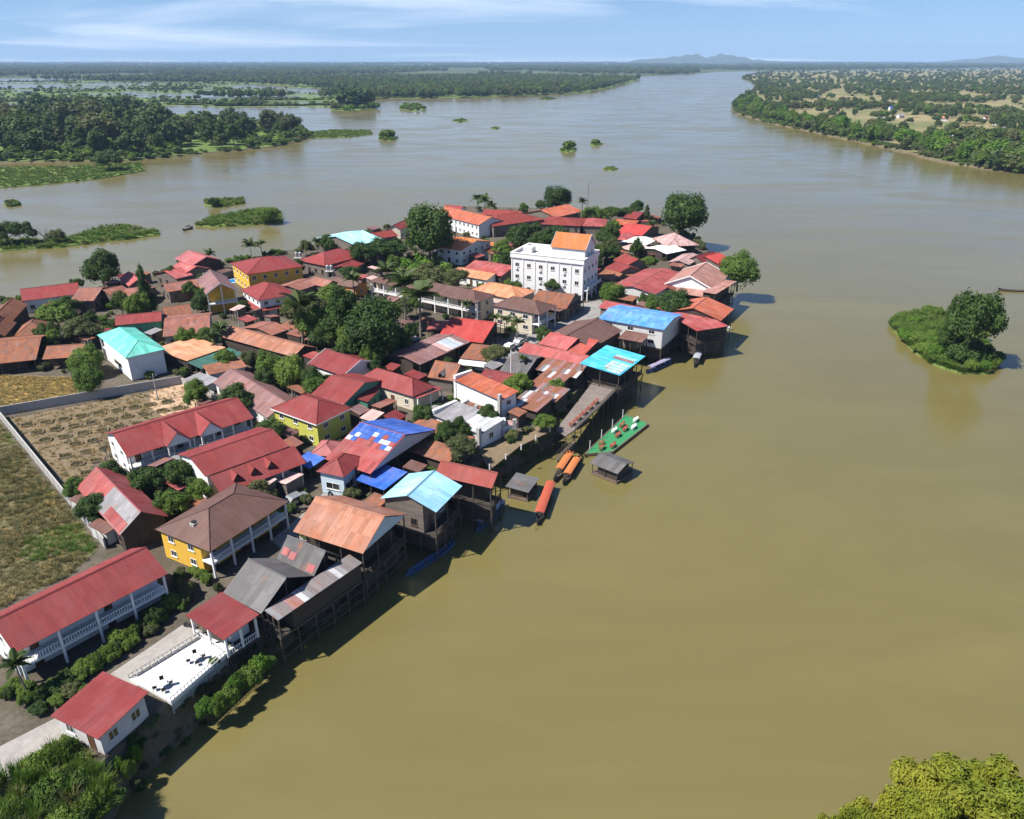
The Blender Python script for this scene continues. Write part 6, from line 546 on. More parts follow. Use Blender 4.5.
BUSHES=[(-52.93, 63.68, 4.6, 1.48, 0.94), (-52.88, 64.64, 4.6, 1.41, 1.09), (-51.94, 65.14, 4.6, 1.33, 1.12), (-52.14, 65.49, 4.6, 1.42, 1.17), (-50.9, 65.67, 4.6, 1.79, 1.07), (-50.12, 66.38, 4.6, 1.28, 1.04), (-49.89, 67.29, 4.6, 1.76, 0.91), (-49.04, 68.16, 4.6, 1.39, 1.04), (-48.71, 68.96, 4.6, 1.76, 0.71), (-48.58, 68.6, 4.6, 1.72, 0.76), (-48.49, 69.31, 4.6, 1.68, 0.75), (-47.7, 69.93, 4.6, 1.7, 1.15), (-47.74, 71.1, 4.6, 1.83, 0.73), (-46.68, 71.71, 4.6, 1.8, 1.02), (-46.97, 71.95, 4.6, 1.18, 0.9), (-46.67, 72.58, 4.6, 1.66, 1.1), (-45.19, 74.55, 4.6, 1.42, 1.06), (-45.31, 75.78, 4.6, 1.8, 0.9), (-44.95, 76.65, 4.6, 1.54, 1.02), (-44.58, 78.1, 4.6, 1.09, 0.64), (-43.18, 79.07, 4.6, 1.34, 0.81), (-43.38, 79.92, 4.6, 1.9, 1.08), (-51.27, 64.88, 4.6, 1.84, 1.24), (-51.44, 66.6, 4.6, 1.72, 1.05), (-50.34, 67.91, 4.6, 1.78, 1.38), (-49.24, 68.39, 4.6, 2.6, 0.98), (-48.49, 70.1, 4.6, 2.36, 0.99), (-48.07, 71.27, 4.6, 1.95, 1.14), (-48.14, 72.42, 4.6, 2.6, 1.38), (-46.96, 73.63, 4.6, 2.32, 0.91), (-46.82, 75.25, 4.6, 1.72, 0.9), (-45.51, 76.36, 4.6, 2.76, 1.42), (-45.77, 77.43, 4.6, 1.82, 1.4), (-44.68, 78.95, 4.6, 2.05, 1.17), (-44.46, 79.35, 4.6, 2.7, 1.1), (-43.51, 81.55, 4.6, 2.84, 1.4), (-45.94, 80.96, 4.6, 1.15, 0.58), (-45.62, 83.71, 4.6, 1.45, 1.02), (-46.0, 85.25, 4.6, 1.76, 0.82), (-46.0, 85.94, 4.6, 1.78, 0.94), (-44.66, 86.92, 4.6, 1.03, 0.95), (-43.33, 85.98, 4.6, 1.27, 0.97), (-41.95, 84.56, 4.6, 1.76, 1.01), (-39.76, 82.66, 4.6, 1.7, 0.64), (-57.28, 64.08, 4.6, 1.63, 0.86), (-56.55, 63.96, 4.6, 1.76, 0.85), (-56.57, 64.92, 4.6, 1.95, 1.07), (-55.18, 64.75, 4.6, 1.75, 1.17), (-54.09, 63.04, 4.6, 1.98, 0.98), (-52.05, 61.85, 4.6, 1.34, 1.18), (-50.75, 63.07, 4.6, 1.34, 0.99), (-49.95, 64.46, 4.6, 1.78, 1.23), (-49.13, 64.68, 4.6, 1.21, 0.96), (-53.69, 100.46, 4.6, 0.99, 0.67), (-56.67, 104.79, 4.6, 1.26, 0.67), (-59.16, 108.28, 4.6, 0.97, 0.84), (-61.79, 112.66, 4.6, 1.48, 0.91), (-62.65, 116.98, 4.6, 0.99, 0.89), (-62.04, 118.29, 4.6, 1.26, 1.06), (-61.87, 119.29, 4.6, 1.28, 0.74), (-60.24, 121.7, 4.6, 1.36, 0.99), (-57.49, 118.99, 4.6, 1.04, 0.69), (-53.08, 114.78, 4.6, 1.32, 1.02), (-50.12, 110.36, 4.6, 1.46, 1.14), (-46.61, 106.13, 4.6, 1.63, 1.04), (-73.9, 111.35, 4.6, 1.65, 0.85), (-71.53, 106.21, 4.6, 1.77, 0.77), (-70.97, 106.12, 4.6, 1.83, 0.97), (-74.21, 109.0, 4.6, 1.57, 1.06), (-0.85, 124.21, 3.2, 1.19, 0.7), (-0.0, 125.07, 3.2, 1.11, 0.93), (0.72, 125.71, 3.2, 1.35, 1.07), (1.8, 127.04, 3.2, 1.19, 0.74), (4.0, 128.52, 3.2, 1.68, 1.06), (4.68, 129.56, 3.2, 0.94, 1.07), (5.93, 131.97, 3.2, 1.4, 1.11), (7.53, 134.59, 3.2, 1.43, 0.86), (10.18, 137.1, 3.2, 1.44, 0.75), (-39.27, 266.49, 4.6, 2.0, 1.21), (-37.55, 263.0, 4.6, 1.77, 1.46), (-35.68, 259.72, 4.6, 2.68, 2.05), (-34.0, 256.17, 4.6, 2.14, 1.75), (-32.4, 253.26, 4.6, 2.21, 1.42), (-29.1, 251.54, 4.6, 2.79, 1.27), (-26.83, 250.49, 4.6, 2.83, 1.54), (-23.14, 250.65, 4.6, 2.24, 1.5), (-20.5, 248.97, 4.6, 2.45, 1.14), (-17.83, 248.84, 4.6, 1.67, 1.76), (-120.73, 191.33, 4.6, 1.81, 1.18), (-117.73, 193.57, 4.6, 2.49, 1.5), (-114.79, 196.46, 4.6, 2.69, 1.78), (-112.43, 199.11, 4.6, 1.95, 1.79), (-108.05, 196.6, 4.6, 1.67, 1.68), (-103.07, 194.47, 4.6, 1.75, 1.53), (-98.94, 192.23, 4.6, 2.39, 2.03), (-102.22, 190.51, 4.6, 2.06, 1.28), (-106.8, 189.28, 4.6, 2.4, 1.54), (-109.9, 187.89, 4.6, 2.59, 1.43), (10.62, 156.88, 4.6, 1.35, 1.04), (12.6, 159.65, 4.6, 1.31, 0.75), (13.59, 160.72, 4.6, 1.86, 0.79), (13.5, 158.91, 4.6, 1.52, 0.66), (9.35, 153.63, 4.6, 1.41, 1.06), (6.86, 148.8, 4.6, 1.81, 0.85), (34.37, 261.48, 4.6, 1.87, 1.82), (37.85, 264.3, 4.6, 1.81, 1.05), (40.52, 267.61, 4.6, 2.17, 1.65), (44.74, 270.02, 4.6, 1.83, 1.69), (49.2, 271.22, 4.6, 1.77, 1.21), (54.84, 269.06, 4.6, 1.43, 1.71), (60.91, 268.21, 4.6, 1.86, 1.24), (66.46, 266.59, 4.6, 1.63, 0.99), (-149.67, 217.42, 4.6, 1.68, 1.73), (-145.56, 217.07, 4.6, 2.69, 1.4), (-143.75, 220.33, 4.6, 1.8, 1.05), (-142.18, 219.84, 4.6, 1.91, 1.91), (-141.92, 220.83, 4.6, 2.67, 1.3), (-138.48, 223.02, 4.6, 2.16, 1.88), (-137.61, 225.15, 4.6, 1.64, 1.13), (-133.47, 224.65, 4.6, 1.72, 1.92), (-131.3, 226.15, 4.6, 2.27, 1.83), (-129.26, 226.68, 4.6, 1.66, 1.14), (-127.05, 229.07, 4.6, 1.75, 1.85), (-125.33, 230.02, 4.6, 2.5, 1.14), (-123.04, 233.43, 4.6, 1.61, 1.95), (-120.48, 236.54, 4.6, 2.59, 1.62), (-119.68, 241.15, 4.6, 1.75, 1.86), (-117.59, 246.3, 4.6, 2.39, 1.32), (-116.78, 250.77, 4.6, 1.74, 1.69), (-113.46, 254.09, 4.6, 2.65, 1.8), (-110.07, 257.82, 4.6, 2.1, 1.25), (-105.03, 260.88, 4.6, 2.35, 1.15), (-102.06, 261.37, 4.6, 1.87, 1.86), (-100.23, 265.88, 4.6, 1.78, 1.72), (-94.41, 268.25, 4.6, 2.49, 1.36), (-91.94, 268.99, 4.6, 1.66, 1.16), (-89.87, 273.39, 4.6, 2.63, 1.07), (-87.36, 276.19, 4.6, 2.82, 1.82), (-84.47, 277.74, 4.6, 1.69, 1.55), (-79.36, 281.17, 4.6, 1.62, 1.66), (-75.95, 285.0, 4.6, 2.0, 1.77), (-73.39, 287.48, 4.6, 2.51, 1.41), (-71.32, 287.48, 4.6, 2.85, 1.46), (-70.15, 291.04, 4.6, 2.47, 1.71), (-68.73, 294.22, 4.6, 1.78, 1.62), (-65.43, 294.25, 4.6, 2.34, 1.19), (-65.08, 297.6, 4.6, 1.75, 1.18), (-60.34, 303.53, 4.6, 1.87, 1.66), (-58.82, 310.09, 4.6, 2.82, 1.66), (-55.1, 316.48, 4.6, 1.69, 1.32), (-52.66, 322.27, 4.6, 2.83, 1.58), (-48.22, 328.1, 4.6, 2.4, 1.28), (-44.03, 331.7, 4.6, 2.53, 1.31), (-42.66, 336.65, 4.6, 2.19, 1.3), (-41.12, 341.91, 4.6, 2.12, 1.54), (-38.15, 347.46, 4.6, 1.56, 1.91), (-34.51, 351.86, 4.6, 2.4, 1.56), (-33.76, 358.94, 4.6, 2.14, 1.67), (14.16, 361.94, 4.6, 2.42, 1.14), (18.18, 363.06, 4.6, 1.61, 1.55), (21.13, 360.31, 4.6, 2.23, 1.13), (24.1, 359.89, 4.6, 2.39, 1.65), (29.14, 359.17, 4.6, 1.63, 1.51), (32.54, 357.45, 4.6, 1.98, 1.37), (36.53, 357.04, 4.6, 1.45, 1.3), (40.04, 357.91, 4.6, 1.42, 1.33), (44.29, 358.47, 4.6, 1.47, 1.41), (46.66, 358.14, 4.6, 1.87, 1.82), (50.0, 358.27, 4.6, 1.42, 1.2), (54.02, 354.47, 4.6, 1.61, 1.78), (56.11, 352.75, 4.6, 2.54, 1.1), (57.54, 349.51, 4.6, 2.49, 1.63), (60.78, 346.73, 4.6, 2.4, 1.38), (63.85, 343.48, 4.6, 1.58, 1.48), (65.91, 336.79, 4.6, 1.81, 1.38), (65.29, 331.02, 4.6, 1.68, 1.1), (68.48, 324.6, 4.6, 1.48, 1.79), (70.14, 319.53, 4.6, 1.59, 1.1), (69.76, 315.03, 4.6, 1.41, 1.52), (70.75, 311.86, 4.6, 2.43, 1.24), (71.29, 309.7, 4.6, 1.73, 1.67), (73.1, 306.78, 4.6, 2.33, 1.0), (74.08, 302.15, 4.6, 1.76, 1.19), (72.92, 299.52, 4.6, 1.63, 1.68), (73.0, 295.46, 4.6, 1.72, 1.49), (73.3, 290.99, 4.6, 2.15, 1.25), (71.42, 288.8, 4.6, 2.03, 1.52), (71.66, 285.41, 4.6, 2.45, 1.69), (-54.9, 183.73, 4.6, 1.86, 1.05), (-50.7, 180.59, 4.6, 2.53, 1.05), (-48.04, 181.74, 4.6, 1.98, 1.61), (-46.69, 180.0, 4.6, 2.06, 1.46), (-47.44, 177.48, 4.6, 2.07, 1.35), (-45.1, 173.5, 4.6, 1.54, 1.56), (-42.02, 171.6, 4.6, 2.28, 1.08), (-41.48, 173.67, 4.6, 1.53, 1.02), (-35.88, 174.02, 4.6, 2.14, 1.32), (-38.1, 171.63, 4.6, 2.52, 1.21), (-32.76, 170.87, 4.6, 1.97, 1.04), (-28.9, 171.68, 4.6, 2.31, 1.74), (-29.1, 167.7, 4.6, 1.96, 1.58), (-25.73, 168.97, 4.6, 1.9, 1.1)]
SLOPEB=[(-34.83, 64.08, 2.4, 2.47, 1.29), (-33.48, 64.21, 2.4, 2.48, 0.99), (-33.63, 64.76, 2.4, 2.65, 0.84), (-32.84, 66.2, 2.4, 2.6, 0.88), (-33.3, 65.47, 2.4, 1.78, 1.43), (-32.73, 66.12, 2.4, 2.52, 1.32), (-32.46, 67.81, 2.4, 2.8, 0.91), (-32.47, 67.4, 2.4, 2.71, 1.2), (-31.75, 69.24, 2.4, 2.07, 1.43), (-31.09, 69.31, 2.4, 2.15, 0.97), (-30.98, 68.81, 2.4, 2.45, 1.3), (-30.64, 70.8, 2.4, 2.74, 1.3), (-31.18, 70.87, 2.4, 2.24, 1.11), (-30.78, 71.71, 2.4, 1.69, 1.55), (-39.78, 55.69, 2.6, 2.28, 0.84), (-41.15, 56.54, 2.6, 1.47, 1.01), (-41.15, 56.36, 2.6, 2.13, 0.79), (-40.03, 57.62, 2.6, 2.29, 0.84), (-40.21, 58.13, 2.6, 1.91, 0.72), (3.11, 130.1, 2.6, 1.13, 1.16), (1.95, 128.53, 2.6, 1.07, 1.09), (1.36, 127.47, 2.6, 0.99, 1.11), (0.34, 126.56, 2.6, 1.68, 0.96), (-0.85, 125.77, 2.6, 1.74, 0.69), (-1.38, 124.32, 2.6, 1.0, 0.84), (-2.4, 122.99, 2.6, 1.33, 0.89), (-2.72, 121.66, 2.6, 1.32, 0.89)]
BANANA=[(-32.32, 252.31, 3.91), (-25.33, 259.18, 4.21), (-39.12, 249.08, 3.96), (-37.53, 245.39, 3.66), (-33.65, 249.18, 3.7), (-36.35, 257.08, 3.98), (-30.04, 244.26, 4.41), (-36.31, 264.69, 3.11), (-30.81, 260.21, 4.89), (-30.02, 248.95, 4.1), (-22.45, 250.96, 4.4), (-36.59, 253.92, 3.65), (-38.2, 260.63, 3.5), (-28.66, 253.21, 4.62), (-26.41, 244.57, 3.12), (-30.56, 260.92, 4.4), (-23.33, 250.9, 3.17), (-26.04, 246.94, 3.14), (-27.52, 259.48, 3.36), (-31.19, 249.51, 3.79), (-39.69, 250.12, 3.5), (-33.39, 265.88, 4.49), (-37.83, 257.74, 3.69), (-33.43, 265.41, 3.37), (-30.42, 258.84, 4.35), (-28.47, 248.47, 4.48), (-5.22, 256.39, 3.97), (-5.45, 254.94, 3.13), (-5.1, 263.45, 4.27), (-3.31, 265.16, 3.75), (-1.12, 256.79, 3.15), (-1.59, 261.36, 3.47)]
M={'terrace': [(-47.0, 68.1), (-41.7, 76.6), (-33.8, 71.9), (-39.1, 60.5)], 'terrace_white': [(-44.3, 66.5), (-38.5, 74.0), (-33.9, 71.6), (-38.0, 63.0)], 'tables': [[-39.74, 65.12, 4.6], [-37.58, 69.38, 4.6]], 'wallA': [[-102.76, 137.37, 4.6], [-59.7, 92.56, 4.6]], 'wallB': [[-103.34, 138.31, 4.6], [-73.16, 154.91, 4.6]], 'wallB2': [[-73.16, 154.91, 4.6], [-62.94, 146.74, 4.6]], 'beds': [(-95.22, 133.89, 0.06), (-92.1, 135.08, -0.09), (-89.36, 136.46, -0.09), (-86.69, 138.06, 0.08), (-83.7, 139.24, -0.09), (-80.82, 140.72, 0.03), (-77.94, 142.19, -0.05), (-75.26, 143.48, 0.05), (-72.3, 144.98, 0.11), (-91.37, 130.67, 0.02), (-88.57, 132.04, 0.01), (-85.7, 133.54, 0.04), (-82.91, 134.75, -0.01), (-80.11, 136.2, 0.08), (-77.43, 137.76, 0.03), (-74.42, 138.97, 0.02), (-71.49, 140.49, -0.1), (-68.65, 141.79, -0.09), (-88.07, 127.45, -0.09), (-85.19, 128.84, -0.07), (-82.29, 130.34, -0.06), (-79.25, 131.56, -0.08), (-76.68, 132.99, -0.09), (-73.79, 134.63, -0.04), (-70.78, 136.03, 0.0), (-68.12, 137.18, 0.01), (-65.23, 138.69, 0.1), (-81.44, 125.85, 0.07), (-78.77, 127.06, 0.04), (-73.02, 129.88, 0.07), (-70.03, 131.39, 0.11), (-64.53, 134.22, -0.08), (-80.74, 121.14, 0.0), (-77.83, 122.68, -0.02), (-75.08, 123.99, -0.06), (-72.24, 125.51, -0.01), (-69.34, 126.8, -0.04), (-66.69, 128.19, -0.12), (-77.1, 118.01, 0.03), (-74.35, 119.47, -0.04), (-71.55, 120.78, -0.06), (-68.75, 122.3, 0.07), (-65.67, 123.6, -0.11), (-62.92, 125.13, -0.04), (-73.75, 114.9, -0.11), (-70.73, 116.28, 0.04), (-67.89, 117.8, -0.08), (-65.0, 119.13, -0.01)], 'bed_ang': 0.4584870044487261, 'deck': [(14.2, 129.7), (24.5, 147.5), (28.5, 143.1), (19.5, 130.6)], 'pool': [-90.79, 239.59, 4.6], 'bikes': [[-33.24, 102.59, 4.6], [-30.08, 107.77, 4.6], [-39.35, 83.08, 4.6], [0.98, 175.13, 4.6], [8.77, 191.8, 4.6], [-42.12, 154.91, 4.6], [-40.78, 75.51, 4.6]], 'jars': [[-33.92, 83.08, 4.6], [-51.86, 147.26, 4.6], [-25.99, 134.17, 4.6], [-13.27, 123.65, 4.6], [-91.2, 180.15, 4.6], [-78.6, 180.15, 4.6], [13.25, 200.31, 4.6], [27.45, 230.25, 4.6], [-35.29, 146.22, 4.6], [-9.67, 162.0, 4.6]], 'wood_terrace': [(8.5, 131.5), (17.7, 154.9), (22.9, 151.5), (19.2, 144.2), (12.2, 131.5), (10.3, 128.9)], 'garden_terrace': [(-6.2, 122.9), (-2.6, 127.7), (6.5, 134.6), (7.3, 131.1), (1.5, 125.2), (-3.9, 116.2)], 'lamp': [33.15, 338.92, 4.6, 16.27, 0.88], 'pole': [-0.22, 153.77, 4.6, 8.43, 0.33], 'poles': [[-74.8, 146.22, 4.6, 5.92, 0.21], [-95.16, 160.78, 4.6, 8.22, 0.23], [-34.68, 219.44, 4.6, 9.11, 0.3], [-9.04, 191.8, 4.6, 8.24, 0.26], [32.29, 219.44, 4.6, 5.5, 0.3], [-4.65, 146.22, 4.6, 5.02, 0.21], [-32.43, 131.95, 4.6, 5.33, 0.19], [-72.32, 191.8, 4.6, 6.07, 0.26]], 'tower': [-57.96, 237.19, 4.6, 8.4, 1.91], 'tanks': [[-72.39, 254.94, 4.6], [-70.02, 252.26, 4.6], [-70.25, 185.43, 4.6], [8.83, 357.97, 4.6]], 'cars': [[-34.97, 105.59, 4.6], [-0.5, 177.25, 4.6], [2.02, 180.89, 4.6], [-25.87, 190.17, 4.6], [-67.56, 148.31, 4.6], [-58.3, 164.49, 4.6]], 'white': {'A': [20.84, 218.41, 4.6], 'B': [-0.15, 228.01, 4.6], 'C': [29.97, 236.01, 4.6]}, 'boat_red': [[4.13, 105.54, 0], [7.01, 117.76, 0]], 'boat_orange1': [[7.64, 119.53, 0], [11.66, 129.86, 0]], 'boat_orange2': [[9.21, 118.46, 0], [13.11, 128.64, 0]], 'boat_purple': [[32.81, 172.09, 0], [40.72, 180.19, 0]], 'boat_grey': [[45.42, 176.06, 0], [52.23, 193.61, 0]], 'boat_white': [[58.64, 208.85, 0], [62.32, 205.29, 0]], 'boat_shade1': [[-5.86, 103.51, 0], [-1.21, 112.04, 0]], 'boat_blue': [[-15.9, 91.73, 0], [-9.05, 100.15, 0]], 'boat_far': [[161.56, 245.24, 0], [174.76, 244.05, 0]], 'boat_left': [[-147.52, 342.08, 0], [-145.57, 348.73, 0]], 'raft': [(-0.7, 114.7), (0.9, 119.2), (4.5, 117.4), (2.6, 112.7)], 'float': [(14.9, 122.8), (17.9, 126.7), (22.7, 123.2), (18.8, 118.8)], 'fg': [37.87, 44.21, 0], 'jetty': [[8.39, 127.75, 2], [12.02, 128.86, 4]]}
WOODT=[(-380.4, 767.6, 29.1, 14.9), (-356.8, 755.5, 21.4, 11.2), (-579.3, 1047.3, 27.9, 15.6), (-417.4, 616.3, 20.7, 11.4), (-532.8, 781.7, 20.1, 9.2), (-635.2, 1098.4, 24.3, 12.4), (-258.5, 785.9, 19.0, 10.5), (-448.5, 914.9, 29.9, 18.5), (-533.0, 908.2, 20.2, 11.6), (-343.0, 658.2, 16.5, 10.1), (-385.2, 637.8, 17.1, 10.5), (-544.9, 1061.7, 26.0, 15.0), (-595.7, 1050.2, 23.0, 14.1), (-599.9, 1039.0, 20.1, 11.7), (-470.4, 767.8, 24.2, 11.1), (-483.4, 957.2, 22.3, 13.7), (-397.2, 683.4, 22.9, 11.0), (-681.3, 1047.8, 25.6, 12.0), (-370.1, 860.3, 22.7, 11.7), (-291.0, 651.7, 15.0, 6.8), (-424.2, 695.4, 29.3, 13.4), (-522.0, 1036.8, 19.9, 12.2), (-417.1, 708.3, 22.2, 13.0), (-390.7, 905.5, 21.3, 12.0), (-619.4, 946.8, 25.3, 14.9), (-623.1, 920.5, 24.1, 10.4), (-526.3, 861.9, 25.5, 11.4), (-346.5, 643.9, 20.8, 11.5), (-738.0, 1109.3, 29.0, 16.2), (-334.5, 803.4, 17.6, 10.9), (-507.7, 773.7, 27.2, 16.3), (-266.0, 708.7, 22.3, 10.9), (-347.6, 677.1, 28.5, 15.2), (-359.1, 854.5, 19.9, 8.7), (-320.4, 851.2, 19.6, 10.0), (-310.6, 796.2, 22.4, 10.5), (-612.3, 900.9, 26.6, 12.2), (-397.1, 639.2, 18.5, 9.4), (-271.4, 885.6, 16.6, 8.4), (-397.5, 757.4, 22.8, 10.2), (-317.3, 661.3, 19.8, 11.1), (-503.5, 818.9, 22.4, 10.3), (-379.1, 739.4, 24.6, 11.9), (-711.8, 1097.2, 28.6, 12.2), (-513.8, 816.8, 19.8, 11.6), (-586.5, 1008.4, 20.0, 10.9), (-368.0, 737.7, 26.3, 15.3), (-472.4, 980.8, 19.6, 10.1), (-498.2, 874.8, 26.8, 14.0), (-295.3, 689.3, 21.3, 12.8), (-414.5, 631.0, 18.9, 8.4), (-256.5, 857.5, 22.0, 12.8), (-231.6, 812.4, 16.6, 9.4), (-249.3, 733.0, 16.7, 10.0), (-310.7, 889.4, 21.8, 10.7), (-536.6, 823.8, 25.2, 14.5), (-522.2, 1099.9, 27.9, 12.1), (-371.9, 678.1, 21.0, 9.4), (-329.5, 701.2, 28.2, 15.8), (-227.3, 798.4, 15.7, 7.3), (-418.4, 907.5, 27.1, 14.8), (-400.0, 894.6, 23.5, 13.8), (-425.2, 965.3, 25.1, 13.1), (-216.3, 787.4, 21.4, 11.4), (-342.9, 713.5, 20.2, 10.7), (-322.3, 623.7, 20.4, 9.7), (-491.0, 1018.9, 24.0, 14.0), (-451.3, 742.7, 29.1, 13.0), (-569.6, 947.5, 26.6, 12.9), (-398.9, 741.9, 20.6, 11.7), (-502.0, 790.0, 22.1, 10.2), (-380.7, 825.9, 23.4, 11.8), (-456.0, 994.5, 21.6, 11.8), (-324.9, 781.1, 19.9, 11.8), (-411.2, 694.9, 27.9, 16.8), (-491.6, 892.6, 29.1, 13.5), (-277.2, 833.6, 16.0, 8.0), (-433.3, 716.8, 29.0, 17.8), (-289.4, 793.6, 16.5, 7.2), (-694.1, 1092.0, 25.2, 13.2), (-443.5, 1004.1, 21.4, 9.9), (-686.0, 1071.0, 29.4, 15.1), (-345.6, 695.4, 23.7, 10.9), (-487.2, 789.0, 19.7, 11.8), (-246.3, 708.3, 20.0, 10.0), (-342.7, 792.8, 21.4, 10.1), (-286.1, 842.0, 22.0, 12.3), (-249.0, 686.0, 20.8, 9.0), (-438.6, 809.9, 19.6, 9.6), (-310.8, 763.3, 18.1, 11.2), (-295.1, 709.6, 22.8, 9.7), (-552.5, 1080.7, 21.5, 10.7), (-598.4, 932.1, 28.9, 15.3), (-295.7, 620.7, 17.8, 11.0), (-426.5, 631.7, 14.8, 7.6), (-237.2, 834.1, 19.8, 9.8), (-413.2, 727.5, 25.3, 12.1), (-634.2, 935.9, 19.9, 9.0), (-250.0, 829.6, 22.8, 10.7), (-307.4, 810.1, 21.5, 11.6), (-473.9, 740.1, 24.2, 11.2), (-520.6, 781.8, 20.8, 10.6), (-366.2, 834.7, 27.6, 14.5), (-597.7, 1029.0, 28.8, 16.6), (-362.8, 617.0, 20.3, 12.1), (-711.8, 1071.9, 22.3, 11.3), (-480.5, 1062.2, 20.4, 11.3), (-335.0, 737.2, 23.4, 12.1), (-521.8, 876.0, 27.2, 16.0), (-666.1, 1024.4, 27.9, 15.2), (-467.5, 927.5, 27.9, 13.8), (-316.3, 692.9, 29.1, 14.7), (-547.6, 1042.2, 28.6, 12.5), (-500.1, 765.6, 24.5, 13.7), (-384.8, 682.4, 20.3, 9.4), (-393.1, 700.7, 26.7, 12.7), (-542.2, 868.0, 27.1, 13.3), (-452.7, 706.6, 25.4, 15.3), (-465.7, 845.2, 29.2, 17.5), (-458.6, 864.9, 23.6, 11.7), (-270.4, 776.1, 19.5, 8.9), (-348.8, 764.2, 29.6, 16.3), (-310.3, 678.0, 20.4, 8.9), (-455.2, 879.3, 29.6, 16.4), (-371.5, 777.6, 27.0, 15.2)]
RIGHTT=[(372.9, 444.2, 16.6, 8.2), (359.5, 446.2, 17.1, 8.1), (376.5, 461.9, 15.4, 6.5), (356.8, 466.4, 13.2, 5.4), (381.0, 473.4, 10.6, 4.7), (362.4, 484.3, 11.0, 4.5), (353.8, 488.4, 13.7, 6.3), (355.6, 497.5, 16.8, 6.2), (364.6, 505.3, 9.2, 3.8), (357.7, 519.5, 10.1, 3.7), (352.2, 522.4, 15.0, 6.2), (356.8, 540.8, 10.8, 4.2), (349.6, 543.5, 15.3, 7.5), (343.5, 554.0, 13.8, 5.6), (359.0, 562.7, 14.5, 7.1), (336.7, 564.2, 13.0, 4.9), (345.9, 570.8, 18.8, 8.8), (331.3, 582.5, 15.6, 5.9), (343.9, 586.1, 18.1, 7.4), (342.7, 596.2, 15.1, 5.5), (337.0, 601.4, 10.4, 5.1), (332.1, 614.9, 15.4, 7.7), (348.1, 618.6, 9.5, 4.1), (332.1, 626.2, 17.2, 8.2), (329.1, 639.7, 12.5, 5.5), (342.2, 645.4, 15.9, 5.6), (348.2, 655.4, 17.6, 6.8), (342.2, 664.0, 10.9, 4.9), (342.1, 672.8, 11.1, 4.7), (331.9, 678.8, 18.5, 9.1), (341.8, 685.7, 9.8, 3.8), (353.6, 695.8, 9.7, 3.4), (353.4, 701.5, 12.9, 5.4), (328.1, 716.3, 15.5, 5.3), (353.0, 720.4, 13.8, 5.3), (327.9, 726.0, 17.6, 8.3), (346.6, 740.0, 10.5, 4.6), (352.0, 751.2, 12.0, 4.7), (351.8, 754.9, 9.9, 3.7), (326.4, 761.5, 12.3, 6.0), (350.8, 772.6, 15.4, 6.3), (325.5, 777.8, 10.4, 3.7), (349.8, 789.8, 10.8, 4.0), (337.7, 792.0, 14.9, 5.3), (327.1, 801.1, 18.9, 7.7), (331.4, 813.9, 18.2, 7.4), (348.0, 820.9, 11.1, 4.0), (335.5, 829.8, 12.3, 5.0), (335.3, 832.5, 15.1, 5.9), (324.5, 846.3, 15.6, 6.8), (329.4, 848.5, 10.9, 4.2), (339.7, 860.7, 12.8, 5.4), (320.1, 870.5, 15.1, 5.5), (327.7, 878.9, 14.5, 5.7), (322.4, 884.7, 14.7, 5.5), (343.8, 897.8, 16.1, 7.9), (318.6, 901.9, 15.3, 5.7), (321.4, 906.4, 13.8, 5.6), (317.9, 916.8, 18.3, 7.3), (317.4, 926.3, 13.5, 6.2), (336.1, 933.7, 14.4, 6.2), (324.6, 944.4, 10.7, 4.9), (324.1, 955.6, 15.0, 5.4), (323.7, 963.4, 15.9, 6.3), (323.4, 971.3, 17.3, 6.4), (315.1, 977.6, 13.5, 5.5), (339.6, 989.1, 10.4, 4.8), (327.8, 995.7, 15.2, 6.7), (318.2, 1003.8, 11.0, 4.6), (328.4, 1006.5, 10.2, 4.1), (318.9, 1017.0, 11.6, 5.0), (341.3, 1024.1, 16.8, 7.7), (329.9, 1036.9, 18.6, 8.1), (330.2, 1042.6, 18.0, 8.7), (330.7, 1051.7, 16.5, 6.9), (343.2, 1063.0, 13.1, 5.4), (337.5, 1068.0, 12.3, 5.2), (318.9, 1076.1, 12.2, 4.3), (332.4, 1086.3, 16.3, 7.1), (327.8, 1095.1, 17.8, 8.6), (333.0, 1099.0, 11.4, 5.5), (333.8, 1113.4, 15.9, 6.8), (328.9, 1115.9, 15.6, 7.6), (346.6, 1128.7, 18.7, 8.3), (335.0, 1137.5, 14.6, 5.4), (335.8, 1140.3, 14.7, 7.1), (327.0, 1146.3, 10.2, 4.4), (327.8, 1161.9, 12.0, 5.5), (330.9, 1161.7, 9.6, 4.7), (344.1, 1173.6, 10.4, 4.7), (340.1, 1178.1, 9.3, 4.5), (347.1, 1185.5, 10.4, 4.8), (340.3, 1199.6, 11.0, 5.3), (339.3, 1207.7, 11.0, 5.2), (353.2, 1209.8, 9.2, 4.0), (361.7, 1219.1, 11.0, 4.9), (344.2, 1227.6, 15.5, 6.0), (355.2, 1238.6, 17.7, 8.0), (372.4, 1237.0, 18.6, 8.6), (353.6, 1252.6, 11.2, 4.4), (356.2, 1262.9, 11.7, 5.3), (362.6, 1268.0, 16.9, 6.8), (357.1, 1279.2, 14.9, 5.6), (361.3, 1283.6, 15.7, 6.0), (361.1, 1295.0, 13.6, 4.8), (363.6, 1305.2, 14.3, 5.0), (372.8, 1308.7, 14.4, 5.9), (369.8, 1317.7, 11.9, 5.5), (376.0, 1321.8, 16.3, 5.6), (374.3, 1335.4, 18.9, 6.5), (391.1, 1336.9, 12.8, 6.3), (377.7, 1349.0, 9.6, 4.5), (385.4, 1359.1, 15.6, 7.3), (397.2, 1361.2, 17.3, 7.6), (406.0, 1371.5, 18.5, 6.8), (386.2, 1383.2, 10.1, 4.1)]
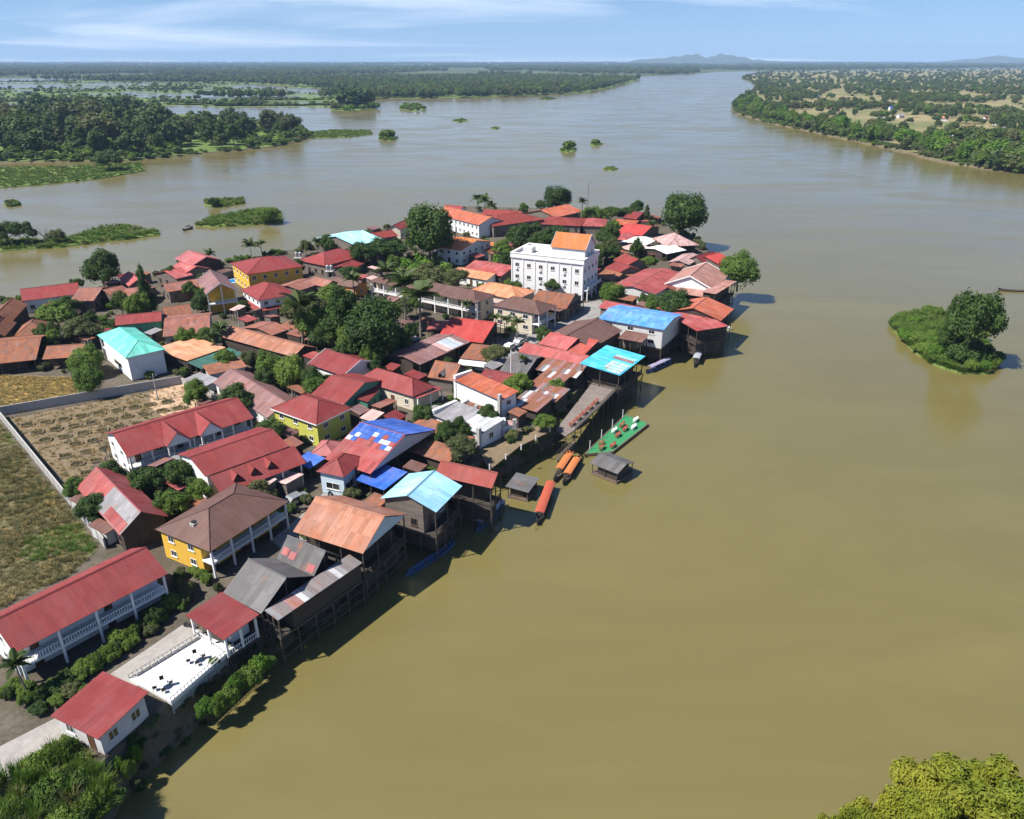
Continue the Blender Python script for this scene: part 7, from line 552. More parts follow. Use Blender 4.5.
FARH=[(471.5, 1041.08, 0), (564.78, 1209.38, 1), (557.01, 927.29, 2), (577.05, 989.17, 0), (592.79, 1591.29, 3), (481.11, 847.37, 4), (509.83, 835.32, 3), (433.42, 779.74, 0), (442.76, 972.96, 3), (470.55, 790.28, 0), (601.58, 972.96, 4), (425.22, 740.15, 3), (386.21, 721.77, 0), (379.0, 759.45, 3), (461.95, 1162.54, 4), (543.23, 1726.55, 0), (473.51, 749.68, 2), (498.48, 1041.08, 3), (528.15, 989.17, 2)]
CLEAR=[[390.77, 1081.87, 62.0], [484.8, 1165.92, 64.0], [458.61, 1008.83, 60.0], [538.58, 1044.11, 61.0], [420.78, 862.25, 55.0], [493.58, 888.17, 56.0], [757.09, 1263.71, 66.0], [478.12, 803.42, 52.0], [980.46, 1595.91, 71.0], [707.31, 1348.2, 68.0], [396.3, 1008.83, 60.0], [416.02, 665.73, 45.0], [396.01, 706.29, 48.0]]
ISLET_T=[[114.89, 179.16, 0.4, 20.94, 7.17], [112.53, 186.37, 0.4, 15.1, 2.83]]
THICKET=[(-52.4, 50.7), (-49.9, 54.7), (-47.0, 57.1), (-41.8, 54.7), (-39.2, 51.8), (-39.5, 49.1), (-40.9, 45.6), (-49.9, 42.8)]
FGT=[[27.08, 38.78, 1.4, 15.9, 4.52], [39.61, 41.69, 1.4, 15.9, 8.45], [32.85, 40.12, 1.4, 15.9, 6.31]]
HAZE=6e-5
# ---------------------------------------------------------------- setting: water, land, hills
mb = MB(); mb.face([(-44000, -1900, 0), (44000, -1900, 0), (44000, 19600, 0), (-44000, 19600, 0)]); tag(mb.build('river_water', MATS['water'], merge=False), kind='structure')
mb = MB(); mb.face([(-44000, -1900, -4), (44000, -1900, -4), (44000, 19600, -4), (-44000, 19600, -4)]); tag(mb.build('river_bed', MATS['bank'], merge=False), kind='structure')
def area2(pg): return sum(pg[i-1][0]*pg[i][1]-pg[i][0]*pg[i-1][1] for i in range(len(pg)))
def refine(pg, step, jit, seed):
    rr = random.Random(seed); out = []
    for i in range(len(pg)):
        a, b = pg[i], pg[(i+1) % len(pg)]; d = math.hypot(b[0]-a[0], b[1]-a[1]); n = max(1, min(40, int(d/step)))
        for k in range(n):
            f = k/n; out.append((a[0]+(b[0]-a[0])*f+rr.uniform(-jit, jit)*(n > 1), a[1]+(b[1]-a[1])*f+rr.uniform(-jit, jit)*(n > 1)))
    return out
def land(name, pg, z, skirt, zlow, mat_top, mat_side, step=6.0, jit=0.8, seed=1):
    pg = list(pg)
    if area2(pg) < 0: pg = pg[::-1]
    pg = refine(pg, step, jit, seed); n = len(pg); out = []
    for i in range(n):
        a, b, c = pg[i-1], pg[i], pg[(i+1) % n]; tx, ty = c[0]-a[0], c[1]-a[1]; l = math.hypot(tx, ty) or 1
        out.append((b[0]+ty/l*skirt, b[1]-tx/l*skirt))
    bm = bmesh.new(); tv = [bm.verts.new((x, y, z)) for x, y in pg]; lv = [bm.verts.new((x, y, zlow)) for x, y in out]
    vs, _, fs, ov_, _, _ = delaunay_2d_cdt([Vector(p) for p in pg], [], [list(range(n))], 1, 1e-4)
    mp_ = {}
    for k, src in enumerate(ov_): mp_[k] = tv[src[0]] if src else bm.verts.new((vs[k].x, vs[k].y, z))
    for q in fs:
        q = [mp_[k] for k in q]
        if len(set(q)) == len(q): f = bm.faces.new(q); f.material_index = 0
    for i in range(n):
        q = bm.faces.new((tv[i], lv[i], lv[(i+1) % n], tv[(i+1) % n])); q.material_index = 1
    bmesh.ops.recalc_face_normals(bm, faces=bm.faces)
    me = bpy.data.meshes.new(name); bm.to_mesh(me); bm.free(); me.materials.append(MATS[mat_top]); me.materials.append(MATS[mat_side])
    return tag(link(name, me), kind='structure')
land('town_ground', TOWN, G, 2.6, -1.5, 'earth', 'bank', 8, .5)
for nm, m_, dz, pn in (('straw_field', 'straw', .010, 'straw_field'), ('grass_field', 'fieldearth', .008, 'grass_field'), ('garden_ground', 'garden', .012, 'garden_lot'), ('dirt_yard', 'yard', .018, 'dirt_yard'), ('concrete_path', 'pathconcrete', .05, 'concrete_path'), ('street', 'asphalt', .014, 'street'), ('plaza', 'asphalt', .012, 'plaza'), ('lawn', 'lawngreen', .02, 'lawn')):
    land(nm, PATCH[pn], G+dz, .05, G-.05, m_, m_, 4, .12, 3)
rm_ = random.Random(42)                  # scattered low marsh islands beyond the wooded island
for i in range(112):
    y_ = 1/rm_.choice([rm_.uniform(1/1750, 1/1330), rm_.uniform(1/3100, 1/1330), rm_.uniform(1/4200, 1/1850)]); x_ = rm_.uniform(-.78, -.215)*y_
    if y_ < 1420 and x_ < -.52*y_: continue
    wx, wy, n = rm_.uniform(.025, .075)*y_, rm_.uniform(.012, .03)*y_*(1700./y_)**.3, 11
    ISL['marsh_%d' % i] = [(x_+wx*math.cos(2*math.pi*k/n)*rm_.uniform(.7, 1.2), y_+wy*math.sin(2*math.pi*k/n)*rm_.uniform(.7, 1.2)) for k in range(n)]
for k, pg in ISL.items():
    if k in ('right_bank',): land('right_bank', pg, 1.2, 2.5, -.8, 'rightland', 'bank', 14, 3.0, 5)
    elif k == 'far_left': land('far_bank', pg, .9, 6.0, -.8, 'farland', 'farland', 200, 20, 6)
    elif k == 'wood': land('wooded_island', pg, .9, 2.0, -.8, 'islandgrass', 'bank', 9, 3.0, 7)
    elif k.startswith(('strip', 'marsh')): land('marsh_island', pg, .5, 4.0, -.8, 'islandgrass', 'islandgrass', 30, 9, 8)
    else: land('islet', pg, .45 if 'tuft' not in k else .3, .6, -.6, 'islandgrass', 'islandgrass', 3, .4, 9)
hid = bpy.data.meshes.new
def hills(name, x0, x1, y, hmax, seed, prof):
    rr = random.Random(seed); n = 90; bm = bmesh.new(); rows = []
    for j, (dy, s) in enumerate(((-1400, 0), (-700, .45), (0, 1), (900, .4), (1800, 0))):
        row = []
        for i in range(n+1):
            f = i/n; hgt = prof(f)*(0.82+0.36*noise.noise((f*9+seed, j*.35, 1.3)))+0.10*noise.noise((f*30, j, seed))*prof(f)
            row.append(bm.verts.new((x0+(x1-x0)*f, y+dy+260*noise.noise((f*7, j, seed+4)), max(0, hmax*hgt*s)-4)))
        rows.append(row)
    for j in range(len(rows)-1):
        for i in range(n): bm.faces.new((rows[j][i], rows[j][i+1], rows[j+1][i+1], rows[j+1][i]))
    bmesh.ops.recalc_face_normals(bm, faces=bm.faces); me = bpy.data.meshes.new(name); bm.to_mesh(me); bm.free(); me.materials.append(MATS['hillgreen'])
    tag(link(name, me), kind='structure')
def gsum(*gs): return lambda f: sum(a*math.exp(-((f-c)/w)**2) for a, c, w in gs)
hills('hills', 1700, 5250, 15000, 330, 3, gsum((.50, .46, .028), (.46, .41, .035), (.40, .52, .03), (.50, .575, .03), (.42, .63, .035), (.38, .69, .035), (.38, .34, .045), (.30, .26, .05), (.22, .17, .06), (.28, .76, .05), (.18, .86, .06)))
hills('hills', 8400, 11500, 16000, 215, 8, gsum((.8, .30, .10), (.55, .52, .16), (.45, .75, .15), (.4, .12, .08)))
# ---------------------------------------------------------------- houses
def side_frames(L, Wd, ins):
    """wall planes: side -> (origin, along, length, rot) after insets; ins[side] is how far the wall stands in from the eave"""
    x0, x1, y0, y1 = -L/2+ins['-x'], L/2-ins['+x'], -Wd/2+ins['-y'], Wd/2-ins['+y']
    return x0, x1, y0, y1
WM = {}
def win_mesh(w, hgt, dark=False):
    k = (round(w, 1), round(hgt, 1), dark)
    if k in WM: return WM[k]
    f = MB(); t_ = .09
    f.box(-w/2, w/2, -.05, .0, 0, t_); f.box(-w/2, w/2, -.05, .0, hgt-t_, hgt); f.box(-w/2, -w/2+t_, -.05, .0, t_, hgt-t_); f.box(w/2-t_, w/2, -.05, .0, t_, hgt-t_); f.box(-.03, .03, -.045, .0, t_, hgt-t_)
    f.box(-w/2-.08, w/2+.08, -.14, .0, -.08, -.003)
    g = MB(); g.box(-w/2+t_, -.031, -.02, -.004, t_, hgt-t_); g.box(.031, w/2-t_, -.02, -.004, t_, hgt-t_)
    WM[k] = (f.mesh('window', MATS['darkframe' if dark else 'frame']), g.mesh('pane', MATS['glass'])); return WM[k]
def door_mesh():
    if 'd' in WM: return WM['d']
    f = MB(); f.box(-.5, .5, -.05, 0, 2.05, 2.15); f.box(-.5, -.42, -.05, 0, 0, 2.05); f.box(.42, .5, -.05, 0, 0, 2.05); f.box(-.42, .42, -.02, 0, 0, 2.05)
    WM['d'] = f.mesh('door', MATS['doorwood']); return WM['d']
UNIT = {}
def unit(kind, mat):
    k = (kind, mat)
    if k not in UNIT:
        b = MB()
        if kind == 'box': b.box(-.5, .5, -.5, .5, 0, 1)
        else: b.cyl((0, 0, 0), (0, 0, 1), .5, .46, 7)
        UNIT[k] = b.mesh(kind+'_'+mat, MATS[mat])
    return UNIT[k]
def post(name, parent, x, y, z0, z1, w, mat, kind='box'): return link(name, unit(kind, mat), parent, (x, y, z0), (0, 0, 0), (w, w, z1-z0))
def strip(b, p00, p10, p11, p01, th=.07, cor=None, amp=.012):
    """one roof slope: p00-p10 is the eave, p01-p11 the ridge; a slab with real corrugation when cor (pitch in m) is given"""
    p00, p10, p11, p01 = map(Vector, (p00, p10, p11, p01)); ex = (p10-p00); L_ = ex.length; ex = ex/L_
    nrm = ex.cross(p01-p00); nrm.normalize()
    if nrm.z < 0: nrm = -nrm
    ey = nrm.cross(ex)
    if ey.dot(p01-p00) < 0: ey = -ey
    def uv(p): d = p-p00; return (d.dot(ex), d.dot(ey))
    n = 1
    if cor: n = max(1, int(L_/cor))*4
    def prof(k): return (0, 1, 0, -1)[k % 4]*amp if cor else 0
    for k in range(n):
        f0, f1 = k/n, (k+1)/n
        a, b_, c, d = p00.lerp(p10, f0), p00.lerp(p10, f1), p01.lerp(p11, f1), p01.lerp(p11, f0)
        h0, h1 = prof(k), prof(k+1) if k+1 < n else prof(k+1)
        q = [a+nrm*(th+h0), b_+nrm*(th+h1), c+nrm*(th+h1), d+nrm*(th+h0)]
        b.face(q, [uv(a), uv(b_), uv(c), uv(d)])
        b.face([a+nrm*h0, b_+nrm*h1, b_+nrm*(h1+th), a+nrm*(h0+th)])
    b.face([p00, p01, p11, p10]); b.face([p00, p00+nrm*th, p01+nrm*th, p01]); b.face([p10, p11, p11+nrm*th, p10+nrm*th])
    return nrm
def roof_tri(b, pts, th=.07):
    pts = [Vector(p) for p in pts]; nrm = (pts[1]-pts[0]).cross(pts[2]-pts[0]).normalized()
    if nrm.z < 0: nrm = -nrm
    ex = (pts[1]-pts[0]).normalized(); ey = nrm.cross(ex); top = [p+nrm*th for p in pts]
    b.face(top, [((p-pts[0]).dot(ex), (p-pts[0]).dot(ey)) for p in pts]); b.face(pts[::-1]); b.face([pts[0], pts[1], top[1], top[0]])
def make_roof(root, typ, L, Wd, he, rise, matn, o, name='roof'):
    b = MB(); cor = .2 if o.get('cor') else None; x, y = L/2, Wd/2
    if typ == 'g':
        strip(b, (-x, -y, he), (x, -y, he), (x, 0, he+rise), (-x, 0, he+rise), cor=cor); strip(b, (x, y, he), (-x, y, he), (-x, 0, he+rise), (x, 0, he+rise), cor=cor)
    elif typ == 's':
        hi = o.get('hi', '+y'); c = dict(((k, he+(rise if k in hi2 else 0)) for k in ()) for hi2 in ()) if False else None
        def z(px, py): return he+rise*({'+y': (py+y)/Wd, '-y': (y-py)/Wd, '+x': (px+x)/L, '-x': (x-px)/L}[hi])
        Q = {'+y': ((-x, -y), (x, -y), (x, y), (-x, y)), '-y': ((x, y), (-x, y), (-x, -y), (x, -y)), '-x': ((x, -y), (x, y), (-x, y), (-x, -y)), '+x': ((-x, y), (-x, -y), (x, -y), (x, y))}[hi]
        if o.get('sheets'):
            e0, e1, r1, r0 = [Vector((q[0], q[1], z(*q))) for q in Q]; n = max(3, int((e1-e0).length/.8)); ms = {1: ['striped', 'pinkpanel', 'striped', 'whitepanel', 'striped', 'greymetal', 'pinkpanel'], 2: ['rustpanel', 'pinkpanel', 'striped', 'rustpanel', 'whitepanel', 'rust']}[o['sheets']]
            nv = 1 if o['sheets'] == 1 else 2
            rr = random.Random(int(L*100)); holder = MB(); strip(holder, e0-Vector((0, 0, .06)), e1-Vector((0, 0, .06)), r1-Vector((0, 0, .06)), r0-Vector((0, 0, .06)), th=.03); ro = holder.build(name, MATS['darkwood'], root)
            cache = {}
            for k in range(n):
                for j in range(nv):
                    mm = ms[(k*2+j*3) % len(ms)] if rr.random() < .6 else rr.choice(ms)
                    p = [e0.lerp(e1, k/n), e0.lerp(e1, (k+1)/n)]; q = [r0.lerp(r1, k/n), r0.lerp(r1, (k+1)/n)]; f0, f1 = j/nv, (j+1)/nv
                    c4 = [p[0].lerp(q[0], f0), p[1].lerp(q[1], f0), p[1].lerp(q[1], f1), p[0].lerp(q[0], f1)]; mid = c4[0]; key = (mm, j)
                    if key not in cache:
                        t_ = MB(); strip(t_, *[v-mid for v in c4], th=.03, cor=.27, amp=.018); cache[key] = t_.mesh('roof_sheet', MATS[mm])
                    link('roof_sheet', cache[key], ro, mid+Vector((0, 0, .012*j+.01*(k % 2)+rr.uniform(0, .02))), (0, 0, rr.uniform(-.006, .006)))
            return ro
        strip(b, *[(q[0], q[1], z(*q)) for q in Q], cor=cor)
    elif typ == 'h':
        if L >= Wd:
            i = y*.92; A, B = (-x+i, 0, he+rise), (x-i, 0, he+rise)
            strip(b, (-x, -y, he), (x, -y, he), B, A); strip(b, (x, y, he), (-x, y, he), A, B); roof_tri(b, [(x, -y, he), (x, y, he), B]); roof_tri(b, [(-x, y, he), (-x, -y, he), A])
        else:
            i = x*.92; A, B = (0, -y+i, he+rise), (0, y-i, he+rise)
            strip(b, (x, -y, he), (x, y, he), B, A); strip(b, (-x, y, he), (-x, -y, he), A, B); roof_tri(b, [(-x, -y, he), (x, -y, he), A]); roof_tri(b, [(x, y, he), (-x, y, he), B])
    ro = b.build(name, MATS[matn], root)
    cap = MB(); rc = MATS[matn]
    if typ == 'g': cap.prism([(-.17, -.07), (0, .06), (.17, -.07), (0, .0)], -x-.02, x+.02, lambda a, c, t: (t, a, he+rise+.13+c)); cap.build('ridge_cap', rc, ro)
    elif typ == 'h':
        zz = he+rise+.1; ends = [(Vector(A)+Vector((0, 0, .08)), Vector(B)+Vector((0, 0, .08)))]
        for cx_, cy_ in ((-x, -y), (x, -y), (x, y), (-x, y)):
            t_ = Vector(A) if (Vector(A)-Vector((cx_, cy_, 0))).length < (Vector(B)-Vector((cx_, cy_, 0))).length else Vector(B); ends.append((Vector((cx_, cy_, he+.08)), t_+Vector((0, 0, .08))))
        for p, q in ends: cap.cyl(p, q, .085, .085, 6)
        cap.build('ridge_cap', rc, ro)
    if o.get('trim'):
        f = MB(); w = .16
        if typ == 'h':
            f.box(-x-.03, x+.03, -y-.06, -y, he-.16, he+.05); f.box(-x-.03, x+.03, y, y+.06, he-.16, he+.05); f.box(-x-.06, -x, -y, y, he-.16, he+.05); f.box(x, x+.06, -y, y, he-.16, he+.05)
        elif typ == 'g':
            for sx in (-x-.06, x):
                for s in (-1, 1): f.prism([(s*(y+.1), he-.2), (s*(y+.1), he+.16), (0, he+rise+.24), (0, he+rise-.14)], sx, sx+.06+.02*(s > 0), lambda a, c, t: (t, a, c))
        f.build('fascia', MATS['trim'], ro)
    return ro
def railing(parent, x0, y0, x1, y1, z, mat='trim', hgt=.9, name='railing', gap=.32):
    d = Vector((x1-x0, y1-y0, 0)); n = max(2, int(d.length/gap)); a = math.atan2(y1-y0, x1-x0); b = MB(); l = d.length
    b.box(0, l, -.05, .05, hgt-.08, hgt); b.box(0, l, -.04, .04, .06, .14)
    for k in range(n+1):
        t_ = min(max(l*k/n, .04), l-.04); b.box(t_-.03, t_+.03, -.03, .03, .141, hgt-.081)
    return b.build(name, MATS[mat], parent, (x0, y0, z), (0, 0, a))
def house(row, idx):
    name, label, cx, cy, ang, L, Wd, he, rise, typ, roofm, wallm, o = row
    jz = (idx % 7)*.013; root = empty(name, (cx, cy, G+.01+jz), R(ang)); rr = random.Random(idx)
    tag(root, label, name.replace('_', ' '))
    ro = make_roof(root, typ, L, Wd, he, rise, roofm, o)
    ov = .45 if min(L, Wd) > 4 else .2; ins = {k: ov for k in ('-x', '+x', '-y', '+y')}; bal = o.get('bal', '') if not o.get('open') else ('-y+x' if min(L, Wd) > 4 else '-y')
    bs = [bal[i:i+2] for i in range(0, len(bal), 2)]; dep = min(2.1, (Wd if bs and bs[0][1] == 'y' else L)*.32)
    for s in bs: ins[s] += dep
    x0, x1, y0, y1 = side_frames(L, Wd, ins); zb = 0.0
    w = MB(); g = -.06
    def ztop(px, py):
        if typ == 'h': return he-.02
        if typ == 'g': return he+rise*max(0, (1-abs(py)/(Wd/2)))-.05
        hi = o.get('hi', '+y'); x, y = L/2, Wd/2
        return he-.04+rise*({'+y': (py+y)/Wd, '-y': (y-py)/Wd, '+x': (px+x)/L, '-x': (x-px)/L}[hi])
    zf = o.get('z0', 0.0)
    if typ == 'g':
        prof = [(y0, zf), (y1, zf), (y1, ztop(0, y1))] + ([(0, ztop(0, 0))] if y0 < -.2 and y1 > .2 else []) + [(y0, ztop(0, y0))]
        w.prism(prof, x0, x1, lambda a, c, t: (t, a, c))
    else:
        P8 = [(x0, y0), (x1, y0), (x1, y1), (x0, y1)]; lo = [(px, py, zf) for px, py in P8]; up = [(px, py, ztop(px, py)) for px, py in P8]
        w.face(lo[::-1]); w.face(up)
        for i in range(4): w.face([lo[i], lo[(i+1) % 4], up[(i+1) % 4], up[i]])
    w.build('wall', MATS[wallm], root)
    if o.get('gable') and typ == 'g':          # boarded gable triangle at the roof ends
        for sx in (-1, 1):
            q = MB(); xx = sx*(L/2-.15); q.prism([(-Wd/2+.5, he+.05), (Wd/2-.5, he+.05), (0, he+rise-.16)], min(xx, xx-sx*.06), max(xx, xx-sx*.06), lambda a, c, t: (t, a, c)); q.build('gable_board', MATS[o['gable']], root)
    fl = o.get('fl', 1); fh = he/fl
    # windows and doors
    wn = o.get('win')
    if wn is None and not o.get('open') and he > 2.9: wn = ('-y+x-x', 1 if he < 5 else 2, 3.0, 1.1)
    if wn:
        sides = [wn[0][i:i+2] for i in range(0, len(wn[0]), 2)]
        for s in sides:
            ln = (x1-x0) if s[1] == 'y' else (y1-y0); n = max(1, int((ln-.6)/wn[2]))
            for fz in range(wn[1]):
                for k in range(n):
                    c = (k+.5)/n*ln; wd = min(wn[3], ln/n*.8); fm, pm = win_mesh(wd, min(1.25, he/wn[1]*.42), wallm in ('plank', 'darkwood', 'green')); zz = fz*he/wn[1]+min(1.0, he/wn[1]*.34)+zf
                    if s == '-y': loc, rz = (x0+c, y0-.003, zz), 0
                    elif s == '+y': loc, rz = (x1-c, y1+.003, zz), math.pi
                    elif s == '+x': loc, rz = (x1+.003, y0+c, zz), math.pi/2
                    else: loc, rz = (x0-.003, y1-c, zz), -math.pi/2
                    if fz == 0 and k == n//2 and n > 1 and s == '-y': link('door', door_mesh(), root, (loc[0], loc[1], zf), (0, 0, rz)); continue
                    wo = link('window', fm, root, loc, (0, 0, rz)); link('pane', pm, wo)
    # verandas, balconies and posts
    pm_ = 'trim' if wallm in ('white', 'cream', 'yellow', 'yellowgreen', 'greywhite', 'paleblue') else 'stiltwood'; pw = .26 if pm_ == 'trim' else .16
    for s in bs:
        X0, X1, Y0, Y1 = -L/2+ov, L/2-ov, -Wd/2+ov, Wd/2-ov
        if s == '-y': a, b_, rect = (X0, Y0), (X1, Y0), (X0, X1, Y0, y0-.003)
        elif s == '+y': a, b_, rect = (X0, Y1), (X1, Y1), (X0, X1, y1+.003, Y1)
        elif s == '+x': a, b_, rect = (X1, Y0), (X1, Y1), (x1+.003, X1, y0, Y1)
        else: a, b_, rect = (X0, Y0), (X0, Y1), (X0, x0-.003, y0, Y1)
        ln = math.hypot(b_[0]-a[0], b_[1]-a[1]); n = o.get('bays', max(2, int(ln/3.0)))
        for k in range(n+1):
            px, py = a[0]+(b_[0]-a[0])*k/n, a[1]+(b_[1]-a[1])*k/n
            if s == '+x' and k == 0 and '-y' in bs: continue
            post('post', root, px, py, zf, ztop(px, py)-.0, pw, pm_)
        for q in range(fl):
            d = MB(); zz = q*fh
            if q: d.box(rect[0]-.1, rect[1]+.1, rect[2]-(.1 if s == '-y' else 0), rect[3], zz-.22, zz); d.build('balcony_slab', MATS['trim'], root)
            if q or o.get('stilt'):
                railing(root, a[0], a[1], b_[0], b_[1], zz+zf+.003, 'trim' if pm_ == 'trim' else 'stiltwood')
            # dark doors onto the balcony
            if o.get('fl') and s == '-y':
                for k in range(n):
                    if k % 2 == 0: link('door', door_mesh(), root, (x0+(x1-x0)*(k+.5)/n, y0-.004, zz+.002))
                    else:
                        fm, pn = win_mesh(1.3, 1.3); wo = link('window', fm, root, (x0+(x1-x0)*(k+.5)/n, y0-.004, zz+.85)); link('pane', pn, wo)
    if o.get('stilt'):
        d = MB(); x, y = L/2-ov+.15, Wd/2-ov+.15; d.box(-x, x, -y, y, zf-.28, zf-.003); d.build('deck', MATS['stiltwood'], root)
        if min(L, Wd) > 3.5: d = MB(); d.box(-x+.7, x-.7, -y+.7, y-.7, -3.1, zf-.283); d.build('dark_underdeck_box', MATS['darkwood'], root)  # enclosed lower part, a dark box added to deepen the shade under the deck
        nx, ny = max(2, int(L/2.6)+1), max(2, int(Wd/2.6)+1)
        for i in range(nx):
            for j in range(ny):
                if 0 < i < nx-1 and 0 < j < ny-1: continue
                link('stilt', unit('cyl', 'stiltwood'), root, (-x+.15+(2*x-.3)*i/(nx-1), -y+.15+(2*y-.3)*j/(ny-1), -6.2), (rr.uniform(-.045, .045), rr.uniform(-.045, .045), 0), (.26, .26, 5.9+zf))
        b = MB(); b.cyl((x-.1, -y, -3.2), (x-.1, y, -3.2), .08, .08, 6); b.cyl((x-.12, -y, -.6), (x-.12, y, -3.1), .06, .06, 6); b.cyl((x-.08, -y, -3.4), (x-.08, y, -1.2), .06, .06, 6); b.cyl((-x, -y+.12, -.6), (x, -y+.12, -3.1), .06, .06, 6); b.cyl((x-.1, -y, -1.7), (x-.1, y, -1.7), .07, .07, 6); b.cyl((-x, -y+.1, -3.0), (x, -y+.1, -3.0), .06, .06, 6); b.build('brace', MATS['stiltwood'], root)
    spec(root, row, ro, (x0, x1, y0, y1))
    return root
def on_slope(L, Wd, he, rise, side, u, v, lift=.1):
    """point on a gable slope: u 0..1 along the ridge, v 0..1 from eave to ridge"""
    s = -1 if side == '-y' else 1
    return Vector((-L/2+L*u, s*Wd/2*(1-v), he+rise*v+lift))
def slope_sheet(parent, name, L, Wd, he, rise, side, u0, u1, v0, v1, mat, lift=.13, cor=.3):
    p = [on_slope(L, Wd, he, rise, side, a, b, lift) for a, b in ((u0, v0), (u1, v0), (u1, v1), (u0, v1))]
    if side == '+y': p = [p[1], p[0], p[3], p[2]]
    b = MB(); strip(b, *p, th=.02, cor=cor, amp=.015); return b.build(name, MATS[mat], parent)
def spec(root, row, ro, box):
    """the features that only one house has"""
    name, label, cx, cy, ang, L, Wd, he, rise, typ, roofm, wallm, o = row; rr = random.Random(int(cx*7)); x0, x1, y0, y1 = box
    if o.get('patch'):
        tag(slope_sheet(ro, 'roof_sheet', L, Wd, he, rise, '-y', .45, 1.0, .02, .98, 'greymetal'), 'grey weathered sheets on the near half of the roof')
        slope_sheet(ro, 'roof_sheet', L, Wd, he, rise, '-y', .62, .98, .03, .42, 'redpaint', .17)
    if o.get('redp'):
        for u, v in ((.05, .25), (.25, .2), (.78, .05)): slope_sheet(ro, 'roof_sheet', L, Wd, he, rise, '-y', u, u+.17, v, v+.3, 'pinkred', .15)
    if o.get('bluep'):
        n, k = 9, 4
        for i in range(n):
            for j in range(k):
                c = rr.choice(['blue', 'palepanel', 'palepanel', 'blue', 'redpaint']) if j < 3 else 'blue'
                if j == 0 and rr.random() < .5: continue
                slope_sheet(ro, 'roof_sheet', L, Wd, he, rise, '-y', .02+.96*i/n, .02+.96*(i+1)/n-.004, .55+.11*j, .55+.11*(j+1)-.004, c, .14+.008*j)
        for i in range(6): slope_sheet(ro, 'roof_sheet', L, Wd, he, rise, '+y', i/6+.005, (i+1)/6, .05, .98, 'blue', .14)
    if o.get('palep') == 1:
        for i, c in enumerate(('whitepanel', 'palepanel', 'whitepanel', 'palepink')): slope_sheet(ro, 'roof_sheet', L, Wd, he, rise, '-y' if L > Wd and False else '-y', .80-.09*i, .885-.09*i, .04, .96, c, .14)
    if o.get('palep') == 2:
        x, y = L/2, Wd/2
        for i in range(4):
            for j in range(4):
                b = MB(); ax, bx_ = x*.05+x*.22*i, x*.05+x*.22*(i+1)-.03; ay = -y*.95+y*.22*j; zf_ = lambda q: he+rise*(x-q)/L+.14
                strip(b, (bx_, ay, zf_(bx_)), (bx_, ay+y*.2, zf_(bx_)), (ax, ay+y*.2, zf_(ax)), (ax, ay, zf_(ax)), th=.02, cor=.3, amp=.015); b.build('roof_sheet', MATS[rr.choice(['cyanpanel', 'palepanel', 'cyanpanel', 'whitepanel', 'turquoise'])], ro)
        for j in range(2):
            b = MB(); zf_ = lambda q: he+rise*(x-q)/L+.15; strip(b, (x*.9, y*(.1+.2*j), zf_(x*.9)), (x*.9, y*(.28+.2*j), zf_(x*.9)), (-x*.1, y*(.28+.2*j), zf_(-x*.1)), (-x*.1, y*(.1+.2*j), zf_(-x*.1)), th=.02, cor=.3, amp=.015); b.build('roof_sheet', MATS['pinkpanel' if j == 0 else 'palecyan'], ro)
    if o.get('dorm'):     # lower front roof with three small pointed dormers
        low = MB(); w0 = -Wd/2+.05; z_hi, z_lo, run = he-.15, he-2.1, 3.6
        strip(low, (-L/2+.6, w0-run, z_lo), (L/2+.9, w0-run, z_lo), (L/2+.9, w0, z_hi), (-L/2+.6, w0, z_hi), cor=.2); lr = low.build('lower_roof', MATS[roofm], root)
        for k in range(3):
            xx = -L*.22+k*L*.2; d = MB(); zz = z_hi-.75; yb = w0-run*.62
            strip(d, (xx-.75, yb-.25, zz-.25), (xx-.75, w0-.1, zz-.25), (xx, w0-.1, zz+.75), (xx, yb-.25, zz+.75)); strip(d, (xx+.75, w0-.1, zz-.25), (xx+.75, yb-.25, zz-.25), (xx, yb-.25, zz+.75), (xx, w0-.1, zz+.75)); dm = d.build('dormer', MATS[roofm], root)
            e = MB(); e.prism([(xx-.62, zz-.5), (xx+.62, zz-.5), (xx, zz+.62)], yb, yb+.08, lambda a, c, t: (a, t, c)); e.build('dormer_front', MATS['darkframe'], dm)
        for k in range(5): post('post', root, -L/2+1+k*(L-1)/4, w0-run+.3, 0, z_lo+.1, .2, 'trim')
    if o.get('twin'):
        for k, xx in enumerate((-L*.13, L*.13)):
            d = MB(); w, zz, yb, hh = 2.1, he+.12, -Wd/2-.9, 2.0
            strip(d, (xx-w, yb, zz), (xx-w, -.1, zz), (xx, -.1, zz+hh), (xx, yb, zz+hh)); strip(d, (xx+w, -.1, zz), (xx+w, yb, zz), (xx, yb, zz+hh), (xx, -.1, zz+hh)); gm = d.build('gable_roof', MATS[roofm], root)
            e = MB(); e.prism([(xx-w+.15, zz-.25), (xx+w-.15, zz-.25), (xx+w-.15, zz), (xx, zz+hh-.12), (xx-w+.15, zz)], yb+.25, yb+.33, lambda a, c, t: (a, t, c)); e.build('gable_front', MATS['white'], gm)
            for s in (-1, 1): post('post', root, xx+s*(w-.3), yb+.3, 0, zz-.25, .26, 'trim')
        d = MB(); d.box(-L*.13-2.1, L*.13+2.1, -Wd/2-.8, -Wd/2+.35, he/2-.24, he/2-.02); d.build('balcony_slab', MATS['trim'], root); railing(root, -L*.13-2.0, -Wd/2-.7, L*.13+2.0, -Wd/2-.7, he/2)
    if o.get('chim'):
        c = MB(); c.box(-L*.36, -L*.36+.9, -.2, .7, he+rise*.3, he+rise*.62); ch = c.build('roof_vent', MATS['wallgrey'], ro); c = MB(); c.box(-L*.36+.15, -L*.36+.75, -.05, .55, he+rise*.63, he+rise*.7); c.build('vent_hole', MATS['black'], ch)
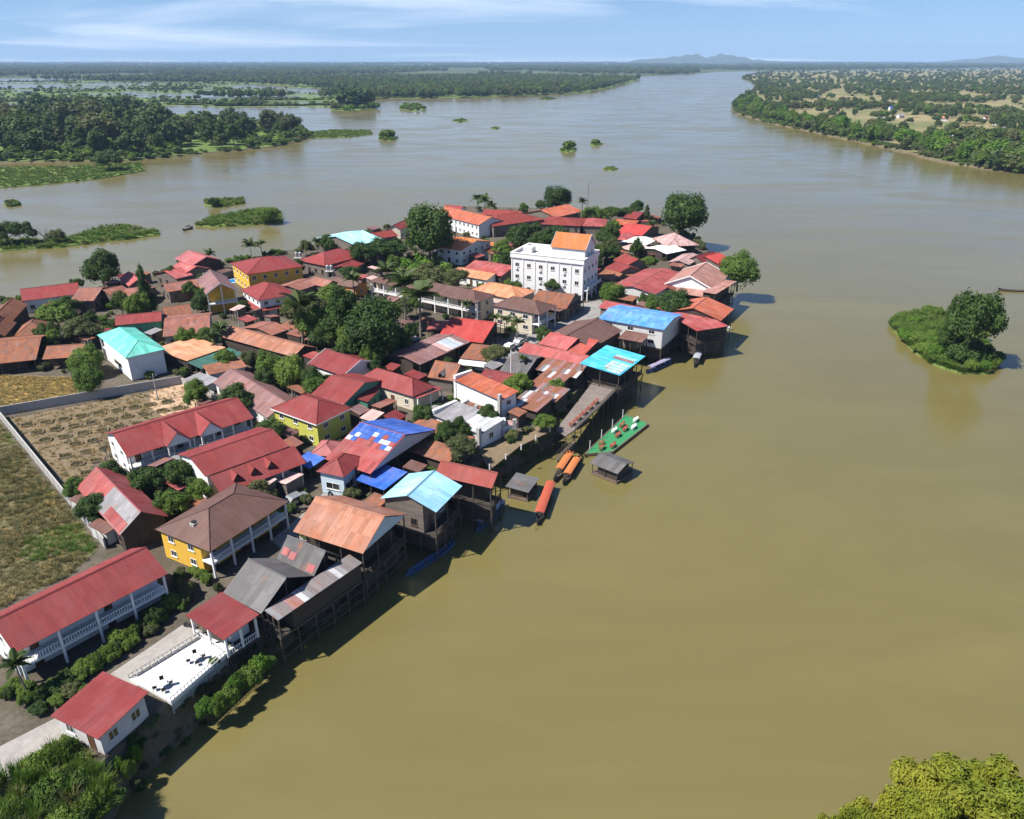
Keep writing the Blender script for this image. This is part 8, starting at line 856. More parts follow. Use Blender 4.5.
    if o.get('awn'):
        d = MB(); strip(d, (-L/2, -Wd/2-1.6, he-.9), (L/2, -Wd/2-1.6, he-.9), (L/2, -Wd/2-.05, he-.25), (-L/2, -Wd/2-.05, he-.25)); d.build('awning', MATS['whitemetal'], root)
    if o.get('skirt'):
        d = MB(); x, y, zz = L/2+1.0, Wd/2+1.0, he*.5
        for a, b_, c, e in (((-x, -y), (x, -y), (x-1.7, -y+1.7), (-x+1.7, -y+1.7)), ((x, -y), (x, y), (x-1.7, y-1.7), (x-1.7, -y+1.7)), ((-x, y), (-x, -y), (-x+1.7, -y+1.7), (-x+1.7, y-1.7))): strip(d, (*a, zz-.3), (*b_, zz-.3), (*c, zz+.3), (*e, zz+.3))
        d.build('skirt_roof', MATS[roofm], root)
    if o.get('hole'):
        d = MB(); zz = he+rise*.45; strip(d, (-.7, -Wd/2, zz-.3), (-.7, -.3, zz-.3), (0, -.3, zz+.5), (0, -Wd/2, zz+.5)); strip(d, (.7, -.3, zz-.3), (.7, -Wd/2, zz-.3), (0, -Wd/2, zz+.5), (0, -.3, zz+.5)); dm = d.build('dormer', MATS['greymetal'], root)
        e = MB(); e.prism([(-.6, zz-.9), (.6, zz-.9), (.6, zz-.3), (0, zz+.4), (-.6, zz-.3)], -Wd/2+.3, -Wd/2+.36, lambda a, c, t: (a, t, c)); e.build('dormer_front', MATS['black'], dm)
    if o.get('halfwhite'):
        x, y = L/2, Wd/2
        for i in range(6):
            b = MB(); a0, a1 = x*.15+i*x*.14, x*.15+(i+1)*x*.14-.02; z_ = lambda q: he+rise*(q+y)/Wd+.13; strip(b, (a0, -y, z_(-y)), (a1, -y, z_(-y)), (a1, y, z_(y)), (a0, y, z_(y)), th=.02, cor=.3, amp=.015); b.build('roof_sheet', MATS['whitepanel'], ro)
    if 'tall white block' in label:
        c = MB(); c.box(L/2-.9, L/2-.2, -Wd/2-.12, -Wd/2+.5, 0, he+1.2); c.build('chimney', MATS['wallgrey'], root); c = MB(); c.box(-L/2-.2, -L/2+.45, -Wd/2+.3, Wd/2, 0, he+.9); c.build('parapet', MATS['white'], root)
for i, row in enumerate(HOUSES): house(row, i)
# ---------------------------------------------------------------- the white hotel
def hotel():
    A, B, C = (Vector(M['white'][k]) for k in 'ABC'); ex = (A-B); L = ex.length; ang = math.atan2(ex.y, ex.x); Wd = 13.5
    n = Vector((-math.sin(ang), math.cos(ang), 0)); c = (A+B)/2+n*(Wd/2); root = empty('hotel', (c.x, c.y, G+.01), ang)
    tag(root, 'tall white hotel with flat roof terrace and orange gabled penthouse', 'hotel')
    x, y, H_ = L/2, Wd/2, 11.4; b = MB(); b.box(-x, x, -y, y, 0, H_); b.build('wall', MATS['white'], root)
    for s in ((-x-.25, x+.25, -y-.25, -y+.15), (-x-.25, x+.25, y-.15, y+.25), (-x-.25, -x+.15, -y+.151, y-.151), (x-.15, x+.25, -y+.151, y-.151)):
        b = MB(); b.box(*s, H_+.003, H_+.9); b.box(s[0]-.1, s[1]+.1, s[2]-.1, s[3]+.1, H_+.901, H_+1.05); b.build('parapet', MATS['trim'], root)
    b = MB(); b.box(-x-.32, x+.32, -y-.32, y+.32, H_-.5, H_-.003); b.build('cornice', MATS['trim'], root)
    for q in range(3):
        z = 1.0+q*3.6
        for k in range(6):
            fm, pm = win_mesh(1.3, 1.25); wo = link('window', fm, root, (-x+L*(k+.5)/6, -y-.003, z)); link('pane', pm, wo)
            if k % 2 == 0 and q: b = unit('box', 'plasticwhite'); link('air_conditioner', b, root, (-x+L*(k+.5)/6-.2, -y-.22, z-.75), (0, 0, 0), (.75, .35, .5))
        for k in range(4):
            wo = link('window', fm, root, (x+.003, -y+Wd*(k+.5)/4, z), (0, 0, math.pi/2)); link('pane', pm, wo)
    for k in range(7):
        b = MB(); px = -x+L*k/6; px = min(max(px, -x+.15), x-.15); b.box(px-.18, px+.18, -y-.14, -y-.004, 0, H_-.52); b.build('pilaster', MATS['trim'], root)
    b = MB(); b.box(x+.004, x+1.5, -y+.3, y-.3, 3.0, 3.2); b.build('balcony_slab', MATS['trim'], root); railing(root, x+1.42, -y+.35, x+1.42, y-.35, 3.2)
    for k in range(4): post('post', root, x+1.35, -y+.5+(Wd-1)*k/3, 0, 3.0, .25, 'trim')
    # penthouse with the orange gable roof, ridge along the length
    pl, pw, px, ph, rs = 10.4, 8.8, x-5.7, 3.5, 3.4; b = MB()
    b.prism([(-pw/2, H_), (pw/2, H_), (pw/2, H_+ph), (0, H_+ph+rs-.05), (-pw/2, H_+ph)], px-pl/2, px+pl/2, lambda a, c_, t: (t, a, c_)); b.build('penthouse_wall', MATS['white'], root)
    b = MB(); e = .35; f = rs/(pw/2)
    strip(b, (px-pl/2-e, -pw/2-e, H_+ph-e*f), (px+pl/2+e, -pw/2-e, H_+ph-e*f), (px+pl/2+e, 0, H_+ph+rs), (px-pl/2-e, 0, H_+ph+rs), cor=.2); strip(b, (px+pl/2+e, pw/2+e, H_+ph-e*f), (px-pl/2-e, pw/2+e, H_+ph-e*f), (px-pl/2-e, 0, H_+ph+rs), (px+pl/2+e, 0, H_+ph+rs), cor=.2)
    ro = b.build('roof', MATS['orangetile'], root)
    b = MB()
    for sx in (px-pl/2-e-.06, px+pl/2+e):
        for s in (-1, 1): b.prism([(s*(pw/2+e+.1), H_+ph-e*f-.22), (s*(pw/2+e+.1), H_+ph-e*f+.2), (0, H_+ph+rs+.28), (0, H_+ph+rs-.2)], sx, sx+.06+.02*(s > 0), lambda a, c_, t: (t, a, c_))
    b.build('bargeboard', MATS['trim'], ro)
    for k in range(2):
        fm, pm = win_mesh(.9, 1.3); wo = link('window', fm, root, (px+pl/2+.003, -1.4+2.8*k, H_+1.0), (0, 0, math.pi/2)); link('pane', pm, wo)
    b = MB(); b.box(-x+1.5, -x+4.5, -1.5, 1.5, H_+.003, H_+1.6); b.build('stair_head', MATS['greywhite'], root)
hotel()
# ---------------------------------------------------------------- river terrace in the foreground
def slab(name, pg, z, th, mat, kind=None):
    if area2(pg) < 0: pg = pg[::-1]
    b = MB(); b.face([(x_, y_, z) for x_, y_ in pg]); b.face([(x_, y_, z-th) for x_, y_ in pg][::-1])
    for i in range(len(pg)): a, c = pg[i], pg[(i+1) % len(pg)]; b.face([(*a, z-th), (*c, z-th), (*c, z), (*a, z)])
    return b.build(name, MATS[mat])
tw = M['terrace_white']; cxy = Vector((sum(p[0] for p in tw)/4, sum(p[1] for p in tw)/4, 0))
troot = empty('terrace', (cxy.x, cxy.y, G)); tag(troot, 'white tiled river terrace with railings between the red pavilion and the red canopy', 'terrace')
b = MB(); q = [Vector((p[0]-cxy.x, p[1]-cxy.y, .34)) for p in tw]; b.face(q); b.face([v-Vector((0, 0, .5)) for v in q][::-1])
for i in range(4): a, c = q[i], q[(i+1) % 4]; b.face([a-Vector((0, 0, .5)), c-Vector((0, 0, .5)), c, a])
b.build('floor_slab', MATS['whitefloor'], troot)
e1 = q[1]-q[0]; e2 = q[3]-q[0]; a1 = math.atan2(e1.y, e1.x)
railing(troot, q[0].x, q[0].y, q[1].x, q[1].y, .345, 'wallgrey', .7, gap=.5); railing(troot, q[3].x, q[3].y, q[2].x, q[2].y, .345, 'greywhite', .7, gap=.5)
pbx = MB(); pbx.box(-.4, .4, -.16, .16, 0, .3); pbx.box(-.33, .33, -.1, .1, .301, .4)
for k in range(9):
    f = .12+k*.095; p = q[0]+e1*f+Vector((.28*math.sin(a1), -.28*math.cos(a1), .006)); 
    bx_ = MB(); link('planter', WM.setdefault('pl', pbx.mesh('planter', MATS['wallgrey'])), troot, p, (0, 0, a1))
for k in range(8):
    f = k/7; p = q[3]+(q[2]-q[3])*f; st = link('stilt', unit('cyl', 'wallgrey'), troot, (p.x+.15*math.sin(-a1), p.y+.25, -5.9), (0, 0, 0), (.26, .26, 5.7))
lower = MB(); lower.box(0, (q[2]-q[3]).length, -.06, .06, -3.6, -.17); lower.build('retaining_wall', MATS['wallgrey'], troot, q[3]+Vector((-.6*math.sin(-a1)*0-.2, .3, 0)), (0, 0, math.atan2((q[2]-q[3]).y, (q[2]-q[3]).x)))
def chair_mesh():
    s = MB(); s.box(-.22, .22, -.22, .22, .42, .47); bk = MB(); bk.box(-.22, .22, .18, .22, .475, .9); lg = MB(); lg.box(-.02, .02, -.02, .02, 0, .42)
    return s, bk, lg
CH = {}
def chair(loc, rz, mat, label, group, z=None):
    if mat not in CH: s, k, l = chair_mesh(); CH[mat] = (s.mesh('seat', MATS[mat]), k.mesh('backrest', MATS[mat]), l.mesh('leg', MATS[mat]))
    r = empty('chair', loc, rz); tag(r, label, 'chair', group); link('seat', CH[mat][0], r); link('backrest', CH[mat][1], r)
    for sx in (-.19, .19):
        for sy in (-.19, .19): link('leg', CH[mat][2], r, (sx, sy, 0))
def table(loc, rz, mat, label, group, w=1.1, d=.8, rnd=False):
    r = empty('table', loc, rz); tag(r, label, 'table', group); t_ = MB()
    if rnd: t_.cyl((0, 0, .70), (0, 0, .75), w/2, w/2, 18)
    else: t_.box(-w/2, w/2, -d/2, d/2, .70, .75)
    t_.build('table_top', MATS[mat], r)
    if rnd: t_ = MB(); t_.cyl((0, 0, 0), (0, 0, .70), .05, .05, 8); t_.build('leg', MATS[mat], r); t_ = MB(); t_.cyl((0, 0, 0), (0, 0, .03), .28, .28, 14); t_.build('base', MATS[mat], r)
    else:
        for sx in (-w/2+.06, w/2-.06):
            for sy in (-d/2+.06, d/2-.06): post('leg', r, sx, sy, 0, .70, .06, mat)
for k, p in enumerate(M['tables']):
    wh = 'nearer the red pavilion' if k == 0 else 'nearer the red canopy'
    table((p[0], p[1], G+.345), .3, 'plasticwhite', 'round white table on the white terrace, '+wh, 'terrace tables', 1.0, 1.0, True)
    for j in range(4): a = j*math.pi/2+.5; chair((p[0]+.85*math.cos(a), p[1]+.85*math.sin(a), G+.345), a-math.pi/2, 'black', 'dark chair around the round terrace table '+wh, 'chairs on the white terrace, '+wh)
# wall round the garden lot, in panels
def lot_wall(p, q_, label, hgt=1.9):
    p, q_ = Vector(p), Vector(q_); d = q_-p; n = max(2, int(d.length/3.0)); r = empty('boundary_wall', p, math.atan2(d.y, d.x)); tag(r, label, 'wall'); l = d.length/n
    pm = MB(); pm.box(.11, l-.11, -.06, .06, -.1, hgt); pme = pm.mesh('panel', MATS['wallgrey']); cp_ = MB(); cp_.box(.0, l, -.1, .1, hgt+.003, hgt+.08); cme = cp_.mesh('coping', MATS['concrete'])
    for k in range(n): pa = link('panel', pme, r, (k*l, 0, 0)); link('coping', cme, pa)
    for k in range(n+1): post('pillar', r, k*l, 0, -.1, hgt+.002, .22, 'wallgrey')
lot_wall(M['wallA'][0], M['wallA'][1], 'long grey concrete wall between the grass field and the garden lot')
lot_wall(M['wallB'][0], M['wallB'][1], 'grey concrete wall between the straw field and the garden lot')
lot_wall(M['wallB2'][0], M['wallB2'][1], 'short pale wall at the far right corner of the garden lot', 1.5)
# planting beds: a raised mud rim round a dark hollow, dry stalks inside
def bed_mesh(seed):
    rr = random.Random(seed); b = MB(); n = 16; w, d = 1.25, .85
    ring = []
    for k, (s, z) in enumerate(((1.15, -.04), (1.0, .26), (.86, .30), (.74, .02), (.0, -.0))):
        ring.append([(w*s*math.copysign(abs(math.cos(2*math.pi*i/n))**.6, math.cos(2*math.pi*i/n))*(1+.08*rr.uniform(-1, 1)), d*s*math.copysign(abs(math.sin(2*math.pi*i/n))**.6, math.sin(2*math.pi*i/n))*(1+.08*rr.uniform(-1, 1)), z+(.08*rr.uniform(-1, 1) if k in (1, 2) else 0)) for i in range(n)])
    for k in range(4):
        b.cm = 0 if k < 3 else 1
        for i in range(n): b.face([ring[k][i], ring[k][(i+1) % n], ring[k+1][(i+1) % n], ring[k+1][i]])
    return b.mesh('bed_rim', [MATS['garden'], MATS['bank']], merge=False)
def stalk_mesh(seed):
    rr = random.Random(seed); b = MB()
    for k in range(46):
        x_, y_ = rr.uniform(-.85, .85), rr.uniform(-.5, .5); h = rr.uniform(.25, .75); a = rr.uniform(0, 6.3); dx, dy = .3*math.cos(a), .3*math.sin(a); w = .035
        b.face([(x_-w, y_, .02), (x_+w, y_, .02), (x_+dx, y_+dy, h)]); b.face([(x_, y_-w, .02), (x_, y_+w, .02), (x_+dx*.5, y_-dy, h*.8)])
    return b.mesh('dry_stalks', MATS['reeddry' if seed % 2 else 'leafolive'], merge=False)
bm_ = [bed_mesh(k) for k in range(4)]; sm_ = [stalk_mesh(k) for k in range(4)]
for k, (x_, y_, a) in enumerate(M['beds']):
    r = empty('planting_bed', (x_, y_, G+.02), M['bed_ang']+a); tag(r, 'raised mud planting bed with dry stalks in the walled garden lot', 'planting bed', 'planting beds in the walled garden lot'); link('bed_rim', bm_[k % 4], r); link('dry_stalks', sm_[(k*7) % 4], r)
# ---------------------------------------------------------------- wooden terrace, garden terrace, floating deck
def deck(name, pg, z, label, cat, board_mat, dark, stilts, boards=True, kind_z=-1.5, direction=None):
    if area2(pg) < 0: pg = pg[::-1]
    cx_, cy_ = sum(p[0] for p in pg)/len(pg), sum(p[1] for p in pg)/len(pg); r = empty(name, (cx_, cy_, z)); tag(r, label, cat); pl = [(p[0]-cx_, p[1]-cy_) for p in pg]
    b = MB(); b.face([(*p, -.06) for p in pl]); b.face([(*p, -.3) for p in pl][::-1])
    for i in range(len(pl)): a, c = pl[i], pl[(i+1) % len(pl)]; b.face([(*a, -.3), (*c, -.3), (*c, -.06), (*a, -.06)])
    b.build('platform', MATS[dark], r)
    if stilts:
        for i in range(len(pl)):
            a, c = pl[i], pl[(i+1) % len(pl)]; n = max(1, int(math.hypot(c[0]-a[0], c[1]-a[1])/2.6))
            for k in range(n): link('stilt', unit('cyl', 'stiltwood'), r, (a[0]+(c[0]-a[0])*k/n, a[1]+(c[1]-a[1])*k/n, kind_z-z), (0, 0, 0), (.2, .2, z-kind_z-.3))
    return r, pl
r, pl = deck('river_terrace', M['wood_terrace'], G+.35, 'pale paved riverside terrace on stilts below the cyan roof', 'terrace', 'deckwood', 'deckgrey', True)
for i in range(len(pl)):
    a, c = pl[i], pl[(i+1) % len(pl)]
    if (a[0]+c[0]) > -0.5: railing(r, a[0], a[1], c[0], c[1], -.05, 'stiltwood', .85, gap=.4)
def inp(x_, y_, pg):
    c = False
    for i in range(len(pg)):
        (xa, ya), (xb, yb) = pg[i], pg[i-1]
        if (ya > y_) != (yb > y_) and x_ < (xb-xa)*(y_-ya)/(yb-ya)+xa: c = not c
    return c
def inset_pts(pg, n, seed, md, minedge=.7):
    rr = random.Random(seed); xs = [p[0] for p in pg]; ys = [p[1] for p in pg]; out = []; k = 0
    while len(out) < n and k < 4000:
        k += 1; x_, y_ = rr.uniform(min(xs), max(xs)), rr.uniform(min(ys), max(ys))
        if all(inp(x_+dx, y_+dy, pg) for dx, dy in ((minedge, 0), (-minedge, 0), (0, minedge), (0, -minedge))) and all(math.hypot(x_-a, y_-b_) > md for a, b_ in out): out.append((x_, y_))
    return out
ga = R(57)
wt = M['wood_terrace']; k = 0
A_, B_ = Vector((*wt[0], 0)), Vector((*wt[2], 0))
E0, E1 = Vector((*wt[4], 0)), Vector((*wt[3], 0)); E2 = Vector((*wt[2], 0))
dirv = (E1-E0).normalized(); inn = Vector((-dirv.y, dirv.x, 0))
for j in range(5):
    c = E0+(E1-E0)*((j+.5)/5)+inn*1.3
    table((c.x, c.y, G+.295), ga, 'chairbrown', 'brown dining table along the railing of the stilted terrace', 'dining tables on the stilted terrace', .9, .8)
    for s in (-1, 1): chair((c.x+dirv.x*.75*s, c.y+dirv.y*.75*s, G+.295), ga+(-math.pi/2 if s > 0 else math.pi/2), 'chairred', 'reddish dining chair at a railing-side table on the stilted terrace', 'dining chairs on the stilted terrace')
# floating green deck
fd = M['deck']; r, pl = deck('floating_deck', fd, .62, 'green floating deck with low wooden tables at the foot of the stilted terrace', 'floating deck', 'greenturf', 'greenturf', False)
fl_ = MB()
for i in range(len(pl)):
    a, c = Vector((*pl[i], 0)), Vector((*pl[(i+1) % len(pl)], 0)); d = (c-a); ang = math.atan2(d.y, d.x); b = MB(); b.box(.0, d.length, -.16, .0, -.45, .04); b.build('kerb_beam', MATS['deckwood'], r, (a.x, a.y, 0), (0, 0, ang))
for k, (x_, y_) in enumerate(inset_pts(fd, 9, 4, 1.7, .9)):
    mat = ('chairbrown', 'chairred', 'plasticwhite')[k % 3]
    table((x_, y_, .57), ga, mat, ('brown', 'dark red', 'white')[k % 3]+' low table on the green floating deck', 'tables on the green floating deck, '+mat, .9, .7)
    for s in (-1, 1): chair((x_+math.cos(ga)*.7*s, y_+math.sin(ga)*.7*s, .57), ga+(-math.pi/2 if s > 0 else math.pi/2), mat, ('brown', 'dark red', 'white')[k % 3]+' chair beside a low table on the green floating deck', 'chairs on the green floating deck, '+mat)
for k in range(4):
    p = Vector(fd[0]).lerp(Vector(fd[1]), .1+.27*k); o = link('mooring_post', unit('cyl', 'plasticwhite'), None, (p.x, p.y, .3), (0, 0, 0), (.16, .16, 2.2)); tag(o, 'white mooring post on the shore side of the green floating deck', 'post', 'white posts of the floating deck')
# garden terrace with pillars
r, pl = deck('garden_terrace', M['garden_terrace'], G+.12, 'small riverside garden terrace with white fence pillars below the white outhouse', 'terrace', 'yard', 'garden', True)
gt = M['garden_terrace']; a0, a1_ = Vector((*gt[5], 0)), Vector((*gt[3], 0))
for k in range(5):
    p = a0.lerp(a1_, k/4); o = link('fence_pillar', unit('box', 'greywhite'), None, (p.x, p.y, G+.07), (0, 0, ga), (.22, .22, 1.1)); tag(o, 'white fence pillar along the edge of the small garden terrace', 'pillar', 'white pillars of the garden terrace')
# jetty stairs
p0, p1 = Vector(M['jetty'][0]), Vector(M['jetty'][1]); r = empty('stairway', p0, math.atan2(p1.y-p0.y, p1.x-p0.x)); tag(r, 'weathered wooden stairway from the garden terrace down to the moored boats', 'stairs'); n = 10; run = math.hypot(p1.x-p0.x, p1.y-p0.y)
for k in range(n): link('step', unit('box', 'deckwood'), r, (run*(k+.5)/n, 0, 3.6*k/n-1.6), (0, 0, 0), (.34, 1.1, .09))
for s in (-.55, .55): b = MB(); b.cyl((0, s, -1.7), (run, s, 2.0), .06, .06, 6); b.cyl((0, s, -.8), (run, s, 2.9), .035, .035, 6); b.build('stringer', MATS['stiltwood'], r)
# ---------------------------------------------------------------- boats, raft, floating house
def boat(key, wd, label, hullm, canm=None, cov=(.12, .8), canh=1.55, extra=0.0):
    a, b_ = Vector(M[key][0]), Vector(M[key][1]); d = b_-a; L = d.length; r = empty('river_boat', (*((a+b_)/2)[:2], 0), math.atan2(d.y, d.x)); tag(r, label, 'boat')
    n = 14; rings = []
    for i in range(n+1):
        f = i/n*2-1; w = wd/2*(1-abs(f)**3.2)+.04; sh = .50+.55*abs(f)**3; kz = -.30+.42*abs(f)**4
        rings.append([(f*L/2, -w, sh), (f*L/2, -w*.7, kz+.1), (f*L/2, 0, kz), (f*L/2, w*.7, kz+.1), (f*L/2, w, sh), (f*L/2, w*.86, sh), (f*L/2, 0, max(kz+.18, .12)), (f*L/2, -w*.86, sh)])
    h = MB()
    for i in range(n):
        for k in range(8): h.face([rings[i][k], rings[i+1][k], rings[i+1][(k+1) % 8], rings[i][(k+1) % 8]])
    h.face(rings[0][::-1]); h.face(rings[-1]); h.build('hull', MATS[hullm], r)
    for k in range(4): link('thwart', unit('box', 'deckwood'), r, (-L*.3+L*.2*k, 0, .36), (0, 0, 0), (.25, wd*.78, .05))
    if canm:
        x0, x1 = -L/2+L*cov[0], -L/2+L*cov[1]; c = MB(); w = wd/2+.05; m_ = 6
        for i in range(m_):
            t0, t1 = -1+2*i/m_, -1+2*(i+1)/m_; z0, z1 = canh+.22*(1-t0*t0), canh+.22*(1-t1*t1)
            c.face([(x0, t0*w, z0), (x1, t0*w, z0), (x1, t1*w, z1), (x0, t1*w, z1)], [(0, t0), (x1-x0, t0), (x1-x0, t1), (0, t1)]); c.face([(x0, t0*w, z0-.05), (x0, t1*w, z1-.05), (x1, t1*w, z1-.05), (x1, t0*w, z0-.05)])
            c.face([(x0, t0*w, z0-.05), (x0, t0*w, z0), (x0, t1*w, z1), (x0, t1*w, z1-.05)]); c.face([(x1, t0*w, z0-.05), (x1, t1*w, z1-.05), (x1, t1*w, z1), (x1, t0*w, z0)])
        c.build('canopy', MATS[canm], r)
        for i in range(5):
            for s in (-1, 1): post('canopy_post', r, x0+.1+(x1-x0-.2)*i/4, s*(wd/2-.1), .45, canh, .05, 'steel')
    en = MB(); en.box(-L/2-.1, -L/2+.5, -.15, .15, .7, 1.1); en.cyl((-L/2, 0, .85), (-L/2-1.6, 0, .05), .03, .03, 6); en.build('outboard_motor', MATS['black'], r)
boat('boat_red', 1.5, 'slim boat with red-brown canopy moored beside the black-roofed raft', 'boatwood', 'boatred', (.14, .97))
boat('boat_orange1', 1.35, 'orange-roofed boat, left of the pair beside the floating house', 'boatwood', 'boatorange', (.25, .9))
boat('boat_orange2', 1.35, 'orange-roofed boat, right of the pair beside the floating house', 'boatwood', 'boatorange', (.2, .8), 1.4)
boat('boat_purple', 1.3, 'boat with pale lilac canopy in front of the blue-roofed house', 'boatblue', 'boatpurple', (.1, .85))
boat('boat_grey', 1.6, 'boat with grey canopy under the pink-red stilt house', 'boatwood', 'boatgrey', (.1, .97), 1.9)
boat('boat_white', 1.6, 'small white boat beside the orange-red stilt house', 'plasticwhite', 'plasticwhite', (.3, .7), 1.4)
boat('boat_shade1', 1.3, 'long dark boat with canopy in the shadow of the dark red stilt house', 'boatblue', 'boatgrey', (.1, .9))
boat('boat_blue', 1.2, 'long blue boat in the shadow below the rusty orange stilt house', 'boatblue', None)
boat('boat_far', 1.3, 'dark narrow boat on the open river at the right edge', 'boatwood', None)
boat('boat_left', 1.4, 'small dark boat near the reed islet on the left channel', 'boatwood', 'black', (.3, .7))
def raft_house(pg, label, name, roofm, he, rise, typ):
    if area2(pg) < 0: pg = pg[::-1]
    P_ = [Vector((*p, 0)) for p in pg]; c = sum(P_, Vector())/4; e = P_[1]-P_[0]; g_ = P_[2]-P_[1]
    L, Wd = (e.length+(P_[3]-P_[2]).length)/2, (g_.length+(P_[0]-P_[3]).length)/2; a = math.atan2(e.y, e.x)
    if Wd > L: L, Wd, a = Wd, L, a+math.pi/2
    r = empty(name, (c.x, c.y, .0), a); tag(r, label, name.replace('_', ' ')); b = MB(); b.box(-L/2, L/2, -Wd/2, Wd/2, .1, .4); b.build('platform', MATS['deckwood'], r)
    for s in (-1, 0, 1): b = MB(); b.cyl((-L/2, s*Wd*.4, .0), (L/2, s*Wd*.4, .0), .22, .22, 8); b.build('float_drum', MATS['boatblue'], r)
    for x_ in (-L/2+.2, 0, L/2-.2):
        for s in (-1, 1): post('post', r, x_, s*(Wd/2-.2), .4, he, .12, 'stiltwood')
    b = MB(); b.box(-L/2+.5, L/2-1.2, -Wd/2+.9, Wd/2-.5, .403, he-.05); b.build('cabin', MATS['darkwood'], r); make_roof(r, typ, L+.4, Wd+.4, he, rise, roofm, dict(hi='+y', cor=1))
    railing(r, -L/2+.1, -Wd/2+.1, L/2-.1, -Wd/2+.1, .4, 'stiltwood', .8)
raft_house(M['raft'], 'small raft with flat black roof between the stilt houses and the red boat', 'raft', 'darkgrey', 2.0, .3, 's')
raft_house(M['float'], 'floating house with dark grey-brown gabled roof beside the green deck', 'floating_house', 'darkgrey', 2.3, .9, 'g')
# ---------------------------------------------------------------- water towers, poles, lamp, cars
def tank(loc, label, tower=0.0, r_=.75):
    r = empty('water_tower' if tower else 'water_tank', loc); tag(r, label, 'water tower' if tower else 'water tank'); z = tower
    if tower:
        for sx in (-.9, .9):
            for sy in (-.9, .9): post('leg', r, sx, sy, 0, tower, .22, 'concrete')
        b = MB(); b.box(-1.3, 1.3, -1.3, 1.3, tower+.001, tower+.2); b.build('platform', MATS['concrete'], r); z += .2
        for k, (sx, sy) in enumerate(((-.6, 0), (.6, .1))): b = MB(); b.cyl((sx, sy, z), (sx, sy, z+1.5), .55, .55, 14); b.cyl((sx, sy, z+1.5), (sx, sy, z+1.75), .5, .2, 14); b.build('tank', MATS['tankgrey'], r)
    else: b = MB(); b.cyl((0, 0, 0), (0, 0, 1.7), r_, r_, 14); b.cyl((0, 0, 1.7), (0, 0, 2.0), r_*.95, .25, 14); b.build('tank', MATS['tankgrey'], r); b = MB(); b.cyl((0, 0, 2.0), (0, 0, 2.1), .22, .22, 10); b.build('lid', MATS['black'], r)
tank(M['tower'][:3], 'grey water tower with two tanks in front of the hipped red roof', 4.2)
for p, z, l in ((M['tanks'][0], 4.2, 'left steel water tank between the yellow hotel and the hipped red roof'), (M['tanks'][2], 0, 'grey water tank beside the yellow temple-like house'),):
    tank((p[0], p[1], G), l, z)
def pole(s, label, group=None, arm=True, name='utility_pole', mat='concrete', lamp=False):
    x_, y_, z_, hgt, _ = s; r = empty(name, (x_, y_, z_), R(57)); tag(r, label, 'pole' if not lamp else 'street lamp', group); b = MB(); b.cyl((0, 0, 0), (0, 0, hgt), .14, .09, 8); b.build('shaft', MATS[mat], r)
    if arm:
        b = MB(); b.box(-.9, .9, -.05, .05, hgt-.7, hgt-.58); b.build('crossarm', MATS['stiltwood'], r)
        for k in range(3): b = MB(); b.cyl((-.7+.7*k, 0, hgt-.58), (-.7+.7*k, 0, hgt-.38), .05, .05, 6); b.build('insulator', MATS['plasticwhite'], r)
    if lamp:
        b = MB(); pts = [(0, 0, hgt-.3), (.5, 0, hgt+.3), (1.3, 0, hgt+.5), (2.2, 0, hgt+.45)]
        for i in range(3): b.cyl(pts[i], pts[i+1], .07, .06, 6)
        b.build('arm', MATS[mat], r); b = MB(); b.box(1.9, 2.7, -.15, .15, hgt+.34, hgt+.48); b.build('lamp_head', MATS['steel'], r)
    return r
PL = ['in the garden lot by its far wall', 'beside the rusty row house and the straw field', 'behind the long cream guesthouse', 'at the street before the cream corner house', 'beside the round tree at the hotel foot', 'near the tall white block', 'beside the yellow-green house', 'beside the yellow temple-like house']
for s, l in zip(M['poles'], PL): pole((*s[:3], max(s[3], 5.5), 0), 'concrete utility pole '+l)
pole(M['lamp'], 'tall grey street lamp with curved arm on the back shore', arm=False, name='street_lamp', mat='lampgrey', lamp=True)
pole((*M['pole'][:3], max(8, M['pole'][3]), 0), 'tall slim white mast beside the grey weathered roof', arm=False, name='mast', mat='plasticwhite')
def wires(a, b_, label):
    b = MB(); a, b_ = Vector(a), Vector(b_); n = 8; pts = [a.lerp(b_, i/n)-Vector((0, 0, 3.0*(.25-(i/n-.5)**2))) for i in range(n+1)]
    for i in range(n): b.cyl(pts[i], pts[i+1], .02, .02, 4, False)
    tag(b.build('power_line', MATS['black'], merge=False), label, 'cable')
def ptop(s): return (s[0], s[1], s[2]+max(s[3], 5.5)-.4)
wires(ptop(M['poles'][3]), ptop(M['poles'][2]), 'thin black cable from the street pole to the pole behind the long guesthouse'); wires(ptop(M['poles'][5]), ptop(M['poles'][3]), 'thin black cable from the tall white block to the street pole'); wires(ptop(M['poles'][6]), ptop(M['poles'][5]), 'thin black cable from the yellow-green house to the tall white block')
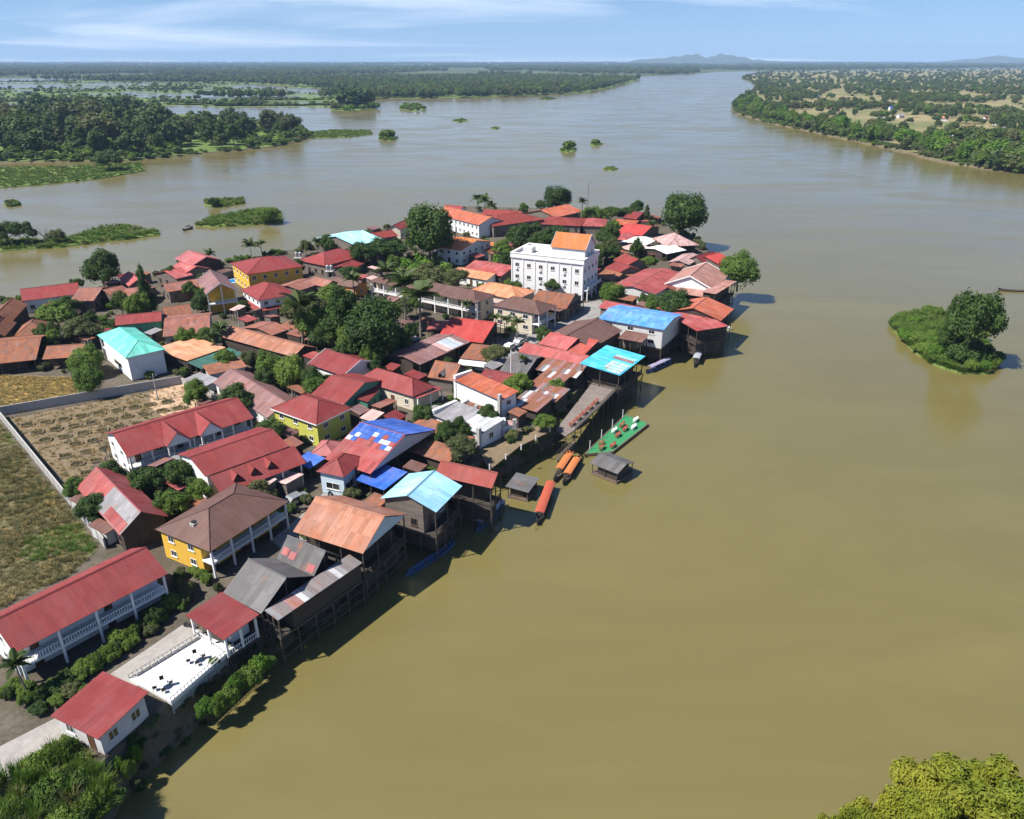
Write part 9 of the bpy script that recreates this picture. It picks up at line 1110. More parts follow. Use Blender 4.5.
def car(loc, rz, mat, label):
    r = empty('parked_car', loc, rz); tag(r, label, 'car'); b = MB(); L, w = 2.1, .85
    prof = [(-L, .3), (L, .3), (L, .75), (1.2, .9), (.7, 1.45), (-1.2, 1.5), (-1.9, .95), (-L, .9)]; b.prism(prof, -w, w, lambda a, c, t: (a, t, c)); b.build('body', MATS[mat], r)
    for s in (-1, 1): g = MB(); g.prism([(1.05, .95), (.65, 1.38), (-1.1, 1.42), (-1.6, .98)], s*(w+.001), s*(w+.012), lambda a, c, t: (a, t, c)); g.build('side_window', MATS['glass'], r)
    g = MB(); g.face([(1.22, -.7, .92), (1.22, .7, .92), (.74, .62, 1.43), (.74, -.62, 1.43)]); g.build('windscreen', MATS['glass'], r, (.012, 0, .008)); 
    for sx in (-1.3, 1.3):
        for s in (-1, 1): b = MB(); b.cyl((sx, s*(w-.18), .32), (sx, s*(w+.02), .32), .32, .32, 12); b.build('wheel', MATS['rubber'], r)
    for s in (-.6, .6): b = MB(); b.box(L-.01, L+.02, s-.14, s+.14, .6, .72); b.build('headlight', MATS['plasticwhite'], r)
for p, rz, m_, l in zip(M['cars'], (.9, 1.0, 1.0, .4, 1.0, .6), ('carsilver', 'carwhite', 'carsilver', 'carwhite', 'carwhite', 'cardark'), ('silver car parked in the street beside the dormered roof', 'white car parked under the street palms', 'silver car parked behind the white one under the street palms', 'small white car parked beside the grove under the palms', 'white car by the shelter at the corner of the garden lot', 'dark car beside the mango trees')): car((p[0], p[1], G+.02), rz, m_, l)
def motorbike(loc, rz, label):
    r = empty('motorbike', loc, rz); tag(r, label, 'motorbike', 'parked motorbikes')
    for sx in (-.62, .62): b = MB(); b.cyl((sx, -.05, .3), (sx, .05, .3), .3, .3, 12); b.build('wheel', MATS['rubber'], r)
    b = MB(); b.box(-.45, .3, -.1, .1, .3, .6); b.cyl((.35, 0, .55), (.62, 0, .3), .04, .04, 6); b.cyl((.35, 0, .55), (.28, 0, 1.0), .05, .05, 6); b.build('frame', MATS['cardark'], r); b = MB(); b.box(-.65, .1, -.13, .13, .62, .74); b.build('seat', MATS['black'], r)
    b = MB(); b.cyl((.27, -.33, 1.02), (.27, .33, 1.02), .025, .025, 6); b.build('handlebar', MATS['steel'], r); b = MB(); b.box(.28, .42, -.1, .1, .7, .95); b.build('fairing', MATS['boatred'], r)
for k, p in enumerate(M['bikes']): motorbike((p[0], p[1], G+.03), .6+k*.9, 'motorbike parked '+('in the street beside the silver car', 'in the lane before the small blue-white house', 'by the garden wall of the yellow villa', 'at the street corner under the palms', 'in front of the cream corner house', 'beside the maroon gabled house', 'on the path behind the red canopy')[k])
for k, p in enumerate(M['jars']): r = empty('water_jar', (p[0], p[1], G)); tag(r, 'round clay water jar standing in a yard between the houses', 'jar', 'clay water jars in the yards'); b = MB(); b.sphere((0, 0, .55), (.5, .5, .55), 12, 8); b.build('body', MATS['wallgrey'], r); b = MB(); b.cyl((0, 0, 1.02), (0, 0, 1.16), .3, .33, 12); b.build('rim', MATS['wallgrey'], r)
# swimming pool behind the yellow temple house
p = M['pool']
r = empty('swimming_pool', (p[0], p[1], G+.05), R(35)); tag(r, 'small bright blue swimming pool behind the tall yellow house', 'pool'); b = MB(); b.box(-3, 3, -2.6, 2.6, 0, .25); b.build('rim', MATS['trim'], r); b = MB(); b.box(-2.6, 2.6, -2.2, 2.2, .2, .262); b.build('water', MATS['pool'], r)
# ---------------------------------------------------------------- vegetation
def leaf_quad(b, c, nrm, s, rr, asp=1.0):
    u = nrm.orthogonal().normalized(); a = rr.uniform(0, 6.283); v = nrm.cross(u); d = u*math.cos(a)+v*math.sin(a); e = nrm.cross(d)
    s2 = s*rr.uniform(.65, 1.35); l = d*s2*asp; w = e*s2*.62; k = nrm*s2*.22
    b.face([c-l, c-w+k, c+l-k*.6, c+w+k])
ASPECT = dict(dome=2.3, broad=2.1, tall=3.4, bush=1.5)
def crown(blobs, n, s, seed, mats, core=True, asp=1.0, up=.35, za=1.0):
    rr = random.Random(seed); b = MB(); blobs = [((c[0], c[1], c[2]*za), (r[0], r[1], r[2]*za)) for c, r in blobs]; tot = sum((r[0]*r[1]+r[1]*r[2]+r[0]*r[2]) for _, r in blobs)
    for c, r in blobs:
        c = Vector(c); k = int(n*(r[0]*r[1]+r[1]*r[2]+r[0]*r[2])/tot)
        if core: b.sphere(c, (r[0]*.72, r[1]*.72, r[2]*.72), 8, 5)
        for _ in range(k):
            d = Vector((rr.gauss(0, 1), rr.gauss(0, 1), rr.gauss(0, 1)))
            if d.length < .01: continue
            d.normalize()
            if d.z < -.35 and rr.random() < .6: d.z = -d.z
            rad = rr.uniform(.74, 1.06) if rr.random() < .85 else rr.uniform(1.0, 1.16)
            p = c+Vector((d.x*r[0], d.y*r[1], d.z*r[2]))*rad
            nn = (d+Vector((rr.gauss(0, .45), rr.gauss(0, .45), rr.gauss(0, .45)+up))).normalized(); leaf_quad(b, p, nn, s, rr, asp)
    return b.mesh('crown', mats, merge=False)
def blobset(kind, seed):
    rr = random.Random(seed); out = []
    if kind == 'dome':
        out.append(((0, 0, .50), (.80, .80, .42)))
        for k in range(15): a = k*2.4; q = rr.uniform(.35, .74); out.append(((q*math.cos(a), q*math.sin(a), .34+.46*(1-q)+rr.uniform(-.16, .16)), (rr.uniform(.24, .36), rr.uniform(.24, .36), rr.uniform(.16, .24))))
    elif kind == 'broad':
        for k in range(22): a = k*2.4+rr.uniform(-.4, .4); q = math.sqrt((k+.5)/22)*.76; top = .30+.52*math.sqrt(max(0, 1-q*q)); out.append(((q*math.cos(a), q*math.sin(a), min(.86, top*rr.uniform(.62, 1.08))), (rr.uniform(.22, .36), rr.uniform(.22, .36), rr.uniform(.12, .19))))
    elif kind == 'tall':
        for k in range(16): f = k/15; a = k*2.4; q = (.62-.5*f)*rr.uniform(.4, 1.0); out.append(((q*math.cos(a), q*math.sin(a), .18+.76*f), (.5-.32*f, .5-.32*f, .10)))
    elif kind == 'canopy':
        for k in range(80): a = k*2.4+rr.uniform(-.3, .3); q = math.sqrt((k+.5)/80)*.92; top = .42+.44*math.sqrt(max(0, 1-q*q)); out.append(((q*math.cos(a), q*math.sin(a), top*rr.uniform(.72, 1.08)), (rr.uniform(.09, .19), rr.uniform(.09, .19), rr.uniform(.05, .11))))
    elif kind == 'bush':
        for k in range(9): a = k*2.4; q = math.sqrt((k+.5)/9)*.7; out.append(((q*math.cos(a), q*math.sin(a), .30+.38*(1-q)*rr.uniform(.5, 1.2)), (rr.uniform(.28, .42), rr.uniform(.28, .42), rr.uniform(.22, .32))))
    return out
def trunk_mesh(seed, top=.55, r0=.07, limbs=5, spread=.45, bare=False):
    rr = random.Random(seed); b = MB(); p = Vector((0, 0, -.03)); pts = [p]
    for k in range(3): p = p+Vector((rr.uniform(-.04, .04), rr.uniform(-.04, .04), top/3)); pts.append(p)
    for k in range(3): b.cyl(pts[k], pts[k+1], r0*(1-.22*k), r0*(1-.22*(k+1)), 7, False)
    for k in range(limbs):
        a = k*2.4+rr.uniform(-.3, .3); st = pts[1].lerp(pts[3], rr.uniform(.2, 1)); e = st+Vector((spread*math.cos(a), spread*math.sin(a), rr.uniform(.15, .35))); m = st.lerp(e, .5)+Vector((0, 0, -.03)); b.cyl(st, m, r0*.45, r0*.3, 5, False); b.cyl(m, e, r0*.3, r0*.1, 5, False)
        if bare:
            for j in range(6): d = Vector((rr.uniform(-.25, .25), rr.uniform(-.25, .25), rr.uniform(.05, .35))); q = m.lerp(e, rr.random()); b.cyl(q, q+d, r0*.12, r0*.03, 4, False)
    return b.mesh('trunk', MATS['bark'], merge=False)
PROTO = {}
LM = ['leafdark', 'leafmid', 'leafolive', 'leafbright', 'leaffar', 'leafyellow']
def proto(kind, var, mat, lod=0):
    k = (kind, var, mat, lod)
    if k not in PROTO:
        n, s = {0: (4200, .052), 1: (900, .12), 2: (320, .2)}[lod]; seed = hash((kind, var)) % 1000 if False else sum(map(ord, kind))*7+var*13
        if kind == 'bush': n, s = {0: (2400, .075), 1: (500, .17), 2: (200, .25)}[lod]
        PROTO[k] = (crown(blobset(kind, seed), n, s, seed+1, MATS[mat], za=ASPECT[kind]), trunk_mesh(seed, .4 if kind != 'bush' else .3, .05))
    return PROTO[k]
def tree(kind, x_, y_, z_, hgt, rad, label, group=None, mat='leafdark', lod=0, name='broadleaf_tree', cat='tree', rr=random):
    r = empty(name, (x_, y_, z_), rr.uniform(0, 6.28)); tag(r, label, cat, group)
    if kind == 'bare': r.scale = (rad, rad, hgt); link('trunk', PROTO.setdefault('bare', trunk_mesh(5, .5, .035, 9, .5, True)), r); return r
    cm, tm = proto(kind, rr.randrange(3), mat, lod); sx = rr.uniform(.93, 1.07); r.scale = (rad*sx, rad/sx, hgt/ASPECT[kind]); link('trunk', tm, r, (0, 0, 0), (0, 0, 0), (1, 1, ASPECT[kind])); link('crown', cm, r); return r
for k, (kind, x_, y_, z_, hgt, rad, label, grp, mt) in enumerate(TREES):
    tree(kind, x_, y_, z_, hgt, rad, label, grp, LM[mt], 0, {'tall': 'tall_tree', 'dome': 'round_tree', 'bare': 'bare_tree'}.get(kind, 'broadleaf_tree'))
def palm_meshes(seed, nf=17, ll=1.0):
    rr = random.Random(seed); fr = []
    for k in range(3):
        b = MB(); pts = []; droop = rr.uniform(.55, .95)
        for i in range(9): t_ = i/8; pts.append(Vector((t_*1.0, 0, .34*math.sin(t_*2.0)-droop*t_*t_*.62)))
        for i in range(8): b.cyl(pts[i], pts[i+1], .013, .010, 4, False)
        for i in range(26):
            t_ = .10+.88*i/25; j = min(7, int(t_*8)); p = pts[j].lerp(pts[j+1], t_*8-j); l = .30*math.sin(math.pi*min(1, .12+t_*.86))**.7+.04
            for s in (-1, 1): d = Vector((.45, s*.86, -.38)).normalized()*l; q = Vector((.028, 0, 0)); b.face([p-q, p+q, p+d*.6+q*.9, p+d, p+d*.6-q*.6])
        fr.append(b.mesh('frond', MATS['palmleaf'], merge=False))
    t_ = MB(); pv = Vector((0, 0, -.02)); 
    for i in range(8): nx = Vector((.06*math.sin(i*.25), .03*math.sin(i*.4), (i+1)/8)); t_.cyl(pv, nx, .028-.0012*i, .027-.0012*i, 7, False); pv = nx
    return fr, t_.mesh('trunk', MATS['palmbark'], merge=False), pv
PF, PT, PTOP = palm_meshes(3)
for k, (x_, y_, z_, hgt, rad, label) in enumerate(PALMS):
    rr = random.Random(k); r = empty('coconut_palm', (x_, y_, z_), rr.uniform(0, 6.28)); tag(r, label, 'palm'); th = hgt-rad*.35
    link('trunk', PT, r, (0, 0, 0), (0, 0, 0), (th, th, th)); nf = 18
    for j in range(nf): link('frond', PF[j % 3], r, PTOP*th, (0, -rr.uniform(-.35, .75) if j % 2 else -rr.uniform(.1, 1.0), j*2.4+rr.uniform(-.2, .2)), (rad*rr.uniform(.85, 1.1),)*3)
def banana_mesh(seed):
    rr = random.Random(seed); b = MB()
    for k in range(9):
        a = k*2.4; d = Vector((math.cos(a), math.sin(a), 0)); s = Vector((-d.y, d.x, 0)); l = rr.uniform(.45, .62); z0 = .42+.04*k
        pr = []
        for i in range(6): t_ = i/5; pr.append((d*(l*t_)+Vector((0, 0, z0+.42*t_-.62*t_*t_)), .115*math.sin(math.pi*min(.97, .1+t_*.9))))
        for i in range(5):
            (p0, w0), (p1, w1) = pr[i], pr[i+1]; dz = Vector((0, 0, .05)); b.face([p0, p1, p1+s*w1+dz, p0+s*w0+dz]); b.face([p0, p0-s*w0+dz, p1-s*w1+dz, p1])
    return b.mesh('leaves', MATS['leafbright'], merge=False)
BM_ = [banana_mesh(k) for k in range(3)]; bt = MB(); bt.cyl((0, 0, -.02), (0, 0, .6), .05, .03, 8, False); BT = bt.mesh('stem', MATS['leafbright'], merge=False)
for k, (x_, y_, s) in enumerate(BANANA): r = empty('banana_plant', (x_, y_, G), k*1.7); r.scale = (s, s, s); tag(r, 'bright green broad-leaved banana plant in the patch behind the long cream guesthouse' if k < 26 else 'bright green banana plant beside the orange villa annex', 'banana plant', 'banana plants behind the long guesthouse' if k < 26 else 'banana plants by the orange villa annex'); link('leaves', BM_[k % 3], r); link('stem', BT, r)
rb = random.Random(21)
for k, (x_, y_, z_, h_, r_) in enumerate(BUSHES):
    near = y_ < 75; tree('bush', x_, y_, z_, h_, r_, 'leafy shrub in the hedge along the long guesthouse and its path' if near else 'low leafy shrub growing between the town houses', 'shrubs along the long guesthouse' if near else 'shrubs between the town houses', rb.choice(['leafmid', 'leafdark', 'leafolive', 'leafmid']), 0, 'shrub', 'shrub', rb)
for k, (x_, y_, z_, h_, r_) in enumerate(SLOPEB): tree('bush', x_, y_, z_-.8, h_+.6, r_, 'shrub on the steep river bank below the buildings', 'shrubs on the river bank', rb.choice(['leafmid', 'leafmid', 'leafbright']), 0, 'shrub', 'shrub', rb)
for x_, y_, z_, h_, r_, lab, grp in YARD: tree('broad', x_, y_, z_, h_, r_, lab, grp, rb.choice(['leafmid', 'leafdark', 'leafolive', 'leafdark']), 0, 'yard_tree', 'tree', rb)
# reeds and grasses
def blade_clump(seed, n, lean, w, mat, fr=3):
    rr = random.Random(seed); b = MB()
    for k in range(n):
        a = rr.uniform(0, 6.283); q = rr.uniform(0, .45); x_, y_ = q*math.cos(a), q*math.sin(a); a2 = a+rr.gauss(0, .8); h = rr.uniform(.55, 1.0); ln = lean*rr.uniform(.3, 1.2); s = Vector((-math.sin(a2), math.cos(a2), 0))*w; d = Vector((math.cos(a2), math.sin(a2), 0)); p0 = Vector((x_, y_, -.03)); p1 = p0+d*ln*.35+Vector((0, 0, h*.62)); p2 = p0+d*ln+Vector((0, 0, h*rr.uniform(.75, 1.0)))
        b.face([p0-s*.6, p0+s*.6, p1+s, p1-s]); b.face([p1-s, p1+s, p2])
    return b.mesh('blades', MATS[mat], merge=False)
def scatter(name, label, cat, protos, pts, group=None):
    """one uncountable mass of plants: points with a scale, a turn and a kind, filled by geometry nodes"""
    me = bpy.data.meshes.new(name); me.from_pydata([p[:3] for p in pts], [], [])
    for an, i, ty in (('sc', 3, 'FLOAT_VECTOR'), ('rt', 4, 'FLOAT'), ('ty', 5, 'INT')):
        at = me.attributes.new(an, ty, 'POINT')
        if ty == 'FLOAT_VECTOR': at.data.foreach_set('vector', [c for p in pts for c in p[3]])
        else: at.data.foreach_set('value', [p[i] for p in pts])
    o = link(name, me); tag(o, label, cat, group, 'stuff'); ng = bpy.data.node_groups.new(name, 'GeometryNodeTree'); ng.interface.new_socket('Geometry', in_out='INPUT', socket_type='NodeSocketGeometry'); ng.interface.new_socket('Geometry', in_out='OUTPUT', socket_type='NodeSocketGeometry')
    gi, go, jn = ng.nodes.new('NodeGroupInput'), ng.nodes.new('NodeGroupOutput'), ng.nodes.new('GeometryNodeJoinGeometry')
    def attr(n_, t_): a = ng.nodes.new('GeometryNodeInputNamedAttribute'); a.data_type = t_; a.inputs['Name'].default_value = n_; return a.outputs['Attribute']
    sc_, rt_, ty_ = attr('sc', 'FLOAT_VECTOR'), attr('rt', 'FLOAT'), attr('ty', 'INT'); cx_ = ng.nodes.new('ShaderNodeCombineXYZ'); ng.links.new(rt_, cx_.inputs[2])
    for k, pme in enumerate(protos):
        po = bpy.data.objects.new(name+'_kind', pme); oi = ng.nodes.new('GeometryNodeObjectInfo'); oi.inputs['Object'].default_value = po; oi.inputs['As Instance'].default_value = True
        ip = ng.nodes.new('GeometryNodeInstanceOnPoints'); cmpn = ng.nodes.new('FunctionNodeCompare'); cmpn.data_type = 'INT'; cmpn.operation = 'EQUAL'; ia = [s for s in cmpn.inputs if s.type == 'INT']; ng.links.new(ty_, ia[0]); ia[1].default_value = k
        ng.links.new(gi.outputs[0], ip.inputs['Points']); ng.links.new(oi.outputs['Geometry'], ip.inputs['Instance']); ng.links.new(cmpn.outputs['Result'], ip.inputs['Selection']); ng.links.new(cx_.outputs[0], ip.inputs['Rotation']); ng.links.new(sc_, ip.inputs['Scale']); ng.links.new(ip.outputs[0], jn.inputs[0])
    for m_ in {m for p in protos for m in p.materials}: me.materials.append(m_)
    ng.links.new(jn.outputs[0], go.inputs[0]); md = o.modifiers.new('scatter', 'NODES'); md.node_group = ng; return o
def fill(pg, n, rr, pad=0.0):
    xs = [p[0] for p in pg]; ys = [p[1] for p in pg]; out = []; k = 0
    while len(out) < n and k < n*60:
        k += 1; x_, y_ = rr.uniform(min(xs), max(xs)), rr.uniform(min(ys), max(ys))
        if inp(x_, y_, pg): out.append((x_, y_))
    return out
rs = random.Random(77)
reedp = [blade_clump(k, 40, .5, .035, 'reed') for k in range(3)]+[blade_clump(9, 34, .7, .03, 'reeddry')]
RL = dict(reed_near='reed-covered islet nearest the left shore of the town', reed_mid='reed-covered islet in mid channel left of the town', reed_small='small reed islet just beyond the mid-channel one', grass_bank='green reed bank in front of the wooded island', spit='low reed spit at the tip of the wooded island', islet_right='bright reeds on the lone islet in the right of the river')
bushfar = [proto('bush', k, m_, 1)[0] for k, m_ in enumerate(('leafmid', 'leafbright', 'leafolive'))]
for k, l in RL.items():
    A = abs(area2(ISL[k]))/2; dens = {'islet_right': 3.0, 'reed_near': .35, 'reed_mid': .45, 'reed_small': .4, 'grass_bank': .16, 'spit': .14}[k]; n = int(min(9000, A*dens)); hh = 1.0 if k != 'islet_right' else .9
    pts = [(x_, y_, .4, (hh*rs.uniform(1.3, 2.6),)*2+(hh*rs.uniform(1.0, 2.3),), rs.uniform(0, 6.28), rs.choice([0, 1, 2, 0, 1, 3])) for x_, y_ in fill(ISL[k], n, rs)]
    scatter('reeds', l, 'reeds', reedp, pts)
for k in 'abcdefghij':
    pg = ISL['tuft_'+k]; c = (sum(p[0] for p in pg)/len(pg), sum(p[1] for p in pg)/len(pg)); w = (max(p[0] for p in pg)-min(p[0] for p in pg))/2
    pts = [(x_, y_, .2, (w*.16*rs.uniform(.8, 1.4),)*2+(w*(.08 if k in 'cghi' else .14)*rs.uniform(.7, 1.3),), rs.uniform(0, 6.28), rs.randrange(3)) for x_, y_ in fill(pg, 34, rs)]
    if k in 'abdf':
        tree('bush', c[0], c[1], .2, w*(1.15 if k == 'a' else .85), w*.8, {'a': 'largest round bush islet in the middle of the river', 'b': 'small round bush islet up-right of the largest one in mid river', 'd': 'bush islet off the tip of the wooded island', 'f': 'dark bush islet beyond the wooded island'}[k], None, 'leafmid' if k != 'f' else 'leafdark', 1, 'islet_bush', 'bush', rs)
    scatter('islet_grass', 'grass tuft islet '+{'a': 'around the largest round bush in mid river', 'b': 'around the small bush in mid river', 'c': 'low and flat nearest the town in mid river', 'd': 'off the tip of the wooded island', 'e': 'beyond the wooded island, bright green', 'f': 'beyond the wooded island, with a dark bush', 'g': 'tiny and low left of mid river', 'h': 'tiniest, a dot left of mid river', 'i': 'far away near the forested far bank', 'j': 'small at the left edge between the reed banks'}[k], 'grass', bushfar, pts)
bushnear = [proto('bush', k, m_, 0)[0] for k, m_ in enumerate(('leafmid', 'leafdark', 'leafolive'))]
scatter('undergrowth', 'low undergrowth and weeds in the gaps between the town houses', 'undergrowth', bushnear, [(x_, y_, G, (r_, r_, h_/1.5), rs.uniform(0, 6.28), rs.randrange(3)) for x_, y_, h_, r_ in GAP])
wp = []
for i in range(1, 19):
    (xa, ya), (xb, yb) = TOWN[i], TOWN[i+1]; d = math.hypot(xb-xa, yb-ya)
    for k in range(int(d*3.0)):
        f, o_ = rs.random(), rs.random(); nx_, ny_ = (yb-ya)/d, -(xb-xa)/d; s_ = rs.uniform(.35, .95)
        wp.append((xa+(xb-xa)*f+nx_*2.7*o_, ya+(yb-ya)*f+ny_*2.7*o_, G-6.1*o_, (s_, s_, s_*rs.uniform(.6, 1.1)), rs.uniform(0, 6.28), rs.randrange(6)))
scatter('bank_weeds', 'weeds and creepers on the steep river bank under the stilt houses', 'weeds', bushnear+reedp[:3], wp)
# the lone islet tree and shrubs
tx = [(938, 338), (952, 330), (968, 345), (975, 358), (985, 362), (958, 356), (940, 352)]
IS = ISL['islet_right']; ic = (sum(p[0] for p in IS)/len(IS), sum(p[1] for p in IS)/len(IS))
tree('broad', ISLET_T[0][0], ISLET_T[0][1], .4, ISLET_T[0][3], ISLET_T[0][4], 'tall dark uneven tree on the right half of the lone islet', None, 'leafdark', 0, 'islet_tree', 'tree', random.Random(2))
for dx_, dy_, hh_, rr_ in ((-2.2, -1.5, 6.5, 4.2), (2.6, -.6, 6.0, 4.0), (.4, 2.0, 7.5, 4.0)): tree('bush', ISLET_T[0][0]+dx_, ISLET_T[0][1]+dy_, .35, hh_, rr_, 'dark tall shrub crowding the trunk of the tree on the lone islet', 'dark shrubs round the islet tree', 'leafdark', 0, 'shrub', 'shrub', rs)
tree('tall', ISLET_T[1][0], ISLET_T[1][1], .4, ISLET_T[1][3], ISLET_T[1][4], 'slim dark tree left of the tall one on the lone islet', None, 'leafdark', 0, 'islet_tree', 'tree', random.Random(4))
for k, (x_, y_) in enumerate(fill(IS, 34, random.Random(12))): tree('bush', x_, y_, .35, rs.uniform(1.8, 3.8), rs.uniform(1.8, 2.8), 'bright leafy shrub covering the lone islet', 'shrubs on the lone islet', rs.choice(['leafmid', 'leafbright', 'leafmid']), 0, 'shrub', 'shrub', rs)
# reed and cane thicket in the lower left corner
cane = [blade_clump(20+k, 70, .55, .028, 'reed') for k in range(2)]+[blade_clump(30, 60, .6, .026, 'leafmid'), blade_clump(31, 50, .6, .026, 'reeddry')]
pts = []
for x_, y_ in fill(THICKET, 420, random.Random(4)):
    pts.append((x_, y_, rs.uniform(2.6, 4.4), (rs.uniform(.9, 1.7),)*2+(rs.uniform(1.0, 3.4),), rs.uniform(0, 6.28), rs.choice([0, 1, 0, 1, 2, 3])))
scatter('cane_thicket', 'dense green cane thicket on the bank in the lower left corner', 'thicket', cane, pts)
for k, (x_, y_) in enumerate(fill(THICKET, 62, random.Random(9))): tree('bush', x_, y_, 3.0, rs.uniform(1.8, 4.2), rs.uniform(1.0, 2.0), 'leafy shrub in the thicket of the lower left corner', 'shrubs in the lower left thicket', rs.choice(['leafmid', 'leafdark', 'leafmid']), 0, 'shrub', 'shrub', rs)
# grass in the fields
fg = [blade_clump(40+k, 26, .6, .03, 'fieldgrass') for k in range(2)]+[blade_clump(44, 26, .6, .03, 'reed'), blade_clump(45, 26, .6, .03, 'drygrass')]
pts = [(x_, y_, G, (rs.uniform(.5, 1.1),)*2+(rs.uniform(.35, .9)*(1.0 if noise.noise((x_*.12, y_*.12, 2)) > -.1 else .6),), rs.uniform(0, 6.28), (0 if noise.noise((x_*.09, y_*.09, 5)) < .12 else 2) if rs.random() < .8 else rs.choice([1, 3])) for x_, y_ in fill(PATCH['grass_field'], 7000, rs)]
scatter('field_grass', 'rough green-brown grass in the field left of the long grey wall', 'grass', fg, pts)
pts = [(x_, y_, G, (rs.uniform(.5, 1.0),)*2+(rs.uniform(.3, .6),), rs.uniform(0, 6.28), rs.choice([3, 3, 3, 1])) for x_, y_ in fill(PATCH['straw_field'], 3500, rs)]
scatter('straw', 'dry golden straw stubble in the field behind the garden lot', 'straw', fg, pts)
pts = [(x_, y_, G, (rs.uniform(.3, .8),)*2+(rs.uniform(.2, .6),), rs.uniform(0, 6.28), rs.choice([3, 1, 3, 0])) for x_, y_ in fill(PATCH['garden_lot'], 900, rs)]
scatter('dry_weeds', 'dry weeds between the beds of the walled garden lot', 'weeds', fg, pts)
# trees on the wooded island and along the right bank
rt = random.Random(31); DK = ['leafdark', 'leafdark', 'leaffar', 'leaffar', 'leafolive']
for x_, y_, h_, r_ in WOODT: tree(rt.choice(['broad', 'dome', 'broad', 'tall']) if h_ > 14 else 'broad', x_, y_, .8, h_, r_, 'dark tree in the wood on the left island', 'trees on the wooded left island', rt.choice(DK), 1 if h_ < 99 else 0, 'island_tree', 'tree', rt)
for x_, y_, h_, r_ in RIGHTT: tree(rt.choice(['broad', 'dome', 'dome']), x_, y_, 1.0, h_, r_, 'leafy tree lining the right river bank', 'trees along the right bank', rt.choice(['leafmid', 'leafmid', 'leafbright', 'leaffar']), 1, 'bank_tree', 'tree', rt)
# far-off woods
farp = [proto(k, v, m_, 2)[0] for k, v, m_ in (('broad', 0, 'leaffar'), ('dome', 1, 'leaffar'), ('broad', 2, 'leafmid'), ('dome', 0, 'leafolive'), ('bush', 1, 'leafmid'))]
def wood(name, label, pg, n, hmin, hmax, rr, cond=None, types=(0, 1, 0, 1, 2, 3), z=.8, nearbias=True):
    pts = []; xs = [p[0] for p in pg]; ys = [p[1] for p in pg]; y0, y1 = min(ys), max(ys); k = 0
    while len(pts) < n and k < n*40:
        k += 1; y_ = 1/(1/y1+(1/y0-1/y1)*rr.random()) if nearbias else rr.uniform(y0, y1); lim = .78*y_+80; x_ = rr.uniform(max(min(xs), -lim), min(max(xs), lim))
        if not inp(x_, y_, pg) or (cond and not cond(x_, y_)): continue
        sc_ = 1.0 if y_ < 2500 else 1+(y_-2500)/6000.0; h_ = rr.uniform(hmin, hmax)*(1 if y_ < 3000 else 1.1); w_ = h_*rr.uniform(.42, .62)*sc_
        pts.append((x_, y_, z, (w_, w_, h_/2.1), rr.uniform(0, 6.28), rr.choice(types)))
    return scatter(name, label, 'wood', farp, pts)
def clear(x_, y_):
    if any(math.hypot((x_-c[0])/1.6, y_-c[1]) < c[2] for c in CLEAR): return rw.random() < .03
    if y_ < 1900: return noise.noise((x_*.006, y_*.0035, 3.0)) > .05 or rw.random() < .10
    return noise.noise((x_*.003, y_*.0012, 3.0)) > -.45 or rw.random() < .6
rw = random.Random(55)
wood('right_wood', 'scattered woodland on the plain behind the right bank', ISL['right_bank'], 12500, 5, 12, rw, clear)
wood('far_wood', 'forested strip along the far left bank of the river', ISL['strip_c'], 5200, 9, 17, rw, lambda x_, y_: noise.noise((x_*.006, y_*.003, 7)) > -.45)
wood('horizon_wood', 'unbroken forest along the horizon', ISL['far_left'], 14000, 11, 19, rw, lambda x_, y_: noise.noise((x_*.0012, y_*.0005, 9)) > (-.35 if y_ > 5200 else .02))
def marsh_pts(n, hmin, hmax, types):
    ks = [k for k in ISL if k.startswith('marsh')]; pts = []
    for k in ks:
        pg = ISL[k]; A = abs(area2(pg))/2
        for x_, y_ in fill(pg, int(min(22, 3+A*.002)), rw): h_ = rw.uniform(hmin, hmax)*(1.8 if rw.random() < .12 else 1); pts.append((x_, y_, .4, (h_*.75, h_*.75, h_/1.8), rw.uniform(0, 6.28), rw.choice(types)))
    return pts
scatter('marsh_scrub', 'bright green scrub on the scattered marsh islands beyond the wooded island', 'scrub', farp, marsh_pts(0, 2.2, 5.5, (2, 4, 4, 4, 3, 0)))
wood('island_scrub', 'undergrowth filling the wooded left island', ISL['wood'], 1800, 3, 8, rw, lambda x_, y_: noise.noise((x_*.015, y_*.008, 14)) > -.25, (0, 2, 4, 4, 2))
def edge_scrub(name, label, pg, rng, step, hmin, hmax, inward):
    pts = []; n = len(pg)
    for i in rng:
        (xa, ya), (xb, yb) = pg[i], pg[(i+1) % n]; d = math.hypot(xb-xa, yb-ya)
        for k in range(int(d/step)):
            f = rw.random(); o_ = rw.uniform(-1.0, inward); nx_, ny_ = (yb-ya)/d, -(xb-xa)/d
            if not inp(xa+(xb-xa)*.5+nx_*2, ya+(yb-ya)*.5+ny_*2, pg): nx_, ny_ = -nx_, -ny_
            if noise.noise((f*d*.02+i*3.1, i, 2.2)) < -.22: continue
            h_ = rw.uniform(hmin, hmax); pts.append((xa+(xb-xa)*f+nx_*o_, ya+(yb-ya)*f+ny_*o_, .3, (h_*.8, h_*.8, h_/1.8), rw.uniform(0, 6.28), rw.choice((2, 4, 4, 3, 0))))
    scatter(name, label, 'scrub', farp, pts)
edge_scrub('bank_scrub', 'low scrub along the water edge of the right bank', ISL['right_bank'], range(1, 16), 1.6, 2, 5, 9)
edge_scrub('island_edge_scrub', 'low scrub along the water edge of the wooded island', ISL['wood'], range(0, 12), 2.2, 1.5, 3.6, 8)
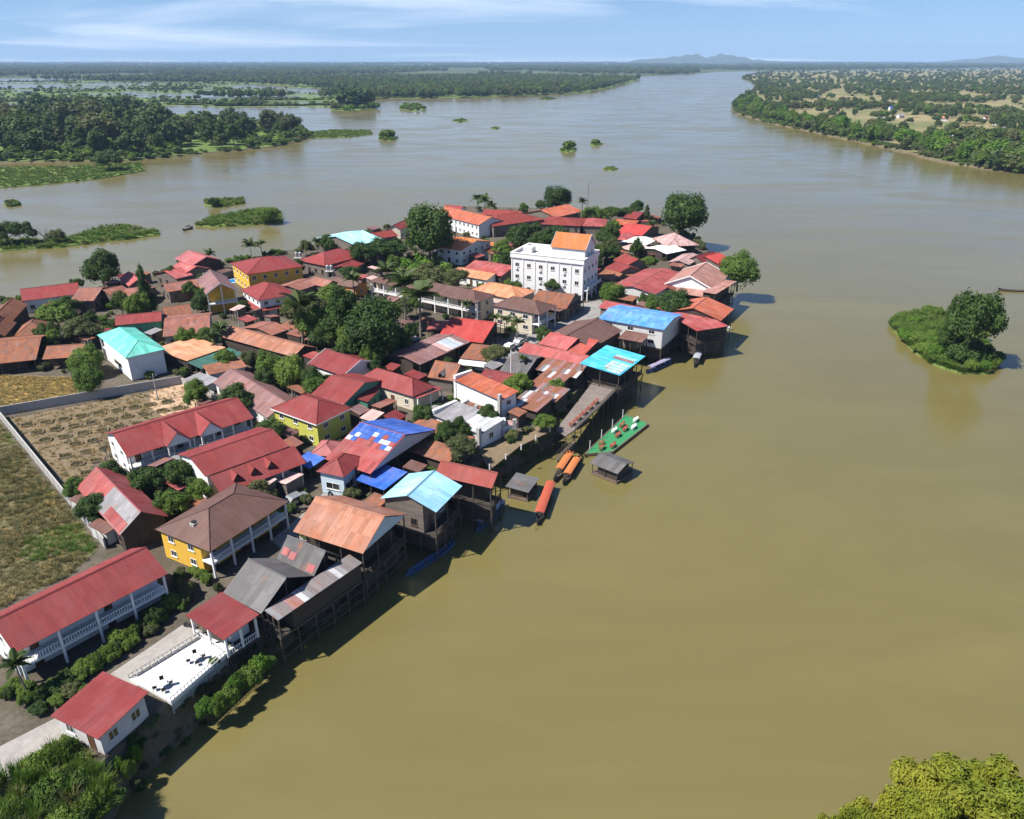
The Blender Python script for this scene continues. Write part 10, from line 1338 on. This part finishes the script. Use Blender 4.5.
# houses across the river
FC = [('redtile', 'white', 'red roof'), ('blue', 'greywhite', 'blue roof'), ('orange', 'white', 'orange roof'), ('greymetal', 'greywhite', 'grey roof'), ('rust', 'plank', 'rusty roof')]
SEEN = {}
for k, (x_, y_, c) in enumerate(FARH):
    L, Wd = rt.uniform(8, 13), rt.uniform(6, 8); r = empty('far_house', (x_, y_, 1.2), rt.uniform(-.5, .8)); g_ = FC[c][2]; tag(r, 'small distant house with '+g_+' among trees on the right bank', 'house', 'distant houses with '+g_)
    w = MB(); w.prism([(-Wd/2+.5, 0), (Wd/2-.5, 0), (Wd/2-.5, 3.2), (0, 5.4), (-Wd/2+.5, 3.2)], -L/2+.5, L/2-.5, lambda a, c_, t: (t, a, c_)); w.build('wall', MATS[FC[c][1]], r); make_roof(r, 'g', L, Wd, 3.1, 2.5, FC[c][0], {})
    for j in range(2): fm, pm = win_mesh(1.1, 1.1); wo = link('window', fm, r, (-L/4+L/2*j, -Wd/2+.497, 1.1)); link('pane', pm, wo)
# foreground tree crowns in the lower right corner
land('near_bank', [(FGT[0][0]-14, FGT[0][1]-14), (FGT[0][0]+26, FGT[0][1]-14), (FGT[0][0]+26, FGT[0][1]+5), (FGT[0][0]-6, FGT[0][1]+3)], 1.5, 2.5, -1.0, 'earth', 'bank', 5, .5, 2)
for k, (x_, y_, z_, h_, r_) in enumerate(FGT):
    seed = 90+k; bl = blobset('canopy', seed); cm = crown(bl, 42000, .019, seed, MATS['leafyellow'], True, 1.3, .35, 1.6)
    r = empty('foreground_tree', (x_, y_, z_), k*1.1); r.scale = (r_, r_, h_/1.6); tag(r, ['yellow-green tree crown rising in the lower right corner, leftmost', 'largest yellow-green tree crown at the right edge of the lower right corner', 'yellow-green tree crown in the middle of the lower right corner'][k], 'tree'); link('crown', cm, r); link('trunk', trunk_mesh(seed, .4, .05), r, (0, 0, 0), (0, 0, 0), (1, 1, 1.6))
# ---------------------------------------------------------------- haze
if HAZE > 0:
    b = MB(); b.box(-45000, 45000, -2000, 20000, -6, 330); hm = bpy.data.materials.new('haze'); hm.use_nodes = True; t = hm.node_tree; t.nodes.clear(); pv = N(t, 'ShaderNodeVolumePrincipled'); pv.inputs['Color'].default_value = (.48, .69, 1.0, 1); pv.inputs['Density'].default_value = HAZE; pv.inputs['Anisotropy'].default_value = 0.0
    on = N(t, 'ShaderNodeOutputMaterial'); t.links.new(pv.outputs[0], on.inputs['Volume']); tag(b.build('haze', hm), 'pale blue haze over the river plain', 'haze', None, 'stuff')
